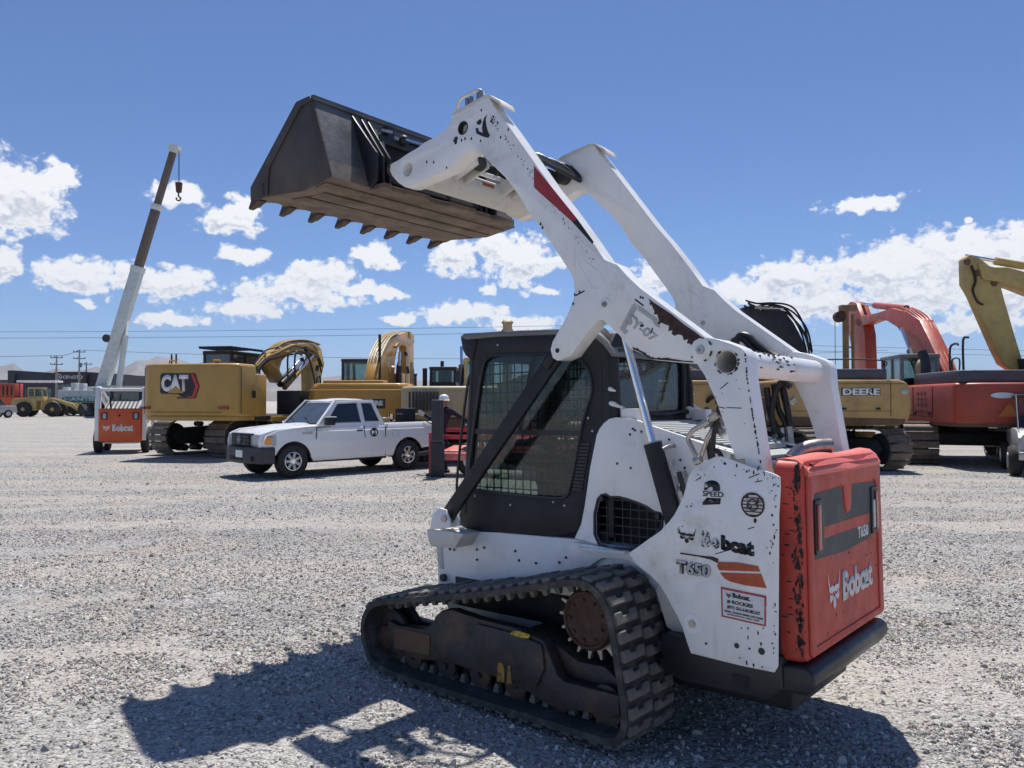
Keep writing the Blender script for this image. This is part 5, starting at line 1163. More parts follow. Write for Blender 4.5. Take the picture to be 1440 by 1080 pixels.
def build_bucket():
    HB = .92
    prof = [(1.935, 3.145), (1.936, 3.24), (1.898, 3.268), (1.695, 3.425), (1.365, 3.714), (1.208, 3.714), (1.168, 3.644), (1.025, 3.241), (0.987, 3.12), (1.134, 3.109)]
    tip, f1, f2, f3, t1, lip, b0, b1, heel, fl = prof; prof = prof[:9] + [(1.30, heel[1] - .03), (tip[0] - .12, tip[1] - .002)]
    BK = bpy.data.objects['track_loader']
    # side plates
    for s in (1, -1):
        mb = MB(); mb.prism(prof, s * (HB - .012), s * HB, 'y'); sp = mb.build('bucket_side', bucket_side, LD, bevel=.003)
        edge = [(1.936, 3.24), (1.365, 3.714), (1.208, 3.714), (1.184, 3.678), (1.314, 3.67), (1.694, 3.333), (1.711, 3.204), (1.711, 3.142), (1.821, 3.128), (1.935, 3.145)]
        mb = MB(); mb.prism(edge, s * HB, s * (HB + .012), 'y'); mb.build('wear_edge', bucket_side, sp, bevel=.004)
        mb = MB(); x, z = [(1.766, 3.164)][0]
        for dx in (0, .05): mb.cyl((x + dx * .2, s * HB, z + dx), (x + dx * .2, s * (HB + .02), z + dx), .016, n=10)
        mb.build('edge_bolt', bucket_side, sp)
    # shell: back, heel and floor as one bent plate
    zt = tip[1] + .004
    sec = [lip, b0, b1, heel, (1.30, heel[1] - .03), (tip[0] - .10, zt)]
    inn = [(lip[0] + .012, lip[1] - .004), (b0[0] + .012, b0[1]), (b1[0] + .015, b1[1]), (heel[0] + .02, heel[1] + .014), (1.30, heel[1] - .012), (tip[0] - .10, zt + .02)]
    def sheet(a, c, nm, m, y0=-HB + .012, y1=HB - .012):
        mb = MB(); mb.prism(a + c[::-1], y0, y1, 'y'); return mb.build(nm, m, LD)
    sheet(sec[:3], inn[:3], 'bucket_back', bucket_out)
    sheet(sec[2:4], inn[2:4], 'bucket_heel', mat('pale_heel_steel', (.2, .17, .14), .6, metal=.3, var=.25, vscale=6, dirt=((.1, .075, .06), 5, .5, .8)))  # heel strip in a lighter tone than the back
    fl_ = sheet(sec[3:], inn[3:], 'bucket_floor', bucket_floor)
    mb = MB(); mb.box(lip[0] - .03, lip[0] + .03, -HB, HB, lip[1] - .03, lip[1] + .004); mb.build('bucket_lip', bucket_out, LD, bevel=.004)
    # wear strips under the floor and dark grooves
    for x0, x1, zz in ((1.08, 1.2, -.012), (1.24, 1.40, -.006), (1.44, 1.62, -.002)):
        def zf(x): return heel[1] - .03 + (zt - heel[1] + .03) * (x - 1.3) / (tip[0] - .1 - 1.3) if x > 1.3 else heel[1] + (-.03) * (x - heel[0]) / (1.3 - heel[0])
        mb = MB(); mb.prism([(x0, zf(x0) - .010), (x1, zf(x1) - .010), (x1, zf(x1) + .001), (x0, zf(x0) + .001)], -HB + .03, HB - .03 - .1 * (x0 > 1.2), 'y'); mb.build('wear_strip', bucket_floor, fl_, bevel=.003)
    # scalloped cutting edge
    n = 8; ys = [HB - .03 - (2 * HB - .06) * i / (n - 1) for i in range(n)]
    poly = [(tip[0] - .22, HB), (tip[0] - .01, HB)]
    for i in range(n - 1):
        a, b = ys[i], ys[i + 1]
        for k in range(9):
            t = k / 8; poly.append((tip[0] - .005 - .085 * math.sin(math.pi * t) ** .7, a - .03 + (b + .03 - a + .03) * t))
    poly += [(tip[0] - .01, -HB), (tip[0] - .22, -HB)]
    mb = MB(); mb.prism(poly, zt - .012, zt + .014, 'z'); ce = mb.build('cutting_edge', bucket_floor, LD)
    tm = MB(); tm.hexa([(-.09, -.03, -.028), (.02, -.03, -.03), (.02, .03, -.03), (-.09, .03, -.028), (-.09, -.03, .03), (.0, -.03, .03), (.0, .03, .03), (-.09, .03, .03)])
    tm.hexa([(.01, -.026, -.028), (.085, -.018, -.026), (.085, .018, -.026), (.01, .026, -.028), (.01, -.026, .024), (.085, -.018, -.012), (.085, .018, -.012), (.01, .026, .024)])
    me = tm.mesh('bucket_tooth', mat('worn_tooth_steel', (.07, .05, .038), .5, metal=.5, var=.3, vscale=15), bevel=.004, seg=1)
    for y in ys:
        o = link('bucket_tooth', me, ce); o.location = (tip[0] - .01, y, zt - .01); o.rotation_euler = (0, R(14), 0); o.scale = (.92, 1.1, 1.2)
    # attachment plate and quick hitch behind the bucket
    def back(t): return lip[0] + (b1[0] - lip[0]) * t, lip[1] + (b1[1] - lip[1]) * t
    for s in (1, -1):
        for y, w in ((.60, .12), (.52, .09), (.46, .09)):
            g = [(lip[0] - .01, lip[1] - .05), (lip[0] - .03, lip[1] - .04), (b1[0] - w, b1[1] + .1), (b1[0] - w, heel[1] + .03), (heel[0] - .02, heel[1] - .015), (b1[0] + .01, b1[1])]
            mb = MB(); mb.prism(g, s * (y - .009), s * (y + .009), 'y'); mb.build('hitch_gusset', black, LD, bevel=.002)
    hb = MB(); hb.prism([(lip[0] - .05, lip[1] - .2), (lip[0] - .10, lip[1] - .2), (b1[0] - .09, heel[1] + .05), (b1[0] - .04, heel[1] + .05)], -.44, .44, 'y'); hp = hb.build('hitch_plate', dark, LD, bevel=.004)
    # ledge along the bottom with notches
    lg = [(heel[0] - .13, .58), (heel[0] + .0, .6), (heel[0] + .0, -.78), (heel[0] - .13, -.76), (heel[0] - .13, -.56), (heel[0] - .10, -.54), (heel[0] - .10, -.34), (heel[0] - .13, -.32), (heel[0] - .13, -.05), (heel[0] - .10, -.03), (heel[0] - .10, .14), (heel[0] - .13, .16), (heel[0] - .13, .38), (heel[0] - .11, .40), (heel[0] - .11, .5), (heel[0] - .13, .52)]
    mb = MB(); mb.prism(lg, heel[1] - .022, heel[1] + .012, 'z'); mb.build('hitch_ledge', bucket_floor, LD, bevel=.003)
    # top bar, latch levers, tilt cylinders and hoses
    mb = MB(); mb.box(lip[0] - .14, lip[0] - .06, -.44, .44, lip[1] - .22, lip[1] - .16); mb.box(lip[0] - .13, lip[0] - .05, .30, .36, lip[1] - .2, lip[1] - .07); mb.box(lip[0] - .13, lip[0] - .05, -.36, -.30, lip[1] - .2, lip[1] - .07); mb.build('hitch_bar', black, LD, bevel=.006)
    mb = MB(); mb.bar((lip[0] - .12, .43, lip[1] - .13), (lip[0] - .12, .33, lip[1] - .12), .05, .02); mb.tube([(lip[0] - .1, .42, lip[1] - .12), (lip[0] - .14, .41, lip[1] - .24), (lip[0] - .13, .41, lip[1] - .42)], .012, 8); mb.build('latch_lever', steel, LD)
    MB().tube(spline([(lip[0] - .03, .40, lip[1] - .16), (lip[0] + .0 - .03, .28, lip[1] - .10), (lip[0] - .05, .05, lip[1] - .13), (lip[0] - .1, -.1, lip[1] - .2)], 5), .016, 8).build('arm_hose', hose, LD)
    for y in (.24, -.24):
        a = Vector((.30, y, 3.22)); b = Vector((lip[0] - .16, y, lip[1] - .16)); d = (b - a).normalized()
        tc = MB(); tc.cyl(a, a + (b - a) * .6, .04, n=20); c = tc.build('tilt_cylinder', blackm, LD)
        MB().cyl(a + (b - a) * .6, b, .019, n=16).build('piston_rod', chrome, c)
        MB().ball(a, .055, .04, .055, 12, 8).build('cylinder_eye', steel_dk, c); MB().ball(b, .04, .035, .04, 12, 8).build('cylinder_eye', steel_dk, c)
        mb = MB(); mb.bar((.5, y - .05, 3.17), (.28, y - .05, 3.24), .02, .1); mb.bar((.5, y + .05, 3.17), (.28, y + .05, 3.24), .02, .1); mb.build('cylinder_lug', white_in, LD, bevel=.004)
    rnd = random.Random(12)
    mb = MB()
    for i in range(8):
        p = Vector((.38 + rnd.uniform(-.08, .1), rnd.uniform(-.35, .3), 3.26 + rnd.uniform(0, .07))); q = p + Vector((rnd.uniform(-.05, .05), rnd.choice((-.06, .06)), rnd.uniform(-.02, .03)))
        mb.cyl(p, q, .02, n=6)
    mb.build('hose_fitting', steel, LD)
    for i in range(6):
        y = -.4 + i * .13; MB().tube(spline([(.5, y, 3.28), (.36, y + .05, 3.33 + .02 * (i % 2)), (.18, y - .03, 3.36), (.05, y - .1, 3.28), (.0, -.47, 3.2)], 4), .014, 7).build('arm_hose', hose, LD)
    # stub coupler hoses on the far arm near its top corner
    mb = MB(); mb.cyl((.22, -.49, 3.27), (.22, -.38, 3.27), .045, n=16); mb.cyl((.14, -.49, 3.26), (.14, -.42, 3.26), .055, n=16); mb.build('coupler', steel_dk, LD)
    MB().cyl((.22, -.40, 3.27), (.22, -.37, 3.27), .03, n=14).build('coupler_cap', steel, LD)
build_bucket()

# ------------------------------------------------------------------ background machines
FRAME_cat = (-8.55, 25.1, 79)
FRAME_jd = (-4.7, 27.7, 87)
FRAME_smallb = (-12.75, 25.7, 108)
FRAME_truck = (-4.76, 16.76, 223.9)
FRAME_dr = (6.9, 19.7, 180)
FRAME_dl = (3.0, 20.2, 180)
FRAME_redx = (12.7, 21.9, 82)
FRAME_yel = (17.0, 21.5, 175)
FRAME_tan = (-1.2, 23.5, 95)

def rotz(deg): return Matrix.Rotation(R(deg), 4, 'Z')
def crawler(root, rel=0.0, L=4.4, gauge=2.4, w=.7, h=1.0, fm=None, sm=None, off=(0, 0)):
    """two crawler tracks under a machine; rel = turn of the undercarriage against the upper body"""
    X = Matrix.Translation((off[0], off[1], 0)) @ rotz(rel); fm = fm or steel_dk; sm = sm or shoe_m
    r = h / 2 - .05
    for s in (1, -1):
        yc = s * gauge / 2
        base = MB(X)
        base.prism([(-L / 2 + r, h * .28), (L / 2 - r, h * .28), (L / 2 - r * .7, h * .5), (L / 2 - r, h * .72), (0, h * .78), (-L / 2 + r, h * .72), (-L / 2 + r * .7, h * .5)], yc - w * .28, yc + w * .28, 'y')
        tr = base.build('track_frame', fm, root, bevel=.03)
        sh = MB(X); N = int((2 * (L - 2 * r) + 2 * math.pi * r) / .19); P = 2 * (L - 2 * r) + 2 * math.pi * r; a = L - 2 * r
        for i in range(N):
            t = P * i / N
            if t < a: p = (-a / 2 + t, .045); ang = 0
            elif t < a + math.pi * r: q = (t - a) / r; p = (a / 2 + math.sin(q) * (r + .0), .05 + r - math.cos(q) * r); ang = q
            elif t < 2 * a + math.pi * r: p = (a / 2 - (t - a - math.pi * r), .05 + 2 * r - .03 * math.sin(math.pi * (t - a - math.pi * r) / a)); ang = math.pi
            else: q = (t - 2 * a - math.pi * r) / r; p = (-a / 2 - math.sin(q) * r, .05 + r + math.cos(q) * r); ang = math.pi + q
            ca, sa = math.cos(ang), math.sin(ang); P8 = []
            for (u, v) in ((-.088, -.05), (.088, -.05), (.088, .0), (-.088, .0)):
                P8.append((p[0] + u * ca - v * sa, p[1] + u * sa + v * ca))
            sh.prism(P8, yc - w / 2, yc + w / 2, 'y')
            P8 = [(p[0] + u * ca - v * sa, p[1] + u * sa + v * ca) for (u, v) in ((-.075, -.085), (-.05, -.085), (-.045, -.045), (-.082, -.045))]
            sh.prism(P8, yc - w / 2, yc + w / 2, 'y')
        sh.build('track_shoes', sm, tr, kind='stuff')
        for sx in (1, -1):
            MB(X).lathe([(.06, -.1), (r * .55, -.1), (r * .82, -.06), (r * .82, .06), (r * .55, .1), (.06, .1)], (sx * a / 2, yc, h / 2), 'y', 24).build('sprocket_wheel', fm, tr)
        for k in range(7):
            x = -a / 2 + .3 + (a - .6) * k / 6; MB(X).cyl((x, yc - .2, .2), (x, yc + .2, .2), .11, n=12).build('track_roller', fm, tr)
        for k in (-.25, .25): MB(X).cyl((k * a, yc - .15, h - .19), (k * a, yc + .15, h - .19), .08, n=10).build('carrier_roller', fm, tr)
    m = MB(X); m.prism([(-.9, .45), (.9, .45), (.9, .8), (-.9, .8)], -gauge / 2, gauge / 2, 'y'); m.cyl((0, 0, .75), (0, 0, h + .12), .62, n=28); m.build('carbody', fm, root, bevel=.02)
def beam(name, prof, w, m, root, bevel=.02, y=0.0):
    mb = MB(); mb.prism(prof, y - w / 2, y + w / 2, 'y'); return mb.build(name, m, root, bevel=bevel)
def cylinder(root, a, b, r=.07, k=.55, m=None):
    a = Vector(a); b = Vector(b); c = MB().cyl(a, a + (b - a) * k, r, n=14).build('hydraulic_cylinder', m or steel_dk, root)
    MB().cyl(a + (b - a) * k, b, r * .5, n=12).build('piston_rod', chrome, c); return c
def hoses(root, path, ys, r, m, name='hydraulic_line'):
    for y in ys:
        MB().tube(spline([(p[0], y, p[1]) for p in path], 4), r, 6, caps=False).build(name, m, root)
def cab(root, x0, x1, y0, y1, z0, z1, m, gl=None, lean=.12, roof=None):
    """machine cab: posts, roof, glass all round"""
    gl = gl or greyglass
    c = MB().box(x0, x1, y0, y1, z0, z0 + (z1 - z0) * .32).build('cab', m, root, bevel=.03)
    zz = z0 + (z1 - z0) * .32
    mb = MB()
    for x in (x0 + .05, (x0 + x1) / 2 - .1, x1 - .05):
        for y in (y0 + .05, y1 - .05): mb.bar((x, y, zz - .02), (x - (lean if x > (x0 + x1) / 2 else 0), y, z1 - .1), .09, .09)
    mb.build('cab_posts', m, c)
    MB().box(x0 - .02, x1 - lean + .08, y0 - .02, y1 + .02, z1 - .12, z1).build('cab_roof', roof or m, c, bevel=.04)
    for (a0, a1, b0, b1) in ((x0 + .08, (x0 + x1) / 2 - .14, y0 + .03, y0 + .04), ((x0 + x1) / 2 - .06, x1 - .12, y0 + .03, y0 + .04), (x0 + .08, (x0 + x1) / 2 - .14, y1 - .04, y1 - .03), ((x0 + x1) / 2 - .06, x1 - .12, y1 - .04, y1 - .03), (x0 + .02, x0 + .03, y0 + .1, y1 - .1), (x1 - .1, x1 - .09, y0 + .1, y1 - .1)):
        MB().box(a0, a1, b0, b1, zz, z1 - .12).build('window_pane', gl, c)
    MB().box(x0 + .3, x0 + .8, (y0 + y1) / 2 - .25, (y0 + y1) / 2 + .25, zz - .2, zz + .55).build('seat', dark, c, bevel=.08)
    return c
def rails(root, pts, r=.018, m=None, name='hand_rail'):
    MB().tube(spline(pts, 4), r, 7).build(name, m or steel_dk, root)

def seams(root, lines, r=.008, m=None):
    mb = MB()
    for l in lines: mb.tube(l, r, 4)
    return mb.build('panel_seams', m or dark, root, kind='stuff')
def vents(root, x0, x1, y, z0, z1, n=8, ax='y'):
    for i in range(n):
        z = z0 + (z1 - z0) * i / (n - 1)
        if ax == 'y': MB().box(x0, x1, y - .012, y + .012, z - .012, z + .012).build('vent_slat', dark, root)
        else: MB().box(y - .012, y + .012, x0, x1, z - .012, z + .012).build('vent_slat', dark, root)
def build_cat():
    X, Y, rz = FRAME_cat
    g = thing('excavator', 'mustard yellow excavator seen from behind, its broad counterweight lettered CAT, behind the white pickup', 'excavator', (X, Y, 0), R(rz))
    crawler(g, -19, 4.7, 2.55, .8, 1.12, off=(.1, 0))
    # counterweight: broad rounded slab, lower edge tucked in
    plan = [(-3.25, -1.2), (-3.3, 0), (-3.25, 1.2), (-3.05, 1.5), (-2.2, 1.56), (-2.2, -1.56), (-3.05, -1.5)]
    mb = MB(); mb.prism(plan, 1.22, 2.72, 'z'); cw = mb.build('counterweight', cat_y, g, bevel=.09, seg=4)
    mb = MB(); mb.prism([(p[0] * .985 - .03, p[1] * .96) for p in plan], 1.10, 1.23, 'z'); mb.build('counterweight_foot', cat_y, cw, bevel=.03)
    # side houses, steps, deck
    MB().box(-2.18, -1.5, -1.50, -.55, 1.2, 2.45).build('engine_house', cat_y, g, bevel=.05)
    MB().box(-2.18, .3, .55, 1.52, 1.2, 2.4).build('engine_house', cat_y, g, bevel=.05)
    MB().box(-2.1, -.2, -.6, .6, 1.2, 2.55).build('engine_hood', steel_dk, g, bevel=.05)
    MB().box(-1.2, 1.8, -1.35, -1.5, 1.05, 1.2).build('side_step', cat_y, g, bevel=.02)
    MB().box(-2.3, 2.2, -1.45, 1.45, 1.08, 1.22).build('deck_plate', steel_dk, g)
    MB().box(.6, 2.0, -1.5, -.7, 1.22, 2.0).build('tool_box', steel_dk, g, bevel=.03)
    cab(g, .0, 1.9, .55, 1.6, 1.25, 3.3, blackm)
    mb = MB()
    for i in range(9): mb.bar((-.15 + i * .24, .45, 3.42), (-.15 + i * .24, 1.65, 3.42), .05, .03)
    mb.bar((-.2, .5, 3.38), (1.9, .5, 3.38), .05, .05); mb.bar((-.2, 1.6, 3.38), (1.9, 1.6, 3.38), .05, .05); mb.build('roof_guard', blackm, g)
    for y in (.35, -.15):
        MB().cyl((-1.3, y, 2.5), (-1.3, y, 2.86), .13, n=14).build('air_filter_cap', lens_r, g)
    for y in (1.0, 1.15): MB().cyl((-2.3, y, 2.7), (-2.3, y, 3.05), .025, n=8).build('hand_rail', blackm, g)
    # boom and stick, seen over the right shoulder
    bm_ = [(1.673, 2.292), (0.892, 2.893), (0.889, 3.107), (1.656, 3.493), (2.42, 3.746), (3.568, 3.858), (4.63, 3.884), (5.193, 3.704), (5.197, 3.427), (4.516, 3.28), (4.153, 3.528), (3.458, 3.562), (2.584, 3.352), (2.015, 3.045), (1.867, 2.741), (2.388, 2.258)]
    boom = beam('boom', bm_, .30, cat_y, g, .03)
    st = [(4.513, 3.55), (5.194, 3.649), (5.457, 3.107), (4.78, 1.819), (4.058, 1.762), (3.986, 2.825)]
    beam('stick', st, .28, boom_y, g, .02, y=-.02)
    pth = [(0.984, 3.064), (1.707, 3.471), (2.473, 3.725), (3.855, 3.88), (5.129, 3.811)]
    hoses(boom, [(p[0], p[1] + .05) for p in pth], [-.13, -.04, .05, .13], .022, boom_y)
    hoses(boom, [(p[0], p[1] + .02) for p in pth], [-.09, .0, .09], .022, hose)
    c1 = [(1.37, -0.45, 2.234), (1.873, -0.45, 2.738), (2.948, -0.45, 3.036), (3.811, -0.45, 3.342), (1.624, -0.45, 2.118), (3.813, -0.45, 3.184)]
    cylinder(g, c1[0], c1[2], .11, .6, steel_dk); cylinder(g, c1[4], c1[3], .1, .5, cat_y)
    cylinder(g, *[(2.93, 0.42, 2.246), (4.424, 0.42, 3.171)], .11, .6, steel_dk)
    rnd = random.Random(21)
    for (qx, qy, qz) in [(0.456, -0.34, 3.15), (1.413, -0.34, 3.496), (2.447, -0.34, 3.668), (3.45, -0.34, 3.636), (4.043, -0.34, 3.357), (4.413, -0.34, 2.974), (2.08, -0.34, 3.318), (3.114, -0.34, 3.226)]:
        b0 = Vector((qx, qy, qz)); MB().bar(b0, b0 + Vector((rnd.uniform(-.2, .2), -.05, rnd.uniform(-.25, .2))), .12, .12).build('valve_bracket', steel_dk if rnd.random() < .5 else boom_y, boom)
    for k in range(7):
        q = [(-0.209, -0.36, 2.838), (0.418, -0.36, 3.241), (1.276, -0.36, 3.486), (2.3, -0.36, 3.707), (3.408, -0.36, 3.737), (4.24, -0.36, 3.582), (4.616, -0.36, 3.118)]
        MB().tube(spline([(x_, y_ - .03 * k % .12, z_ - .06 * k + .05 * math.sin(k + i * 1.7)) for i, (x_, y_, z_) in enumerate(q)], 4), .028, 6).build('hydraulic_hose', (hose, boom_y, cat_y)[k % 3], boom)
    rails(g, [(.4, -1.45, 2.4), (.4, -1.45, 3.15), (.8, -1.45, 3.3), (1.4, -1.45, 3.1), (1.9, -1.45, 2.2), (2.0, -1.45, 1.4)], .03)
    rails(g, [(.4, -1.2, 2.4), (.4, -1.2, 3.15), (.8, -1.2, 3.3), (1.4, -1.2, 3.2)], .03)
    rails(g, [(2.0, -1.45, 2.0), (2.05, -1.45, 2.45), (2.3, -1.45, 2.45), (2.35, -1.45, 1.5)], .03)
    # badge: dark hexagon plate, white letters, yellow peak, red edge
    def q(y0, z0, y1, z1, x=-3.3): return [(x, y0, z0), (x, y1, z0), (x, y1, z1), (x, y0, z1)]
    Q = [(-3.275, .81, 1.70), (-3.28, -.42, 1.70), (-3.28, -.42, 2.44), (-3.275, .81, 2.44)]
    shape([[(0, .28), (.03, .22), (.45, .2), (.66, .04), (.9, .04), (1, .5), (.88, 1), (.05, 1), (0, .93)]], Q, blackfresh, g, 'badge_plate', off=.02, thick=.006)
    shape([[(.78, .97), (.86, .97), (.985, .5), (.89, .07), (.7, .07), (.68, .13), (.82, .13), (.9, .5), (.8, .9)]], Q, mat('badge_red', (.5, .03, .04), .4), g, 'badge_edge', off=.03, thick=.004)
    lettering('CAT', [bilerp(Q, .03, .3), bilerp(Q, .72, .3), bilerp(Q, .72, .95), bilerp(Q, .03, .95)], whitefresh, g, off=.03, thick=.004, bold=.06)
    shape([[(.2, .24), (.4, .52), (.62, .24)]], Q, cat_y, g, 'badge_peak', off=.038, thick=.004)
    shape([[(0, 0), (1, .1), (.9, 1), (.05, .8)]], [bilerp(Q, .42, .02), bilerp(Q, .68, .02), bilerp(Q, .66, .16), bilerp(Q, .42, .1)], mud, g, 'scuff_mark', off=.02)
    seams(cw, [[(-3.31, 1.30, 1.3), (-3.32, 1.28, 2.6)], [(-3.0, -1.53, 1.3), (-3.0, -1.53, 2.62)], [(-3.27, -1.1, 1.34), (-3.31, 0, 1.34), (-3.27, 1.1, 1.34)]])
    for y in (-.7, .7): MB().tube([(-2.9, y - .1, 2.72), (-2.9, y - .1, 2.82), (-2.9, y + .1, 2.82), (-2.9, y + .1, 2.72)], .025, 6).build('lifting_eye', cat_y, cw)
    MB().box(-2.45, -2.3, -1.585, -1.56, 1.75, 1.95).build('door_latch', blackm, cw)
    for y0, y1 in ((1.42, 1.16), (-.98, -1.28)):
        MB().box(-3.3, -3.2, min(y0, y1), max(y0, y1), 1.42, 1.5).build('reflector', lens_r, g, bevel=.01)
build_cat()

def build_jd():
    X, Y, rz = FRAME_jd
    g = thing('excavator', 'amber yellow excavator lettered JOHN DEERE with curved boom, directly behind the pickup cab', 'excavator', (X, Y, 0), R(rz))
    crawler(g, 4, 4.6, 2.5, .8, 1.1)
    plan = [(-3.2, -1.3), (-3.2, 1.4), (-2.9, 1.66), (-2.1, 1.7), (-2.1, -1.7), (-2.95, -1.66)]
    mb = MB(); mb.prism(plan, 1.05, 2.02, 'z'); mb.prism([(p[0] * .98, p[1] * .97) for p in plan], 2.02, 2.22, 'z', taper=((-2.1, 0), .93)); cw = mb.build('counterweight', jd_y, g, bevel=.03)
    MB().box(-2.95, -2.2, -.75, 1.2, 2.2, 2.32).build('counterweight_step', jd_y, cw, bevel=.04)
    MB().box(-2.08, .8, -1.62, -.6, 1.1, 2.1).build('engine_house', mat('grey_tan_side_panel', (.42, .36, .28), .5, var=.12, streak=((.3, .25, .2), .5, .7)), g, bevel=.03)  # right-hand house in a greyer, streaked tan
    MB().box(-2.08, .4, .6, 1.62, 1.1, 2.1).build('engine_house', jd_y, g, bevel=.03)
    MB().box(-2.0, 2.2, -1.4, 1.4, 1.0, 1.12).build('deck_plate', steel_dk, g)
    MB().box(-1.9, .2, -.6, .6, 1.1, 2.2).build('engine_hood', steel_dk, g, bevel=.03)
    cab(g, .5, 2.3, .35, 1.55, 1.2, 3.2, grey_d, gl=pane)
    Q = [(-3.2, .55, 1.42), (-3.2, -.88, 1.42), (-3.2, -.88, 1.72), (-3.2, .55, 1.72)]
    shape([[(0, 0), (1, 0), (1, 1), (0, 1)]], Q, blackfresh, g, 'name_plate', off=.004, thick=.004)
    lettering('JOHN DEERE', [bilerp(Q, .04, .15), bilerp(Q, .95, .15), bilerp(Q, .95, .85), bilerp(Q, .04, .85)], whitefresh, g, off=.012, thick=.004, bold=.06)
    bo = [(-1.592, 2.229), (-1.189, 2.845), (-0.333, 3.461), (0.706, 3.895), (2.225, 4.208), (4.068, 4.482), (5.818, 4.545), (5.824, 4.176), (4.693, 3.853), (3.197, 3.922), (2.234, 3.686), (1.715, 3.246), (1.602, 2.3)]
    boom = beam('boom', bo, .36, jd_y, g, .03)
    beam('stick', [(4.07, 4.394), (5.818, 4.514), (5.854, 2.24), (4.105, 2.209)], .30, jd_y, g, .02)
    hoses(boom, [(p[0] - .05, p[1] + .06) for p in [(-1.389, 2.354), (-0.874, 3.032), (-0.108, 3.527), (0.948, 3.967), (2.631, 4.298)]], [-.2, -.1, .02, .12, .2], .026, boom_y)
    hoses(boom, [(p[0] - .03, p[1] + .05) for p in [(-1.389, 2.354), (-0.874, 3.032), (-0.108, 3.527), (0.948, 3.967), (2.631, 4.298)]], [-.15, -.04, .07], .024, hose)  # black tubes between the pale lines, standing in for their shaded gaps
    cylinder(g, *[(0.729, -0.5, 2.28), (0.974, -0.5, 3.467)], .1, .55, steel_dk); cylinder(g, *[(3.964, 0.5, 2.352), (5.089, 0.5, 3.731)], .1, .55, steel_dk)
    MB().box(*[c + d for c, d in zip([[(4.685, -0.0, 4.388)][0][0]] * 2, (-.3, .3))], -.24, .24, *[c + d for c, d in zip([[(4.685, -0.0, 4.388)][0][2]] * 2, (-.1, .16))]).build('pivot_boss', boom_y, boom, bevel=.04)
    rnd = random.Random(5)
    for q in [(0.404, -0.25, 3.303), (1.416, -0.25, 3.683), (2.234, -0.25, 3.411), (1.965, -0.25, 2.987), (3.389, -0.25, 3.621), (3.701, -0.25, 3.065), (0.915, -0.25, 2.677)]: MB().bar(q, (q[0] + rnd.uniform(-.3, .3), q[1] - .05, q[2] + rnd.uniform(-.3, .3)), .1, .1).build('valve_bracket', steel_dk if rnd.random() < .6 else jd_y, boom)
    MB().cyl((-1.0, -.2, 2.2), (-1.0, -.2, 3.95), .05, n=8).build('exhaust_stack', steel_dk, g)
build_jd()

def build_small():
    X, Y, rz = FRAME_smallb
    g = thing('skid_steer_loader', 'white skid steer loader with orange tailgate, beside the left end of the yellow CAT excavator', 'skid steer', (X, Y, 0), R(rz))
    MB().box(-1.0, 1.0, -.5, .5, .3, 1.2).build('body', white_clean, g, bevel=.03)
    tg = MB().box(-1.22, -1.05, -.62, .62, .36, 1.42).build('tailgate', orange, g, bevel=.05, seg=3)
    lettering('Bobcat', [(-1.225, .22, .70), (-1.225, -.38, .70), (-1.225, -.38, .93), (-1.225, .22, .93)], whitefresh, tg, bold=.06)
    shape(HEAD, [(-1.225, .50, .71), (-1.225, .28, .71), (-1.225, .28, .94), (-1.225, .50, .94)], whitefresh, tg, 'cat_emblem')
    MB().cyl((-1.225, .02, 1.2), (-1.215, .02, 1.2), .035, n=12).build('lock_hole', dark, tg)
    for s in (1, -1):
        h = MB().box(-1.235, -1.215, s * .45 - .09, s * .45 + .09, 1.07, 1.3).build('lamp_housing', black, tg, bevel=.01)
        MB().box(-1.245, -1.23, s * .45 - .05, s * .45 + .04, 1.1, 1.27).build('lamp_lens', lens_w, h, bevel=.01)
        MB().prism([(-1.1, .4), (-1.15, .4), (-1.15, 1.5), (-1.0, 2.1), (-.85, 2.12), (-.8, 1.95), (-.85, 1.5), (-.7, .6)], s * .6, s * .74, 'y').build('upright', white_clean, g, bevel=.02)
        MB().prism([(-1.0, 2.0), (-.8, 2.12), (.9, 1.6), (1.3, .9), (1.45, .3), (1.3, .25), (1.15, .8), (.75, 1.4)], s * .6, s * .74, 'y').build('lift_arm', white_clean, g, bevel=.02)
        for x in (-.72, .62):
            w = MB().lathe([(.0, -.13), (.25, -.13), (.38, -.1), (.4, -.04), (.4, .04), (.38, .1), (.25, .13), (0, .13)], (x, s * .68, .4), 'y', 28).build('wheel', tyre_m, g)
            MB().lathe([(0, -.135), (.2, -.135), (.2, .135), (0, .135)], (x, s * .68, .4), 'y', 20).build('rim', white_clean, w)
    MB().cyl((-.95, -.62, 2.02), (-.95, .62, 2.02), .055, n=14).build('cross_tube', white_clean, g)
    h = MB().hexa([(-1.0, -.5, 1.3), (-.1, -.5, 1.55), (-.1, .5, 1.55), (-1.0, .5, 1.3), (-1.0, -.5, 1.4), (-.1, -.5, 1.7), (-.1, .5, 1.7), (-1.0, .5, 1.4)]).build('engine_cover', hood_m, g)
    mb = MB()
    for i in range(8):
        y = -.42 + i * .12; mb.hexa([(-.95, y, 1.425), (-.15, y, 1.69), (-.15, y + .05, 1.69), (-.95, y + .05, 1.425), (-.95, y, 1.435), (-.15, y, 1.7), (-.15, y + .05, 1.7), (-.95, y + .05, 1.435)])
    mb.build('cover_vents', steel_dk, h, kind='stuff')
    cab(g, -.1, .9, -.48, .48, 1.2, 2.08, blackm, lean=.03)
    lettering('S250', [(-.9, -.745, .95), (-.5, -.745, .95), (-.5, -.745, 1.1), (-.9, -.745, 1.1)], blackfresh, g)
    MB().tube(spline([(-1.0, .3, 1.4), (-.98, .32, 1.7), (-.9, .3, 1.9)], 4), .03, 7).build('hydraulic_hose', hose, g)
build_small()

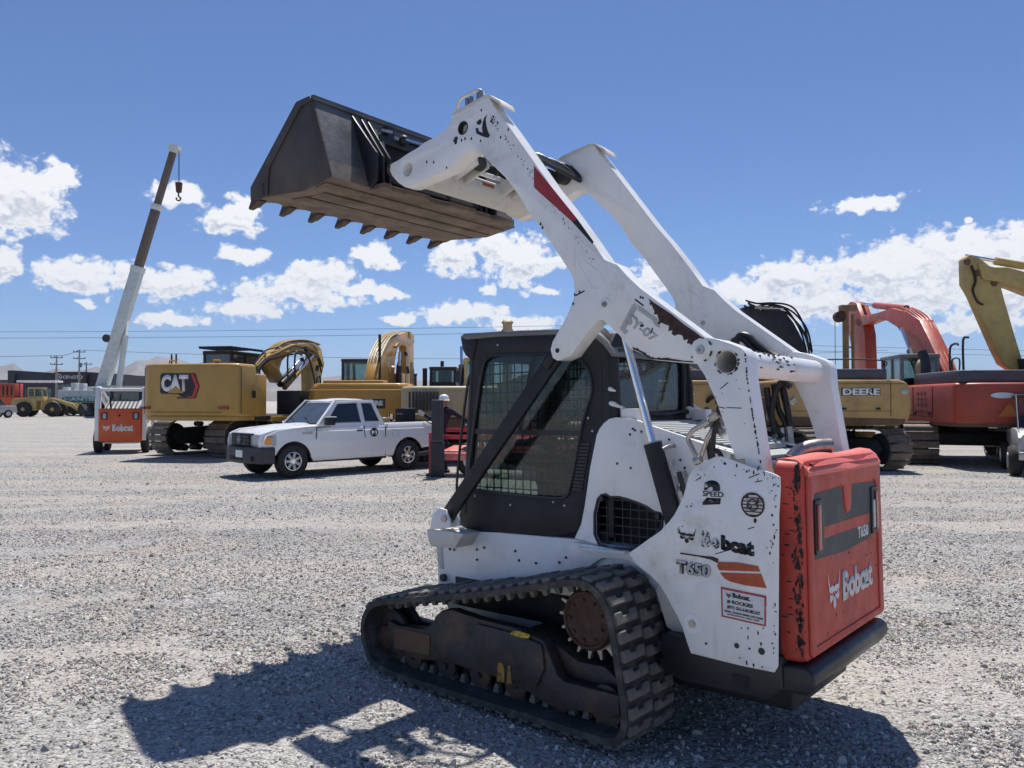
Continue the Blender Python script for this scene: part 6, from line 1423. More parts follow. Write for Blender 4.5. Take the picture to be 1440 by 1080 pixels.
# white pickup: local x forward from the front left wheel, y to its left side (towards the camera)
def build_truck():
    X, Y, rz = FRAME_truck
    # origin = contact of the near front wheel; put the vehicle axis 0.78 m to the right of it
    g = thing('pickup_truck', 'white extended cab pickup with dark grey bumper and a round black door badge', 'pickup', (X, Y, 0), R(rz))
    def yy(v): return v - .76                       # v = distance from the vehicle's middle, left positive
    fw, rw = 0.0, -3.03
    wm = white_clean
    def arch(cx, r=.42, n=14, z=.36): return [(cx + r * math.cos(R(a)), z + r * math.sin(R(a))) for a in np.linspace(0, 180, n)]
    low = [(.62, .42), (.70, .62), (.72, .80), (.70, .95), (.45, 1.03), (-.2, 1.08), (-.75, 1.12), (-2.42, 1.13), (-2.42, .34), (rw + .48, .34)]
    # body side outline with both wheel openings, front to back
    out = [(.66, .46), (.72, .62), (.74, .80), (.70, .95), (.45, 1.04), (-.2, 1.10), (-.72, 1.13), (-2.36, 1.13)]
    bed = [(-2.37, 1.13), (-3.98, 1.15), (-4.02, 1.05), (-4.02, .56)]
    bott = [(rw - .43, .52)] + arch(rw, .43)[::-1][0:0] + [(rw + .43 * math.cos(R(a)), .36 + .43 * math.sin(R(a))) for a in np.linspace(160, 10, 14)] + [(rw + .44, .36), (-.5, .34)] + [(fw + .43 * math.cos(R(a)), .36 + .43 * math.sin(R(a))) for a in np.linspace(170, 20, 14)]
    side = out + bed + bott
    cx = .86
    body = MB()
    for s in (1, -1): body.prism(side, yy(s * cx), yy(s * (cx - .05)), 'y')
    B = body.build('body', wm, g, bevel=.012)
    bm_ = bmesh.new(); bm_.from_mesh(B.data)
    for z in (.45, .52, .60, .68, .76, .84, .92, .97, 1.0, 1.04, 1.08): bmesh.ops.bisect_plane(bm_, geom=bm_.verts[:] + bm_.edges[:] + bm_.faces[:], plane_co=(0, 0, z), plane_no=(0, 0, 1))
    for x in (.2, .32, .42, .52, .62, -3.6, -3.8): bmesh.ops.bisect_plane(bm_, geom=bm_.verts[:] + bm_.edges[:] + bm_.faces[:], plane_co=(x, 0, 0), plane_no=(1, 0, 0))
    for v in bm_.verts:
        s = 1 if v.co.y > yy(0) else -1; z = v.co.z
        d = .018 * math.sin(max(0, min(1, (z - .35) / .62)) * math.pi) - .05 * max(0, (z - .98) / .15) ** 1.5 - .02 * max(0, (.5 - z) / .15)
        if v.co.x > .2: d -= .10 * ((v.co.x - .2) / .5) ** 2
        if v.co.x < -3.6: d -= .02 * ((-3.6 - v.co.x) / .4) ** 2
        for wx in (fw, rw):
            r_ = math.hypot(v.co.x - wx, z - .36)
            if r_ < .5 and z > .36: d += .018 * (1 - (r_ - .43) / .07)
        v.co.y += s * d
    bm_.to_mesh(B.data); bm_.free()
    B.data.set_sharp_from_angle(angle=R(30))
    # bonnet, crowned, running into the wings
    vs = []; fs = []; xs = [.72, .66, .45, .1, -.3, -.72]; zc = [.86, .97, 1.06, 1.115, 1.15, 1.165]; ny = 9
    for x, z in zip(xs, zc):
        for j in range(ny):
            t = -1 + 2 * j / (ny - 1); vs.append((x - .05 * t * t * (x > .4), yy(t * .86), z - .055 * abs(t) ** 2.4 - .02 * (abs(abs(t) - .55) < .1)))
    for i in range(len(xs) - 1):
        for j in range(ny - 1): fs.append((i * ny + j, i * ny + j + 1, (i + 1) * ny + j + 1, (i + 1) * ny + j))
    MB().add(vs, fs).build('bonnet', wm, g)
    MB().box(-.70, .55, yy(-.8), yy(.8), .5, .95).build('engine_bay', dark, g)
    MB().box(-2.40, -.7, yy(-.8), yy(.8), .36, 1.0).build('cabin_floor', dark, g)
    # greenhouse: tapered glass house with pillars and roof
    def gh(x, y, z): return (x, yy(y), z)
    yb, yt = .82, .66; zb, zt = 1.12, 1.66
    A0 = (-.62, zb); A1 = (-1.18, zt); B1 = (-2.12, zt + .01); B0 = (-2.36, zb)
    def yat(z): return yb + (yt - yb) * (z - zb) / (zt - zb)
    roof = MB(); vs = []; fs = []
    for x, z in ((-1.10, 1.655), (-1.2, 1.69), (-1.6, 1.72), (-2.0, 1.71), (-2.16, 1.67)):
        for j in range(9):
            t = -1 + 2 * j / 8; vs.append(gh(x, t * .68, z - .06 * abs(t) ** 3))
    n0 = len(vs)
    for v in list(vs): vs.append((v[0], v[1], v[2] - .05))
    for i in range(4):
        for j in range(8):
            a = i * 9 + j; fs.append((a, a + 1, a + 10, a + 9)); fs.append((n0 + a, n0 + a + 9, n0 + a + 10, n0 + a + 1))
    rim = [j for j in range(9)] + [i * 9 + 8 for i in range(1, 5)] + [4 * 9 + j for j in range(7, -1, -1)] + [i * 9 for i in range(3, 0, -1)]
    for i in range(len(rim)): a, b = rim[i], rim[(i + 1) % len(rim)]; fs.append((a, a + n0, b + n0, b))
    roof.add(vs, fs).build('roof', wm, g)
    for s in (1, -1):
        def P(x, z, d=0): return gh(x, s * (yat(z) - d), z)
        # frame of the side with two openings
        o = [(-.60, 1.10), (-1.12, 1.68), (-2.14, 1.69), (-2.38, 1.10)]
        w1 = [(-.84, 1.17), (-1.18, 1.58), (-1.68, 1.60), (-1.72, 1.17)]; w2 = [(-1.84, 1.19), (-1.82, 1.60), (-2.07, 1.60), (-2.22, 1.19)]
        tr = tessellate_polygon([[Vector((*p, 0)) for p in l] for l in (o, w1, w2)]); fl = o + w1 + w2
        mb = MB(); n = len(fl); mb.add([P(*p) for p in fl] + [P(*p, .04) for p in fl], [tuple(t) for t in tr] + [tuple(i + n for i in reversed(t)) for t in tr])
        k = 0; fs = []
        for l in (o, w1, w2):
            m = len(l); fs += [(k + i, k + (i + 1) % m, k + (i + 1) % m + n, k + i + n) for i in range(m)]; k += m
        mb.f += fs; fr_ = mb.build('cabin_side', wm, g)
        for w in (w1, w2):
            mb = MB(); mb.add([P(*p, .02) for p in w], [(0, 1, 2, 3)]); mb.build('side_window', dkglass, fr_)
            mb = MB(); q_ = [P(*p, -.003) for p in w]; mb.tube(q_, .009, 5, closed=True); mb.build('window_rubber', blackm, fr_)
    # windscreen and rear screen
    ws = [gh(-.66, -.74, 1.15), gh(-.66, .74, 1.15), gh(-1.13, .60, 1.64), gh(-1.13, -.60, 1.64)]
    MB().add(ws, [(0, 1, 2, 3)]).build('windscreen', greyglass, g)
    MB().tube(ws, .016, 6, closed=True).build('windscreen_rubber', blackm, g)
    for y in (.35, -.3): MB().tube([gh(-.66, y, 1.16), gh(-.74, y - .25, 1.245), gh(-.78, y - .42, 1.29)], .01, 5).build('wiper', blackm, g)
    MB().add([gh(-2.37, -.72, 1.15), gh(-2.37, .72, 1.15), gh(-2.18, .6, 1.62), gh(-2.18, -.6, 1.62)], [(0, 1, 2, 3)]).build('rear_window', dkglass, g)
    mb = MB()
    for s in (1, -1):
        mb.bar(gh(-.62, s * .79, 1.12), gh(-1.14, s * .65, 1.67), .07, .05)
    mb.build('screen_pillars', wm, g)
    # bed
    MB().box(-3.96, -2.44, yy(-.8), yy(.8), .62, .68).build('bed_floor', dark, g)
    MB().box(-2.46, -2.42, yy(-.84), yy(.84), .4, 1.12).build('bed_front', wm, g)
    MB().box(-4.03, -3.98, yy(-.8), yy(.8), .58, 1.14).build('tail_board', wm, g, bevel=.01)
    MB().box(-4.2, -4.02, yy(-.82), yy(.82), .42, .58).build('rear_bumper', steel, g, bevel=.02)
    # front: grille, lamps, bumper, number plate
    MB().box(.60, .70, yy(-.76), yy(.76), .5, .95).build('front_panel', wm, g)
    gr = MB().box(.68, .80, yy(-.44), yy(.44), .69, .965).build('grille', blackm, g, bevel=.02)
    for z in (.73, .80, .87): MB().box(.795, .81, yy(-.40), yy(.40), z - .008 + .02, z + .012 + .02).build('grille_bar', plastic, gr)
    for y in (-.25, 0, .25): MB().box(.795, .808, yy(y - .012), yy(y + .012), .71, .95).build('grille_bar', plastic, gr)
    MB().lathe([(0, 0), (.095, 0), (.09, .012), (0, .018)], (.81, yy(0), .83), 'x', 24).build('oval_badge', mat('dark_blue_badge', (.03, .04, .09), .3), gr)
    for s in (1, -1):
        h = MB().prism([(.66, yy(s * .43)), (.765, yy(s * .43)), (.70, yy(s * .72)), (.61, yy(s * .80)), (.40, yy(s * .872)), (.38, yy(s * .80))], .70, .925, 'z').build('headlight', lens_w, g, bevel=.012)
        MB().prism([(.65, yy(s * .785)), (.60, yy(s * .825)), (.50, yy(s * .862)), (.50, yy(s * .80))], .735, .895, 'z').build('indicator', lens_o, h, bevel=.006)
    bp = MB(); bp.prism([(-.0, yy(.885)), (.43, yy(.9)), (.50, yy(.91)), (.72, yy(.84)), (.87, yy(.50)), (.89, yy(0)), (.87, yy(-.50)), (.72, yy(-.84)), (.50, yy(-.91)), (.43, yy(-.9)), (.43, yy(-.5)), (.50, yy(.0)), (.43, yy(.5))][1:], .33, .68, 'z'); b = bp.build('front_bumper', plastic, g, bevel=.03, seg=3)
    MB().box(.86, .895, yy(-.30), yy(.30), .40, .48).build('air_slot', dark, b)
    for s in (1, -1): MB().cyl((.79, yy(s * .62), .44), (.83, yy(s * .60), .44), .055, n=16).build('fog_lamp_hole', dark, b)
    np_ = MB().box(.88, .905, yy(.02), yy(.32), .46, .61).build('number_plate', whitefresh, b, bevel=.004)
    lettering('AZ', [(.9055, yy(.10), .50), (.9055, yy(.24), .50), (.9055, yy(.24), .57), (.9055, yy(.10), .57)], greyspray, np_) if False else None
    # wheels
    for s in (1, -1):
        for wx in (fw, rw):
            yo = s * .76
            w = MB().lathe([(.2, -.11), (.3, -.115), (.345, -.1), (.362, -.06), (.362, .06), (.345, .1), (.3, .115), (.2, .11)], (wx, yy(yo), .362), 'y', 40).build('wheel', tyre_m, g)
            rimp = [(0, 0), (.07, 0), (.09, -.03), (.16, -.035), (.175, .0), (.205, .01), (.205, -.02), (0, -.05)]
            MB().lathe([(.205, -.09), (.205, .1), (.185, .1), (.18, .05), (0, .05), (0, -.09)] if s > 0 else [(.205, .09), (.205, -.1), (.185, -.1), (.18, -.05), (0, -.05), (0, .09)], (wx, yy(yo), .362), 'y', 32).build('rim', dark, w)
            sp = MB()
            for k in range(7):
                t = 2 * math.pi * k / 7; c_, s_ = math.cos(t), math.sin(t)
                sp.bar((wx + .05 * c_, yy(yo + s * .075), .362 + .05 * s_), (wx + .185 * c_, yy(yo + s * .085), .362 + .185 * s_), .062, .03, up=(0, 1, 0))
            sp.build('wheel_spokes', steel, w, kind='stuff')
            MB().lathe([(0, -.012), (.07, -.012), (.075, .0), (.055, .02), (0, .025)], (wx, yy(yo + s * .085), .362), 'y', 20).build('hub_cap', chrome, w)
            MB().tube([(wx + .192 * math.cos(t), yy(yo + s * .095), .362 + .192 * math.sin(t)) for t in np.linspace(0, 2 * math.pi, 33)[:-1]], .013, 6, closed=True).build('rim_edge', chrome, w)
            MB().add([(wx + .425 * math.cos(R(a)), yy(yo + s * d), .36 + .425 * math.sin(R(a))) for d in (-.25, .09) for a in np.linspace(-5, 185, 15)], [(i, i + 1, i + 16, i + 15) for i in range(14)]).build('wheel_arch_liner', dark, g)
    MB().box(-2.5, .3, yy(-.7), yy(.7), .30, .42).build('chassis', dark, g)
    MB().box(-4.0, -2.4, yy(-.5), yy(.5), .34, .56).build('rear_chassis', dark, g)
    MB().box(rw - .5, rw - .47, yy(.62), yy(.86), .15, .46).build('mud_flap', blackm, g)
    # door lines, handle, mirror, fuel flap, badge, side lettering
    yl = yy(cx) + .0195
    ln = MB()
    for p in ([(-.52, .44), (-.52, .6), (-.54, .9), (-.56, 1.08)], [(-1.80, .44), (-1.80, .6), (-1.80, .8), (-1.78, 1.08)], [(-2.36, .38), (-2.36, .5), (-2.36, .8), (-2.37, 1.0), (-2.37, 1.08)], [(-.52, .45), (-1.80, .45)], [(-.56, 1.075), (-.9, 1.085)]): ln.tube([(x, yl - .001 - (.020 if z > 1.05 or z < .4 else (.012 if z < .5 or z > .95 else 0)), z) for x, z in p], .009, 5)
    ln.build('door_seams', blackm, B, kind='stuff')
    ln = MB()
    for p in ([(-.3, .985), (-2.35, .99)], [(-2.38, .99), (-3.55, 1.0)], [(-.46, .56), (-2.35, .55)]): ln.tube([(x, yl - .010, z) for x, z in p], .009, 5)
    ln.build('body_crease', wm, B)
    MB().box(-1.72, -1.57, yl, yl + .02, .965, 1.0).build('door_handle', blackm, B, bevel=.006)
    mr = MB().box(-.92, -.72, yy(.88), yy(1.06), 1.12, 1.30).build('door_mirror', blackm, B, bevel=.03)
    MB().hexa([(-.94, yy(.90), 1.29), (-.72, yy(.90), 1.29), (-.72, yy(1.05), 1.29), (-.94, yy(1.05), 1.29), (-.94, yy(.90), 1.312), (-.72, yy(.90), 1.312), (-.72, yy(1.05), 1.312), (-.94, yy(1.05), 1.312)]).build('mirror_cap', whitefresh, mr)
    mb = MB(); mb.tube([(x, yl, z) for x, z in [(-2.55, .80), (-2.72, .80), (-2.72, .95), (-2.55, .95)]], .005, 5, closed=True); mb.build('fuel_flap', greyspray, B)
    MB().cyl((-2.04, yl, .93), (-2.04, yl + .003, .93), .105, n=32).build('round_badge', blackfresh, B)
    Q = [(-1.97, yl + .003, .87), (-2.11, yl + .003, .87), (-2.11, yl + .003, .98), (-1.97, yl + .003, .98)]
    lettering('M', Q, whitefresh, B, bold=.05)
    shape([[(0, 0), (1, 0), (1, 1), (0, 1)]], [(-1.98, yl, .66), (-2.20, yl, .66), (-2.20, yl, .70), (-1.98, yl, .70)], greyspray, B, 'door_lettering')
    for k, zz in enumerate((.73, .765)):
        shape([[(0, 0), (1, 0), (1, 1), (0, 1)]], [(-1.94, yl, zz), (-2.09, yl, zz), (-2.09, yl, zz + .012), (-1.94, yl, zz + .012)], greyspray, B, 'door_lettering')
    lettering('RANGER', [(-.20, yl, .93), (-.46, yl, .93), (-.46, yl, .975), (-.20, yl, .975)], greyspray, B, bold=.03)
    lettering('XLT', [(-3.72, yl, .98), (-3.94, yl, .98), (-3.94, yl, 1.04), (-3.72, yl, 1.04)], greyspray, B, bold=.03)
    lettering('FORD', [(.829, yy(.07), .81), (.829, yy(-.07), .81), (.829, yy(-.07), .85), (.829, yy(.07), .85)], steel, gr)
    # load in the bed: generator, engine, brackets, each its own thing
    gen = MB().box(0, .34, -.2, .2, 0, .36).build('generator', blackm, None, bevel=.02)
    tag(gen, 'black boxed generator standing in the pickup bed near the tail', 'generator'); wl = g.matrix_world if False else Matrix.Translation((X, Y, 0)) @ rotz(rz)
    gen.matrix_world = wl @ Matrix.Translation((-3.52, yy(.3), 1.12)) 
    for k in range(4): MB().cyl((.34, -.1 + .07 * k, .22), (.355, -.1 + .07 * k, .22), .018, n=10).build('socket', steel, gen)
    MB().box(-.02, .36, -.22, .22, -.05, 0).build('generator_feet', rusty, gen)
    en = thing('petrol_engine', 'small dirty petrol engine with silver pipes behind the pickup cab', 'engine'); en.matrix_world = wl @ Matrix.Translation((-2.85, yy(.2), .68))
    MB().box(-.25, .25, -.2, .2, 0, .42).build('engine_block', steel_dk, en, bevel=.03)
    rnd = random.Random(8)
    for i in range(7):
        a = Vector((rnd.uniform(-.3, .3), rnd.uniform(-.15, .25), rnd.uniform(.4, .6))); MB().tube(spline([a, a + Vector((.15, .05, .05)), a + Vector((.25, .1, -.06))], 4), .03, 8).build('pipe', steel if i % 2 else rusty, en)
    MB().cyl((-.1, .05, .42), (-.1, .05, .66), .07, n=12).build('air_cleaner', chrome, en)
    bx = MB().box(-.14, .14, -.12, .12, 0, .3).build('wooden_block', tan_p, None, bevel=.01); tag(bx, 'tan wooden block just behind the pickup cab in the bed', 'block'); bx.matrix_world = wl @ Matrix.Translation((-2.56, yy(.45), .95))
    bx = MB().prism([(-.3, 0), (.3, .04), (.3, .16), (-.3, .2)], -.1, .1, 'y').build('wooden_wedge', boom_y, None, bevel=.01); tag(bx, 'pale wedge-shaped timber lying across the pickup bed beside the generator', 'timber'); bx.matrix_world = wl @ Matrix.Translation((-3.98, yy(.0), 1.15))
    MB().tube(spline([(-3.55, yy(.80), 1.2), (-3.7, yy(.885), 1.1), (-3.85, yy(.88), 1.12), (-3.98, yy(.7), 1.17)], 5), .014, 6).build('cable', hose, gen).matrix_parent_inverse = (Matrix.Translation((-3.52, yy(.3), 1.12))).inverted()
build_truck()

def build_deeres():
    for fr_, cut, lab in ((FRAME_dr, 1, 'tan yellow excavator lettered DEERE behind the yellow steel drum, right of the loader uprights'), (FRAME_dl, 0, 'tan yellow excavator glimpsed between the loader cab and its near upright')):
        X, Y, rz = fr_
        g = thing('excavator', lab, 'excavator', (X, Y, 0), R(rz))
        crawler(g, -62 if cut else 5, 4.6, 2.6, .75, 1.02)
        # upper body: rear (counterweight) at -x
        prof = [(-2.45, 1.25), (-2.5, 1.5), (-2.48, 1.95), (-2.4, 2.1), (-2.2, 2.16), (.6, 2.16), (.6, 1.06), (-2.2, 1.08), (-2.38, 1.14)]
        mb = MB(); mb.prism(prof, -1.45, 1.45, 'y'); b = mb.build('upper_body', deere_y, g, bevel=.07, seg=3)
        mb = MB(); mb.prism([(-2.3, 1.10), (.55, 1.07), (.55, 1.3), (-2.35, 1.24)], 1.40, 1.462, 'y'); mb.build('mud_band', mud, b, bevel=.02)
        MB().box(-2.0, .5, -1.3, 1.3, 2.16, 2.42).build('engine_hood', grey_d, g, bevel=.04)
        MB().ball((-1.5, 1.2, 2.2), .2, .15, .08, 12, 6).build('deck_cap', mud, g)
        t = Matrix.Identity(4)
        def q(x0, z0, x1, z1, y=1.452): return [(x0, y, z0), (x1, y, z0), (x1, y, z1), (x0, y, z1)]
        xe = -1.74 if cut else -1.36
        shape([[(0, 0), (1, 0), (1, 1), (0, 1)]], q(-.28, 1.73, -1.90, 1.98), blackfresh, b, 'name_plate', off=.002, thick=.002) if False else None
        lettering('JOHN DEERE', q(xe + 1.83, 1.735, xe - .015, 1.965), blackfresh, b, off=.004, thick=.002, bold=.11)
        lettering('JOHN DEERE', q(xe + 1.80, 1.745, xe, 1.955), whitefresh, b, off=.010, thick=.002, bold=.045)
        lettering('PROLC', q(-2.2, 1.78, -2.36, 1.9), whitefresh, b, off=.004, bold=.03) if False else None
        MB().ball((-2.33, 1.43, 1.87), .11, .04, .07, 12, 8).build('tail_lamp', lens_w, g)
        seams(b, [[(-2.0, 1.452, 1.3), (-2.0, 1.452, 2.12)], [(-.7, 1.452, 1.3), (-.7, 1.452, 2.12)], [(-2.0, 1.452, 1.42), (.5, 1.452, 1.42)], [(-2.35, 1.452, 2.06), (.55, 1.452, 2.06)]], .007)
        vents(g, -.55, -.05, 1.455, 1.5, 1.68, 4)
        for x in (-1.7, -.9, -.2): MB().box(x - .05, x + .05, 1.45, 1.475, 1.45, 1.5).build('door_latch', blackm, b)
        rails(g, [(-1.9, 1.25, 2.4), (-1.9, 1.25, 2.62), (-.2, 1.25, 2.62), (-.2, 1.25, 2.4)], .018)
        if cut: 
            # open engine bay with hoses and machinery towards the front
            rnd = random.Random(2)
            MB().box(.6, 2.3, -1.3, 1.2, 1.06, 1.2).build('deck_plate', mud, g)
            for i in range(12):
                x = rnd.uniform(.7, 2.2); z = rnd.uniform(1.2, 1.5); y = rnd.uniform(.2, 1.2)
                MB().tube(spline([(x, y, z), (x + rnd.uniform(-.3, .3), y + .1, z + .5), (x + rnd.uniform(-.4, .4), y, z + rnd.uniform(.3, 1.0)), (x + rnd.uniform(-.3, .5), y - .3, z + .3)], 4), rnd.uniform(.03, .06), 7).build('hydraulic_hose', hose, g)
            for i in range(5):
                x = rnd.uniform(.7, 2.2); MB().cyl((x, .9, 1.2), (x + .05, .9, 1.2 + rnd.uniform(.2, .5)), .08, n=12).build('filter_canister', steel, g)
            MB().box(.8, 1.5, .3, 1.1, 1.2, 1.75).build('tool_box', mud, g, bevel=.03)
        cab(g, .9, 2.6, .45 if not cut else -1.4, 1.45 if not cut else -.4, 1.2, 2.95, steel_dk)
        k_ = 1 if cut else .62
        beam('boom', [(x * k_, z) for x, z in [(1.2, 1.4), (1.1, 1.9), (2.6, 2.6), (4.6, 2.3), (5.2, 1.7), (5.0, 1.5), (4.4, 1.9), (2.8, 2.1), (1.6, 1.5)]], .5, deere_y, g, .03, y=0)
        beam('stick', [(x - 5 + 5 * k_, z) for x, z in [(4.7, 2.3), (5.3, 2.1), (4.9, .4), (4.6, .4)]], .35, deere_y, g, .03)
        bk = MB().prism([(x - 5 + 5 * k_, z) for x, z in [(4.5, .5), (5.0, .5), (5.1, .1), (4.6, .02), (4.1, .2), (4.05, .5), (4.3, .3)]], -.5, .5, 'y').build('bucket', mud, g, bevel=.02)
        cylinder(g, (1.6, .35, 1.4), (2.7, .35, 2.2), .08); 
build_deeres()

def build_red():
    X, Y, rz = FRAME_redx
    g = thing('excavator', 'orange-red crawler excavator with grey cab and tall arched boom, at the right of the yard', 'excavator', (X, Y, 0), R(rz))
    crawler(g, -12, 4.6, 2.7, .8, 1.1)
    prof = [(-3.2, 1.35), (-3.15, 1.15), (-2.9, 1.06), (2.1, 1.06), (2.1, 1.3), (1.7, 2.02), (-2.9, 2.12), (-3.15, 2.02), (-3.2, 1.8)]
    plan = [(-3.35, -.9), (-3.4, 0), (-3.35, .9), (-3.0, 1.42), (-1.9, 1.5), (1.3, 1.5), (1.3, -1.5), (-1.9, -1.5), (-3.0, -1.42)]
    mb = MB(); mb.prism(plan, 1.08, 2.1, 'z'); b = mb.build('upper_body', red_m, g, bevel=.08, seg=3)
    MB().prism([(p[0] * .995, p[1] * .99) for p in plan], 1.02, 1.2, 'z').build('mud_band', mud, b, bevel=.03)
    MB().box(-3.0, .0, -1.3, 1.3, 2.1, 2.42).build('engine_hood', grey_d, g, bevel=.05)
    mb = MB()
    for i in range(6): mb.box(-.3, -.28, .3 + i * .16, .4 + i * .16, 2.15, 2.38)
    mb.build('hood_vents', steel, g, kind='stuff')
    MB().box(1.3, 2.2, -1.4, 1.4, 1.02, 1.2).build('deck_plate', steel_dk, g)
    # cab at the left front
    cab(g, .35, 2.15, .45, 1.52, 1.2, 3.02, mat('grey_cab_paint', (.2, .21, .21), .5, var=.1), gl=pane)
    MB().box(1.9, 1.98, 1.5, 1.54, 1.3, 2.9).build('orange_post', red_m, g)
    fx = (1.25, 1.35)
    # print: diamond cluster, name, stencils, oval, triangle
    yl = 1.502
    seams(b, [[(-1.9, 1.505, 1.25), (-1.9, 1.505, 2.04)], [(-.55, 1.505, 1.25), (-.55, 1.505, 2.04)], [(.35, 1.505, 1.25), (.35, 1.505, 2.04)], [(1.2, 1.505, 1.25), (-1.9, 1.505, 1.25)]], .01)
    for x in (-1.7, -.7, .2): MB().box(x - .05, x + .05, 1.50, 1.53, 1.28, 1.34).build('door_latch', blackm, b)
    rails(g, [(-2.8, 1.2, 2.42), (-2.8, 1.2, 2.7), (-2.4, 1.2, 2.7), (-2.4, 1.2, 2.42)], .02)
    rnd_ = random.Random(33)
    for i in range(7): MB().tube(spline([(-1.8 + rnd_.random(), 1.0, 1.0), (-1.5 + rnd_.random(), 1.35, .85), (-1.0 + rnd_.random(), 1.3, .95)], 4), .03, 6).build('hydraulic_hose', hose, g)
    def q(x0, z0, x1, z1): return [(x0, yl, z0), (x1, yl, z0), (x1, yl, z1), (x0, yl, z1)]
    dia = []
    for i in range(3):
        for j in range(3): cx_, cz_ = .17 + .33 * i, .5 + (.0 if i == 1 else 0) + (.3 * (j - 1)); dia.append([(cx_ - .13, cz_), (cx_, cz_ - .14), (cx_ + .13, cz_), (cx_, cz_ + .14)])
    dk = mat('dark_maroon_print', (.12, .02, .025), .5)
    shape(dia, q(-.8, 1.45, -1.55, 1.95), dk, b, 'diamond_emblem')
    lettering('MAZDAGIN', q(-.7, 1.33, -1.85, 1.42), dk, b, bold=.03)
    lettering('330', q(.75, 1.42, .25, 1.6), greyspray, b, bold=.02)
    # over the counterweight (rear face), at its left half
    def qr(y0, z0, y1, z1, x=-3.38): return [(x, y0, z0), (x, y1, z0), (x, y1, z1), (x, y0, z1)]
    shape([circ(.5, .5, .5, 20)], qr(.75, 1.72, .2, 1.86, x=-3.372), whitefresh, b, 'oval_plate', off=.03)
    shape([[(0, 0), (1, 0), (.5, 1)]], qr(.6, 1.28, .1, 1.62, x=-3.385), mat('warning_orange', (.55, .16, .03), .5), b, 'warning_triangle', off=.03)
    shape([circ(.5, .5, .5, 20)], qr(-1.1, 1.7, -1.35, 1.95, x=-3.33), whitefresh, b, 'round_plate', off=.03)
    # boom and stick in the plane of the machine
    bo = [(1.38, 2.059), (2.17, 2.624), (2.959, 3.157), (3.678, 3.669), (4.574, 4.176), (5.616, 4.502), (6.749, 4.645), (8.869, 4.583), (9.702, 4.806), (9.129, 5.034), (6.74, 4.907), (5.103, 4.896), (3.586, 4.598), (2.518, 4.206), (1.707, 3.471), (0.999, 2.787), (0.383, 2.042)]
    boom = beam('boom', bo, .42, red_m, g, .04)
    st = [(10.562, 5.636), (9.962, 5.738), (9.112, 5.573), (8.498, 4.938), (8.083, 4.234), (7.955, 2.856), (9.385, 2.913), (10.015, 4.107), (10.581, 5.043)]
    beam('stick', st, .42, red_m, g, .03)
    hoses(boom, [(p[0], p[1] + .08) for p in [(4.224, 4.719), (3.282, 4.447), (2.522, 4.094), (1.869, 3.484), (1.1, 2.792), (0.476, 2.146)]], [-.16, -.06, .06, .16], .022, red_m)
    cylinder(g, *[(4.223, 0.0, 4.767), (9.486, 0.0, 5.591)], .12, .62, red_m)
    cylinder(g, *[(2.155, 0.42, 2.626), (3.469, 0.42, 4.031)], .11, .45, grey_d); cylinder(g, *[(4.14, -0.42, 2.701), (5.533, -0.42, 4.211)], .11, .45, grey_d)
    MB().cyl(*[(10.751, 0.0, 2.968), (11.324, 0.0, 4.511)], .06, n=8).build('stick_bar', rusty, g) if False else None
    rails(g, [(-1.5, .9, 2.4), (-1.5, .9, 3.05), (-1.9, .9, 3.15), (-2.0, .9, 3.1)], .03); rails(g, [(-2.3, .9, 2.4), (-2.3, .9, 3.2), (-2.6, .9, 3.25)], .03)
    MB().tube(spline([(-.1, 1.0, 2.4), (-.1, 1.0, 2.75), (0, 1.05, 3.05)], 4), .13, 12, caps=False).build('exhaust_stack', steel_dk, g)
    MB().ball((.25, 1.0, 2.6), .2, .16, .26, 10, 8).build('air_cleaner', tan_p, g)
build_red()

def build_yellow_arm():
    X, Y, rz = FRAME_yel
    g = thing('excavator', 'pale yellow excavator whose boom and stick reach in at the right edge of the photo', 'excavator', (X, Y, 0), R(rz))
    crawler(g, 0, 4.6, 2.5, .75, 1.05)
    MB().prism([(-3, -1.3), (-3, 1.3), (-2.6, 1.5), (1.5, 1.5), (1.5, -1.5), (-2.6, -1.5)], 1.1, 2.5, 'z').build('upper_body', boom_y, g, bevel=.06)
    cab(g, .3, 2.1, .5, 1.5, 1.3, 3.2, blackm)
    bo = [(4.002, 5.509), (3.545, 5.381), (3.202, 5.376), (2.634, 5.207), (1.881, 5.017), (0.392, 4.501), (-1.059, 2.91), (-1.045, 2.125), (-0.31, 2.126), (0.776, 3.811), (2.078, 4.42), (3.019, 4.832), (3.493, 4.978), (3.874, 5.044)]
    b = beam('boom', bo, .55, boom_y, g, .03)
    st = [(4.308, 5.655), (4.191, 5.754), (3.924, 5.669), (3.678, 5.464), (3.451, 5.239), (3.361, 4.896), (3.252, 4.433), (2.963, 3.33), (2.819, 2.83), (2.48, 2.689), (2.485, 2.33), (2.9, 2.411), (3.314, 2.692), (3.499, 3.093), (3.794, 3.837), (4.128, 4.644), (4.297, 4.949)]
    s = beam('stick', st, .4, boom_y, g, .03)
    cylinder(g, *[(2.631, 0.0, 5.448), (4.191, 0.0, 5.754)], .11, .5, boom_y)
    hoses(s, [(4.157, 5.451), (4.047, 5.046), (4.127, 4.745), (4.016, 4.442), (3.864, 4.34)], [.22, .26], .025, hose)
    bk = [(2.951, 2.831), (2.478, 2.828), (1.921, 2.329), (2.12, 1.535), (2.687, 1.435), (2.867, 2.033)]
    beam('bucket', bk, 1.1, steel_dk, g, .04)
    for q in [(4.25, 0.2, 5.557), (3.988, 0.2, 5.234), (3.537, 0.2, 4.949)]: MB().ball(q, .1, .06, .1, 10, 6).build('pivot_pin', mud, s)
build_yellow_arm()

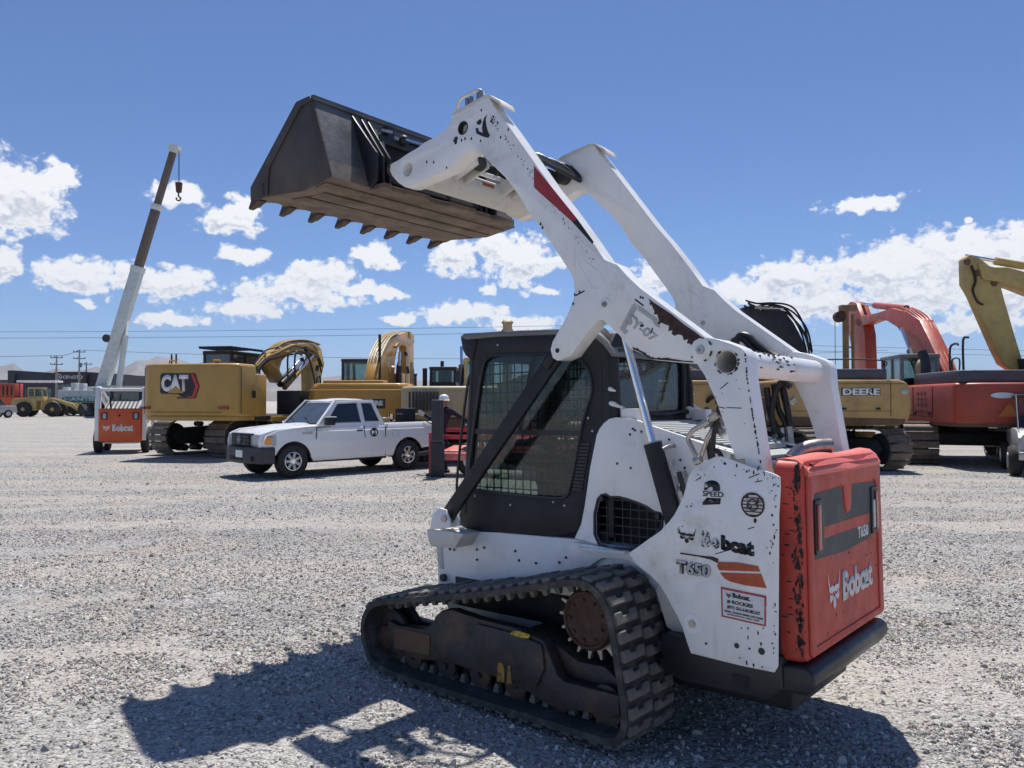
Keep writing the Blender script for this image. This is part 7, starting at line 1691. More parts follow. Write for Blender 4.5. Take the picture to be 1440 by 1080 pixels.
def build_tan():
    X, Y, rz = FRAME_tan
    g = thing('excavator', 'old beige excavator seen behind and through the loader cab glass', 'excavator', (X, Y, 0), R(rz))
    crawler(g, 0, 4.4, 2.4, .7, 1.0)
    MB().prism([(-3.0, -1.9), (-3.1, 0), (-3.0, 1.7), (-2.6, 2.0), (1.2, 2.0), (1.2, -2.0), (-2.6, -2.0)], 1.2, 2.05, 'z').build('upper_body', tan_p, g, bevel=.1, seg=3)
    MB().prism([(-3.05, -1.8), (-3.15, 0), (-3.05, 1.6), (-2.6, 1.9), (1.0, 1.9), (1.0, -1.9), (-2.6, -1.9)], .85, 1.2, 'z').build('body_skirt', mud, g, bevel=.04)
    mb = MB()
    for i in range(9): mb.box(-3.16, -3.1, 1.0 + i * .09, 1.05 + i * .09, 1.4, 1.9)
    mb.build('side_vents', steel_dk, g, kind='stuff')
    cab(g, -.4, 1.2, -.65, .25, 1.9, 2.95, tan_p, gl=pane)
    b = beam('boom', [(.9, 1.9), (.9, 4.15), (1.0, 4.25), (1.2, 4.2), (1.3, 1.9)], .28, tan_p, g, .03, y=-1.15)
    for z in (3.6, 3.9, 4.15): MB().ball((1.05, -1.15, z), .12, .2, .07, 10, 6).build('boom_lug', mud, b)
    for y in (-.3, .3): cylinder(g, (.6, y, 2.0), (1.6, y, 3.4), .1)
build_tan()

# ------------------------------------------------------------------ farther yard: crane, loader, sheds, poles, people
concrete = mat('pole_concrete', (.3, .28, .25), .8, var=.1)
shed_dk = mat('charcoal_cladding', (.035, .037, .045), .6, var=.1)
shed_grey = mat('grey_shed_wall', (.16, .17, .19), .7, var=.1)
shopglass = mat('shop_window_glass', (.1, .16, .16), .12, var=.2)
silver = mat('silver_car_paint', (.38, .38, .38), .35, metal=.3, var=.05)

def build_crane():
    X, Y = -46.0, 88.0
    g = thing('crawler_crane', 'pale green crawler crane with a tall telescopic boom and hook block against the sky', 'crane', (X, Y, 0), 0)
    crawler(g, 4, 6.4, 3.4, 1.0, 1.35, off=(-2.0, 0))
    MB().box(-4.6, 1.6, -1.5, 1.5, 1.5, 2.9).build('upper_body', mint, g, bevel=.08)
    MB().prism([(-4.5, 1.55), (1.5, 1.55), (1.5, 2.15), (-3.9, 2.15)], -1.52, -1.505, 'y').build('side_stripe', teal, g)
    lettering('MANTIS', [(-3.9, -1.525, 1.65), (-.4, -1.525, 1.65), (-.4, -1.525, 2.1), (-3.9, -1.525, 2.1)], whitefresh, g, bold=.05)
    cab(g, -.2, 1.6, -1.7, -.5, 1.6, 3.4, mint)
    rnd = random.Random(1)
    for i in range(5): MB().box(-4.3 + i * .9, -3.8 + i * .9, -1.1, -.2, 2.9, 3.1 + rnd.random() * .7).build('deck_unit', mint, g, bevel=.05)
    a = Vector((-.5, 0, 3.0)); b = Vector((7.4, 0, 30.3)); d = (b - a).normalized()
    def seg(t0, t1, w, m, nm): 
        mb = MB(); mb.bar(a + (b - a) * t0, a + (b - a) * t1, w * .8, w, up=(-1, 0, 0)); return mb.build(nm, m, g, bevel=.04)
    s0 = seg(-.02, .50, 1.2, mint, 'boom_base'); seg(.49, .76, .88, brown_boom, 'boom_section'); s2 = seg(.755, .99, .68, brown_boom, 'boom_section')
    for t in (.5, .76): seg(t - .012, t + .012, 1.3 if t == .5 else .98, mint, 'boom_collar')
    hd = MB(); hd.bar(b - d * .3, b + d * .6, .8, 1.0, up=(-1, 0, 0)); hd.cyl(b + Vector((.35, -.5, .1)), b + Vector((.35, .5, .1)), .35, n=16); hd.build('boom_head', mint, g)
    MB().cyl(a + (b - a) * .2 + Vector((-.9, -.5, .3)), a + (b - a) * .2 + Vector((-.9, .5, .3)), .45, n=16).build('hose_reel', steel_dk, g)
    cylinder(g, (1.3, 0, 2.4), a + (b - a) * .3 + Vector((.5, 0, -.4)), .32, .8, mint)
    for y in (-.15, .15): MB().cyl(b + Vector((.6, y, 0)), b + Vector((.6, y, -3.8)), .03, n=5).build('hoist_rope', steel_dk, g)
    hb = MB(); hb.hexa([(7.75, -.2, 25.4), (8.3, -.2, 25.4), (8.3, .2, 25.4), (7.75, .2, 25.4), (7.65, -.25, 26.6), (8.4, -.25, 26.6), (8.4, .25, 26.6), (7.65, .25, 26.6)]); hk = hb.build('hook_block', rusty, g, bevel=.1)
    MB().tube(spline([(8.0, 0, 25.4), (8.0, 0, 25.0), (8.25, 0, 24.8), (8.1, 0, 24.5), (7.8, 0, 24.6), (7.75, 0, 24.85)], 4), .09, 7).build('hook', steel_dk, hk)
build_crane()

def build_wheel_loader():
    g = thing('wheel_loader', 'small dusty yellow wheel loader with big black tyres in front of the dark building', 'wheel loader', (-50.3, 83.0, 0), R(12))
    for x in (-1.35, 1.45):
        for s in (1, -1):
            w = MB().lathe([(.2, -.28), (.6, -.28), (.76, -.2), (.8, -.08), (.8, .08), (.76, .2), (.6, .28), (.2, .28)], (x, s * .95, .8), 'y', 28).build('wheel', tyre_m, g)
            MB().lathe([(0, -.2), (.38, -.24), (.38, .24), (0, .2)], (x, s * .95, .8), 'y', 20).build('rim', boom_y, w)
    MB().prism([(-2.6, .8), (-2.6, 1.7), (-2.3, 1.95), (-.2, 2.05), (-.2, .7), (-1.2, .6)], -.75, .75, 'y').build('engine_cover', boom_y, g, bevel=.06)
    MB().prism([(.2, .7), (.2, 1.6), (.9, 1.9), (1.5, 1.5), (1.9, .7)], -.5, .5, 'y').build('front_frame', boom_y, g, bevel=.05)
    cab(g, -1.1, .4, -.65, .65, 1.7, 3.1, boom_y, gl=pane)
    for s in (1, -1): MB().prism([(.7, 1.9), (1.0, 2.05), (3.3, 1.35), (4.2, .5), (4.0, .4), (3.1, 1.05)], s * .5 - .1, s * .5 + .1, 'y').build('lift_arm', boom_y, g, bevel=.03)
    MB().prism([(3.8, .3), (4.0, 1.2), (4.3, 1.3), (5.0, .2), (4.9, .12)], -1.2, 1.2, 'y').build('bucket', steel_dk, g, bevel=.03)
build_wheel_loader()

def build_far_left():
    # silver pickup-like car, tail towards the camera
    g = thing('parked_car', 'silver and white tall car cut off by the left edge of the photo', 'car', (-51.5, 76.0, 0), R(60))
    MB().prism([(-2.5, .5), (-2.55, 1.1), (-2.4, 1.25), (2.4, 1.2), (2.5, .5)], -.98, .98, 'y').build('body', silver, g, bevel=.08)
    MB().prism([(-2.45, 1.2), (-2.2, 2.1), (.7, 2.15), (1.5, 1.2)], -.88, .88, 'y').build('cabin', dkglass, g, bevel=.05)
    MB().box(-2.25, .8, -.85, .85, 2.08, 2.22).build('roof', white_clean, g, bevel=.05)
    MB().box(-2.62, -2.5, -.95, .95, .55, .8).build('rear_bumper', steel, g, bevel=.03)
    for s in (1, -1):
        MB().box(-2.57, -2.5, s * .85 - .08, s * .85 + .08, .95, 1.35).build('tail_lamp', lens_r, g)
        for x in (-1.6, 1.6):
            w = MB().lathe([(0, -.13), (.36, -.13), (.42, -.06), (.42, .06), (.36, .13), (0, .13)], (x, s * .88, .42), 'y', 24).build('wheel', tyre_m, g)
            MB().lathe([(0, -.14), (.22, -.14), (.22, .14), (0, .14)], (x, s * .88, .42), 'y', 16).build('rim', steel, w)
    # orange machine with a white canopy
    g = thing('site_machine', 'orange red machine with white canopy roof behind the small yellow wheel loader', 'machine', (-62.0, 100.0, 0), R(5))
    MB().box(-4.2, 1.5, -1.1, 1.1, .9, 2.2).build('body', orange, g, bevel=.08)
    MB().box(-4.1, -1.4, -1.0, 1.0, 2.2, 3.9).build('engine_house', red_m, g, bevel=.08)
    mb = MB()
    for i in range(5): mb.box(-3.9 + i * .5, -3.7 + i * .5, -1.02, -.98, 2.4, 3.6)
    mb.build('house_slots', dark, g, kind='stuff')
    for x in (-.9, 1.2, 3.1):
        for s in (1, -1): MB().bar((x, s * .9, 2.0), (x, s * .9, 4.1), .1, .1).build('canopy_post', steel_dk, g)
    MB().box(-1.2, 3.5, -1.1, 1.1, 4.05, 4.3).build('canopy_roof', whitefresh, g, bevel=.05)
    MB().box(1.5, 3.9, -.9, .9, .9, 1.7).build('front_body', red_m, g, bevel=.08)
    for x in (-3, 2.6):
        for s in (1, -1): MB().cyl((x, s * 1.1, .75), (x, s * .7, .75), .75, n=22).build('wheel', tyre_m, g)
    g = thing('site_machine', 'long low yellow machine with black stack, left of the pale green crane', 'machine', (-54.2, 100.0, 0), R(-3))
    MB().prism([(-3.5, 1.0), (-3.5, 1.9), (2.6, 2.4), (3.4, 2.3), (3.6, 1.2), (2.8, .9)], -1.0, 1.0, 'y').build('body', boom_y, g, bevel=.1)
    MB().cyl((1.2, 0, 2.2), (1.2, 0, 4.2), .16, n=12).build('exhaust_stack', steel_dk, g)
    for x in (-2.4, 2.2):
        for s in (1, -1): MB().cyl((x, s * 1.1, .8), (x, s * .7, .8), .8, n=22).build('wheel', tyre_m, g)
    # dark showroom
    Yb = 170.0
    def bx(px): return (px - 720) / 1092 * Yb
    def bz(py): return 1.65 + (564.2 - py) / 1092 * Yb
    g = thing('showroom_building', 'long charcoal showroom building lettered CFMOTO with glazed entrance', 'building', (0, Yb, 0), 0)
    MB().box(bx(22), bx(82), 0, 20, 0, bz(525)).build('wall', shed_dk, g)
    MB().box(bx(13), bx(22.5), -.6, 20, 0, bz(521)).build('wall_tower', shed_dk, g)
    MB().box(bx(80), bx(124), -1.0, 20, 0, bz(523)).build('wall', mat('charcoal_fascia', (.025, .026, .032), .5), g)
    MB().box(bx(124), bx(148), 0, 20, 0, bz(525)).build('wall', shed_dk, g)
    for k in range(6): 
        x0 = bx(84 + k * 6.3); f = MB().box(x0, x0 + .85, -1.08, -.98, .3, bz(541)).build('window', shopglass, g); MB().box(x0 - .05, x0 + .02, -1.12, -1.0, 0, bz(540)).build('window_frame', shed_grey, f)
    for k in range(5):
        x0 = bx(26 + k * 10); MB().box(x0, x0 + 1.0, -.06, .02, .6, bz(546)).build('window', shopglass, g)
    lettering('CFMOTO', [(bx(92), -1.05, bz(533)), (bx(120), -1.05, bz(533)), (bx(120), -1.05, bz(528)), (bx(92), -1.05, bz(528))], mat('sign_grey_white', (.5, .5, .52), .5), g, thick=.05, bold=.05)
    MB().tube([(bx(87) + .55 * math.cos(t), -1.06, bz(530) + .55 * math.sin(t)) for t in np.linspace(0, 6.283, 25)[:-1]], .1, 6, closed=True).build('sign_ring', mat('sign_grey_white', (.5, .5, .52), .5), g)
    MB().box(bx(86), bx(88.4), -1.08, -1.02, bz(531.5), bz(528.7)).build('sign_mark', mat('sign_grey_white', (.5, .5, .52), .5), g)
    g = thing('shed', 'low grey shed at the left edge beside the charcoal showroom', 'building', (0, Yb, 0), 0)
    MB().box(bx(-60), bx(12), 2, 14, 0, bz(536)).build('wall', shed_grey, g); MB().box(bx(-61), bx(12.6), 1.6, 14.4, bz(536), bz(534)).build('roof', shed_dk, g)
    for k in range(3): MB().box(bx(-40 + k * 16), bx(-32 + k * 16), 1.94, 2.0, .1, bz(546)).build('door', shed_dk, g)
    g = thing('shed', 'low pale-roofed shed between the crane and the yellow excavator', 'building', (0, 150, 0), 0)
    MB().box(-77, -52, 0, 12, 0, 3.8).build('wall', shed_grey, g); MB().prism([(-77.5, 3.8), (-51.5, 3.8), (-52.5, 4.6), (-76.5, 4.6)], -.5, 12.5, 'y').build('roof', mat('pale_sheet_roof', (.45, .45, .43), .6), g)
    for k in range(4): MB().box(-75 + k * 6, -72 + k * 6, -.05, .02, 0, 3.0).build('door', shed_dk, g)
    # concrete poles with cross arms and insulators
    specs = [(79, 500, 150, 'concrete power pole with two cross arms, leftmost in front of the showroom'), (111, 492, 152, 'tall concrete power pole with two cross arms, middle of three'), (121, 509, 172, 'shortest concrete power pole with one cross arm, nearest the crane')]
    tops = []
    for i, (px, py, Yp, lab) in enumerate(specs):
        x = (px - 720) / 1092 * Yp; h = 1.65 + (564.2 - py) / 1092 * Yp
        g = thing('power_pole', lab, 'pole', (x, Yp, 0), R(8)); g['group'] = 'concrete power poles beside the showroom'
        MB().cyl((0, 0, 0), (0, 0, h), .24, .13, n=10).build('pole_shaft', concrete, g)
        for k, dz in enumerate(([.4, 1.7] if i < 2 else [.5])):
            ar = MB().bar((-1.1, 0, h - dz), (1.1, 0, h - dz), .12, .14).build('cross_arm', steel_dk, g)
            for xx in (-1.05, -.35, 1.0): MB().lathe([(.05, 0), (.1, .05), (.05, .12), (.1, .18), (.05, .28)], (xx, 0, h - dz + .05), 'z', 8).build('insulator', steel_dk, ar)
        if i == 1: MB().cyl((.35, -.3, h - 3.4), (.35, -.3, h - 2.6), .28, n=12).build('transformer', shed_grey, g)
        tops.append((x, Yp, h))
    def wire(p, q, sag, r, lab):
        p = Vector(p); q = Vector(q); pts = []
        for i in range(25): t = i / 24; v = p.lerp(q, t); v.z -= sag * 4 * t * (1 - t); pts.append(v)
        o = MB().tube(pts, r, 4, caps=False).build('power_line', steel_dk); tag(o, lab, 'power line'); o['group'] = 'power lines crossing the sky'
    sk = 'thin dark power line crossing the sky, '
    wire((-330, 200, 21.5), (30, 200, 21.5), 2.0, .055, sk + 'upper of the long pair on the left')
    wire((-330, 200, 19.9), (30, 200, 19.9), 2.0, .06, sk + 'lower of the long pair on the left')
    wire((30, 200, 17.5), (330, 200, 14), 1.8, .055, sk + 'upper of the pair on the right')
    wire((30, 200, 16.1), (330, 200, 12.8), 1.8, .055, sk + 'lower of the pair on the right')
    wire((-250, 150, 10.5), tops[0], .8, .05, sk + 'running left from the leftmost pole')
    wire(tops[0], tops[1], .3, .05, sk + 'spanning the left and middle poles')
    wire(tops[1], (80, 165, 12.5), 1.8, .045, sk + 'running right from the tall middle pole')
build_far_left()

def build_trailer():
    # red trailer standing between the pickup and the loader cab
    g = thing('trailer', 'bright red low trailer frame standing between the pickup tail and the loader cab', 'trailer', (-1.75, 17.2, 0), R(-4))
    for y, z in ((0, .86), (.9, .98)): MB().bar((0, y, z), (3.6, y, z), .07, .09).build('side_rail', trailer_red, g, bevel=.006)
    for x in (0, 1.1, 2.2, 3.5): MB().bar((x, 0, .50), (x, 0, .86), .06, .06).build('rail_post', trailer_red, g); MB().bar((x, 0, .86), (x, .9, .98), .06, .06).build('cross_rail', trailer_red, g)
    MB().bar((0, .1, .50), (3.7, .1, .50), .08, .14).build('chassis_beam', trailer_red, g, bevel=.006); MB().bar((0, .9, .50), (3.7, .9, .50), .08, .14).build('chassis_beam', trailer_red, g, bevel=.006)
    MB().hexa([(.15, -.25, .36), (1.5, -.25, .36), (1.5, .6, .40), (.15, .6, .40), (.15, -.25, .52), (1.5, -.25, .52), (1.2, .45, .66), (.4, .45, .66)]).build('mudguard', trailer_pink, g, bevel=.02)
    MB().hexa([(1.7, -.3, .4), (3.6, -.3, .4), (3.6, .5, .4), (1.7, .5, .4), (1.8, -.28, .85), (3.5, -.28, .85), (3.5, .4, .95), (1.8, .4, .95)]).build('red_cover', trailer_red, g, bevel=.05)
    for x in (.85, 2.8): 
        w = MB().lathe([(0, -.1), (.28, -.1), (.34, -.05), (.34, .05), (.28, .1), (0, .1)], (x, .05, .34), 'y', 24).build('wheel', tyre_m, g); MB().lathe([(0, -.11), (.17, -.11), (.17, .11), (0, .11)], (x, .05, .34), 'y', 16).build('rim', steel, w)
    j = MB().box(-.08, .04, -.06, .06, .05, .95).build('jack_leg', trailer_red, g); MB().box(-.14, .1, -.12, .12, 0, .05).build('jack_foot', steel_dk, j)
    MB().bar((-.4, .45, .45), (0, .1, .5), .06, .08).build('drawbar', steel_dk, g); MB().bar((-.4, .45, .45), (0, .9, .5), .06, .08).build('drawbar', steel_dk, g)
    c = thing('ribbed_column', 'dark grey ribbed upright casing standing behind the pickup tailgate on the trailer', 'column', (-1.63, 17.0, 0), R(6))
    MB().box(-.13, .13, -.12, .12, .76, 1.68).build('casing', grey_d, c, bevel=.02)
    for k in range(5): MB().box(-.115 + k * .05, -.095 + k * .05, -.135, -.118, .80, 1.65).build('rib', steel_dk, c)
    MB().box(-.15, .15, -.14, .14, .0, .76).build('casing_base', steel_dk, c, bevel=.02)
build_trailer()

def build_person():
    X0, Y0 = -1.68, 18.1
    p = thing('person', 'person in white hard hat and navy workwear leaning over behind the grey ribbed column', 'person', (X0, Y0, 0), R(20))
    J = {'pelvis': (0, 0, .98), 'waist': (.02, -.03, 1.12), 'chest': (.06, -.14, 1.36), 'neck': (.05, -.2, 1.48), 'headb': (.04, -.22, 1.54),
         'hl': (-.1, 0, .94), 'kl': (-.12, -.05, .52), 'al': (-.12, .03, .1), 'tl': (-.13, -.14, .05), 'hr': (.1, 0, .94), 'kr': (.14, -.04, .52), 'ar': (.15, .05, .1), 'tr': (.16, -.12, .05),
         'sl': (-.17, -.15, 1.42), 'el': (-.30, -.26, 1.24), 'wl': (-.46, -.30, 1.36), 'sr': (.24, -.13, 1.42), 'er': (.42, -.2, 1.30), 'wr': (.62, -.24, 1.18)}
    rad = {'pelvis': .15, 'waist': .145, 'chest': .17, 'neck': .065, 'headb': .06, 'hl': .1, 'kl': .07, 'al': .05, 'tl': .04, 'hr': .1, 'kr': .07, 'ar': .05, 'tr': .04, 'sl': .075, 'el': .055, 'wl': .04, 'sr': .075, 'er': .055, 'wr': .04}
    E_ = [('pelvis', 'waist'), ('waist', 'chest'), ('chest', 'neck'), ('neck', 'headb'), ('pelvis', 'hl'), ('hl', 'kl'), ('kl', 'al'), ('al', 'tl'), ('pelvis', 'hr'), ('hr', 'kr'), ('kr', 'ar'), ('ar', 'tr'), ('chest', 'sl'), ('sl', 'el'), ('el', 'wl'), ('chest', 'sr'), ('sr', 'er'), ('er', 'wr')]
    nm = list(J); me = bpy.data.meshes.new('body'); me.from_pydata([J[k] for k in nm], [(nm.index(a), nm.index(b)) for a, b in E_], [])
    me.materials.append(navy); o = link('body', me, p)
    md = o.modifiers.new('skin', 'SKIN')
    sv = me.skin_vertices[0].data if me.skin_vertices else None
    if sv is None:
        bm = bmesh.new(); bm.from_mesh(me); bm.verts.layers.skin.verify(); bm.to_mesh(me); bm.free(); sv = me.skin_vertices[0].data
    for i, k in enumerate(nm): sv[i].radius = (rad[k], rad[k] * (.75 if k in ('chest', 'waist', 'pelvis') else 1)); sv[i].use_root = (k == 'pelvis')
    o.modifiers.new('sub', 'SUBSURF').render_levels = 2
    h = MB(); h.ball((.035, -.24, 1.62), .078, .095, .115, 16, 12); h.ball((.03, -.34, 1.615), .014, .02, .02, 8, 6); h.ball((-.045, -.24, 1.615), .012, .02, .03, 8, 6); h.ball((.115, -.24, 1.615), .012, .02, .03, 8, 6); hd = h.build('head', skin, p)
    e = MB(); e.ball((.005, -.325, 1.635), .01, .008, .008, 8, 6); e.ball((.06, -.325, 1.635), .01, .008, .008, 8, 6); e.box(.01, .055, -.336, -.328, 1.572, 1.578); e.build('face_marks', dark, hd, kind='stuff')
    t = MB(); t.lathe([(.135, -.005), (.14, .0), (.115, .012), (.112, .05), (.095, .1), (.055, .13), (0, .137)], (.035, -.235, 1.675), 'z', 24); t.hexa([(-.05, -.40, 1.665), (.12, -.40, 1.665), (.14, -.3, 1.672), (-.07, -.3, 1.672), (-.05, -.40, 1.672), (.12, -.40, 1.672), (.14, -.3, 1.69), (-.07, -.3, 1.69)]); t.build('hard_hat', helmet_m, p)
    for (w, d) in (((-.46, -.30, 1.36), Vector((-1, -.3, .5))), ((.62, -.24, 1.18), Vector((1, -.3, -.5)))):
        w = Vector(w); d.normalize(); g = MB(); s_ = d.cross(Vector((0, 1, 0))).normalized(); n_ = d.cross(s_)
        g.bar(w - d * .01, w + d * .09, .085, .035, up=n_)
        for k in range(4):
            b = w + d * .085 + s_ * (-.033 + .022 * k); L_ = (.06, .07, .066, .05)[k]; g.tube([b, b + d * L_ * .5, b + d * L_ * .85 - n_ * .02], [.011, .01, .008], 7)
        b = w + d * .02 + s_ * .045; g.tube([b, b + d * .03 + s_ * .02, b + d * .06 + s_ * .02], [.012, .011, .009], 7)
        g.build('glove', glove_m, p)
    for s in (-1, 1): MB().hexa([(s * .145 - .05, -.2, 0), (s * .145 + .05, -.2, 0), (s * .14 + .045, .08, 0), (s * .14 - .045, .08, 0), (s * .145 - .045, -.18, .06), (s * .145 + .045, -.18, .06), (s * .14 + .04, .07, .12), (s * .14 - .04, .07, .12)]).build('boot', dark, p, bevel=.015)
build_person()

def build_misc():
    # yellow steel drum
    d = thing('steel_drum', 'rusty yellow steel drum standing on the gravel behind the loader tailgate', 'drum', (8.85, 19.6, 0), .3)
    b = MB().lathe([(0, .0), (.285, .0), (.29, .03), (.285, .06), (.285, .28), (.298, .30), (.285, .32), (.285, .56), (.298, .58), (.285, .6), (.285, .84), (.292, .87), (.28, .88), (.27, .86), (0, .86)], (0, 0, 0), 'z', 32).build('drum_body', mat('rusty_yellow_drum', (.42, .27, .06), .6, var=.2, dirt=((.2, .1, .05), 4, .45, .7), streak=((.16, .08, .04), .52, .75)), d)
    MB().cyl((.12, .1, .86), (.12, .1, .885), .03, n=10).build('bung', steel, b)
    # black rig arm with hose bundle, and its mast
    g = thing('drill_rig', 'black drill rig boom wrapped in hoses showing above the far loader arm', 'drill rig', (9.5, 27.0, 0), R(180))
    P = [(7.931, 4.876), (8.229, 4.951), (8.624, 4.777), (9.047, 4.926), (9.417, 4.727), (9.711, 4.355), (10.004, 3.784), (10.198, 3.239), (10.089, 2.125), (9.026, 2.125), (9.208, 3.239), (8.916, 3.983), (8.473, 4.355), (8.127, 4.529)]
    X0 = 9.5
    mb = MB(); mb.prism([(-(x - X0), z) for x, z in P], -.3, .3, 'y'); b = mb.build('boom', steel_dk, g, bevel=.03)
    for k, yv in enumerate((.34, .30, .36, .32, .35)):
        q = [(8.08, 4.976), (8.426, 4.827), (8.873, 4.876), (9.368, 4.827), (9.713, 4.529), (10.055, 3.983), (10.248, 3.288)]
        MB().tube(spline([(-(x - X0) + .08 * math.sin(k * 2 + i), yv + .06 * k - .1, z + .06 * k - .1 + .03 * math.cos(k + i * 2)) for i, (x, z) in enumerate(q)], 4), .035, 6).build('hydraulic_hose', hose, b)
    a1, a2 = [(8.328, 4.876), (9.319, 4.827)]
    cylinder(g, (-(a1[0] - X0), .4, a1[1]), (-(a2[0] - X0), .4, a2[1]), .07, .5, steel)
    MB().box(-([(8.9, 1.754)][0][0] - X0) - 1.6, -([(8.9, 1.754)][0][0] - X0) + 1.3, -.9, .9, .5, 2.1).build('body', steel_dk, g, bevel=.05)
    crawler(g, 0, 3.2, 1.8, .5, .8, off=(-.2, 0))
    g = thing('drill_mast', 'tall tan twin-tube drilling mast beside the orange-red excavator stick', 'mast', (12.05, 28.0, 0), 0)
    for dx, r_, h in ((0, .11, 5.1), (.26, .06, 4.8)): MB().cyl((dx, 0, 0), (dx, 0, h), r_, n=12).build('mast_tube', mat('tan_mast_paint', (.3, .19, .08), .6, var=.2, vscale=4), g)
    MB().box(-.2, .35, -.15, .15, 4.9, 5.12).build('mast_head', mat('tan_mast_paint', (.3, .19, .08), .6), g, bevel=.02)
    MB().cyl((-.22, -.12, 4.7), (-.22, .12, 4.7), .2, n=16).build('sheave', rusty, g)
    MB().cyl((-.38, 0, 4.7), (-.38, 0, .5), .012, n=5).build('hoist_rope', steel_dk, g)
    for z in (1.2, 2.4, 3.6): MB().bar((0, 0, z), (.26, 0, z), .05, .05).build('mast_brace', steel_dk, g)
    MB().box(-.8, .9, -.7, .7, 0, .5).build('mast_base', mud, g, bevel=.03)
    # black machine lettered Vermeer
    g = thing('horizontal_drill', 'black and yellow machine lettered Vermeer behind the person in the hard hat', 'drill machine', (-3.0, 31.0, 0), R(-90))
    MB().box(-.2, 2.6, -1.1, .75, 1.15, 2.1).build('body', blackm, g, bevel=.08)
    lettering('Vermeer', [(-.21, .52, 1.72), (-.21, -.36, 1.72), (-.21, -.36, 1.95), (-.21, .52, 1.95)], whitefresh, g, off=.01, bold=.04) if False else None
    lettering('Vermeer', [(2.61, -.55, 1.72), (2.61, .33, 1.72), (2.61, .33, 1.95), (2.61, -.55, 1.95)], whitefresh, g, off=.01, bold=.04)
    MB().box(.2, 2.4, .75, 1.5, 1.2, 2.0).build('side_body', jd_y, g, bevel=.05)
    cab(g, .3, 1.9, -.1, .9, 2.1, 2.95, steel_dk, gl=pane)
    for (x, y, h, r_) in ((2.0, -.75, 3.1, .06), (1.6, -.3, 2.9, .09), (1.0, .3, 3.2, .07), (2.1, 1.1, 2.6, .08), (.6, -.9, 3.0, .05)): MB().cyl((x, y, 2.0), (x, y, h), r_, n=10).build('stack_pipe', steel_dk if r_ > .06 else tan_p, g)
    MB().box(1.2, 2.0, -1.4, -1.1, 1.4, 2.7).build('rack', jd_y, g, bevel=.03)
    crawler(g, 0, 3.6, 1.9, .5, .9, off=(1.0, 0))
    # utility vehicle at the right edge
    g = thing('utility_vehicle', 'dark off-road utility vehicle with silver bumper and whip antenna at the right edge', 'utility vehicle', (12.15, 17.6, 0), R(-118))
    MB().prism([(-1.5, .55), (-1.5, 1.0), (.3, 1.05), (1.0, 1.0), (1.25, .85), (1.25, .5)], -.7, .7, 'y').build('body', silver, g, bevel=.05)
    MB().box(1.2, 1.32, -.45, .45, .62, .95).build('grille', blackm, g, bevel=.02)
    for s in (1, -1):
        MB().cyl((1.22, s * .56, .85), (1.30, s * .56, .85), .09, n=16).build('headlight', lens_w, g)
        for x in (.75, -1.1):
            w = MB().lathe([(0, -.13), (.28, -.13), (.34, -.06), (.34, .06), (.28, .13), (0, .13)], (x, s * .72, .34), 'y', 26).build('wheel', tyre_m, g); MB().lathe([(0, -.14), (.18, -.14), (.18, .14), (0, .14)], (x, s * .72, .34), 'y', 16).build('rim', steel, w)
        MB().tube([(.5, s * .62, 1.0), (.1, s * .6, 1.75), (-1.2, s * .6, 1.75), (-1.4, s * .62, 1.0)], .028, 8).build('roll_bar', blackm, g)
    MB().box(1.32, 1.42, -.7, .7, .38, .56).build('front_bumper', steel, g, bevel=.03); MB().tube([(1.4, -.5, .5), (1.45, -.45, .8), (1.45, .45, .8), (1.4, .5, .5)], .025, 8).build('bull_bar', steel, g)
    MB().cyl((1.0, -.66, .95), (.98, -.70, 1.8), .008, n=6).build('antenna', whitefresh, g)
    MB().box(-1.2, .1, -.62, .62, 1.74, 1.80).build('roof', blackm, g, bevel=.02); MB().box(-.9, -.3, -.5, .5, .8, 1.3).build('seat', dark, g, bevel=.05)
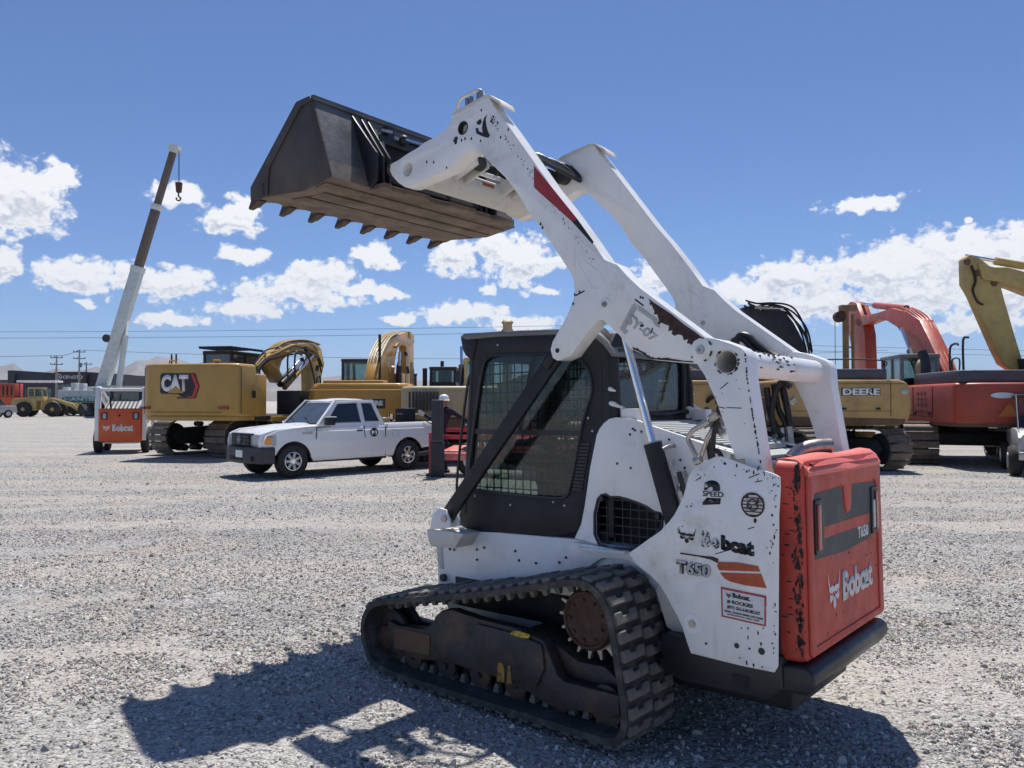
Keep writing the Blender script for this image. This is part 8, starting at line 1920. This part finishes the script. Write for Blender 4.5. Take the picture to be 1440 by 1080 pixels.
    MB().add([(.48, -.58, 1.02), (.48, .58, 1.02), (.12, .56, 1.7), (.12, -.56, 1.7)], [(0, 1, 2, 3)]).build('windscreen', pane, g)
build_misc()

def build_haze():
    m = bpy.data.materials.new('thin_air'); m.use_nodes = True; nt = m.node_tree; nt.nodes.remove(nt.nodes['Principled BSDF'])
    v = nt.nodes.new('ShaderNodeVolumePrincipled'); v.inputs['Density'].default_value = HAZE; v.inputs['Color'].default_value = (.66, .77, .97, 1); v.inputs['Anisotropy'].default_value = .2
    nt.links.new(v.outputs[0], nt.nodes['Material Output'].inputs['Volume'])
    MB().box(-40000, 40000, -5000, 40000, -4, 1500).build('haze', m, kind='stuff')
HAZE = 2.8e-5
build_haze()

def build_back_row():
    # machines standing far behind, seen in the gaps
    g = thing('backhoe_loader', 'small yellow machine with dark cab far behind the Vermeer machine', 'backhoe', (-7.2, 52.0, 0), R(-80))
    MB().prism([(-1.4, .8), (-1.4, 1.6), (1.6, 1.5), (1.6, .8)], -.6, .6, 'y').build('body', jd_y, g, bevel=.05); cab(g, -.9, .5, -.65, .65, 1.4, 2.9, blackm, gl=pane)
    for x in (-.9, 1.3):
        for s in (1, -1): MB().lathe([(0, -.2), (.5, -.2), (.6, -.1), (.6, .1), (.5, .2), (0, .2)], (x, s * .85, .6), 'y', 22).build('wheel', tyre_m, g)
    MB().cyl((1.0, .2, 1.5), (1.0, .2, 2.7), .06, n=8).build('exhaust_stack', steel_dk, g)
    g = thing('dozer', 'dark tracked machine with yellow body behind the person in the hard hat', 'bulldozer', (-5.3, 38.0, 0), R(-75))
    crawler(g, 0, 3.2, 1.8, .5, .9); MB().prism([(-1.2, .9), (-1.2, 1.7), (1.6, 1.6), (1.6, .9)], -.55, .55, 'y').build('body', cat_y, g, bevel=.05); cab(g, -1.0, .4, -.6, .6, 1.6, 3.0, steel_dk, gl=pane)
    for y, h in ((.3, 3.2), (-.35, 2.9)): MB().cyl((1.0, y, 1.5), (1.0, y, h), .07, n=8).build('exhaust_stack', steel_dk, g)
build_back_row()
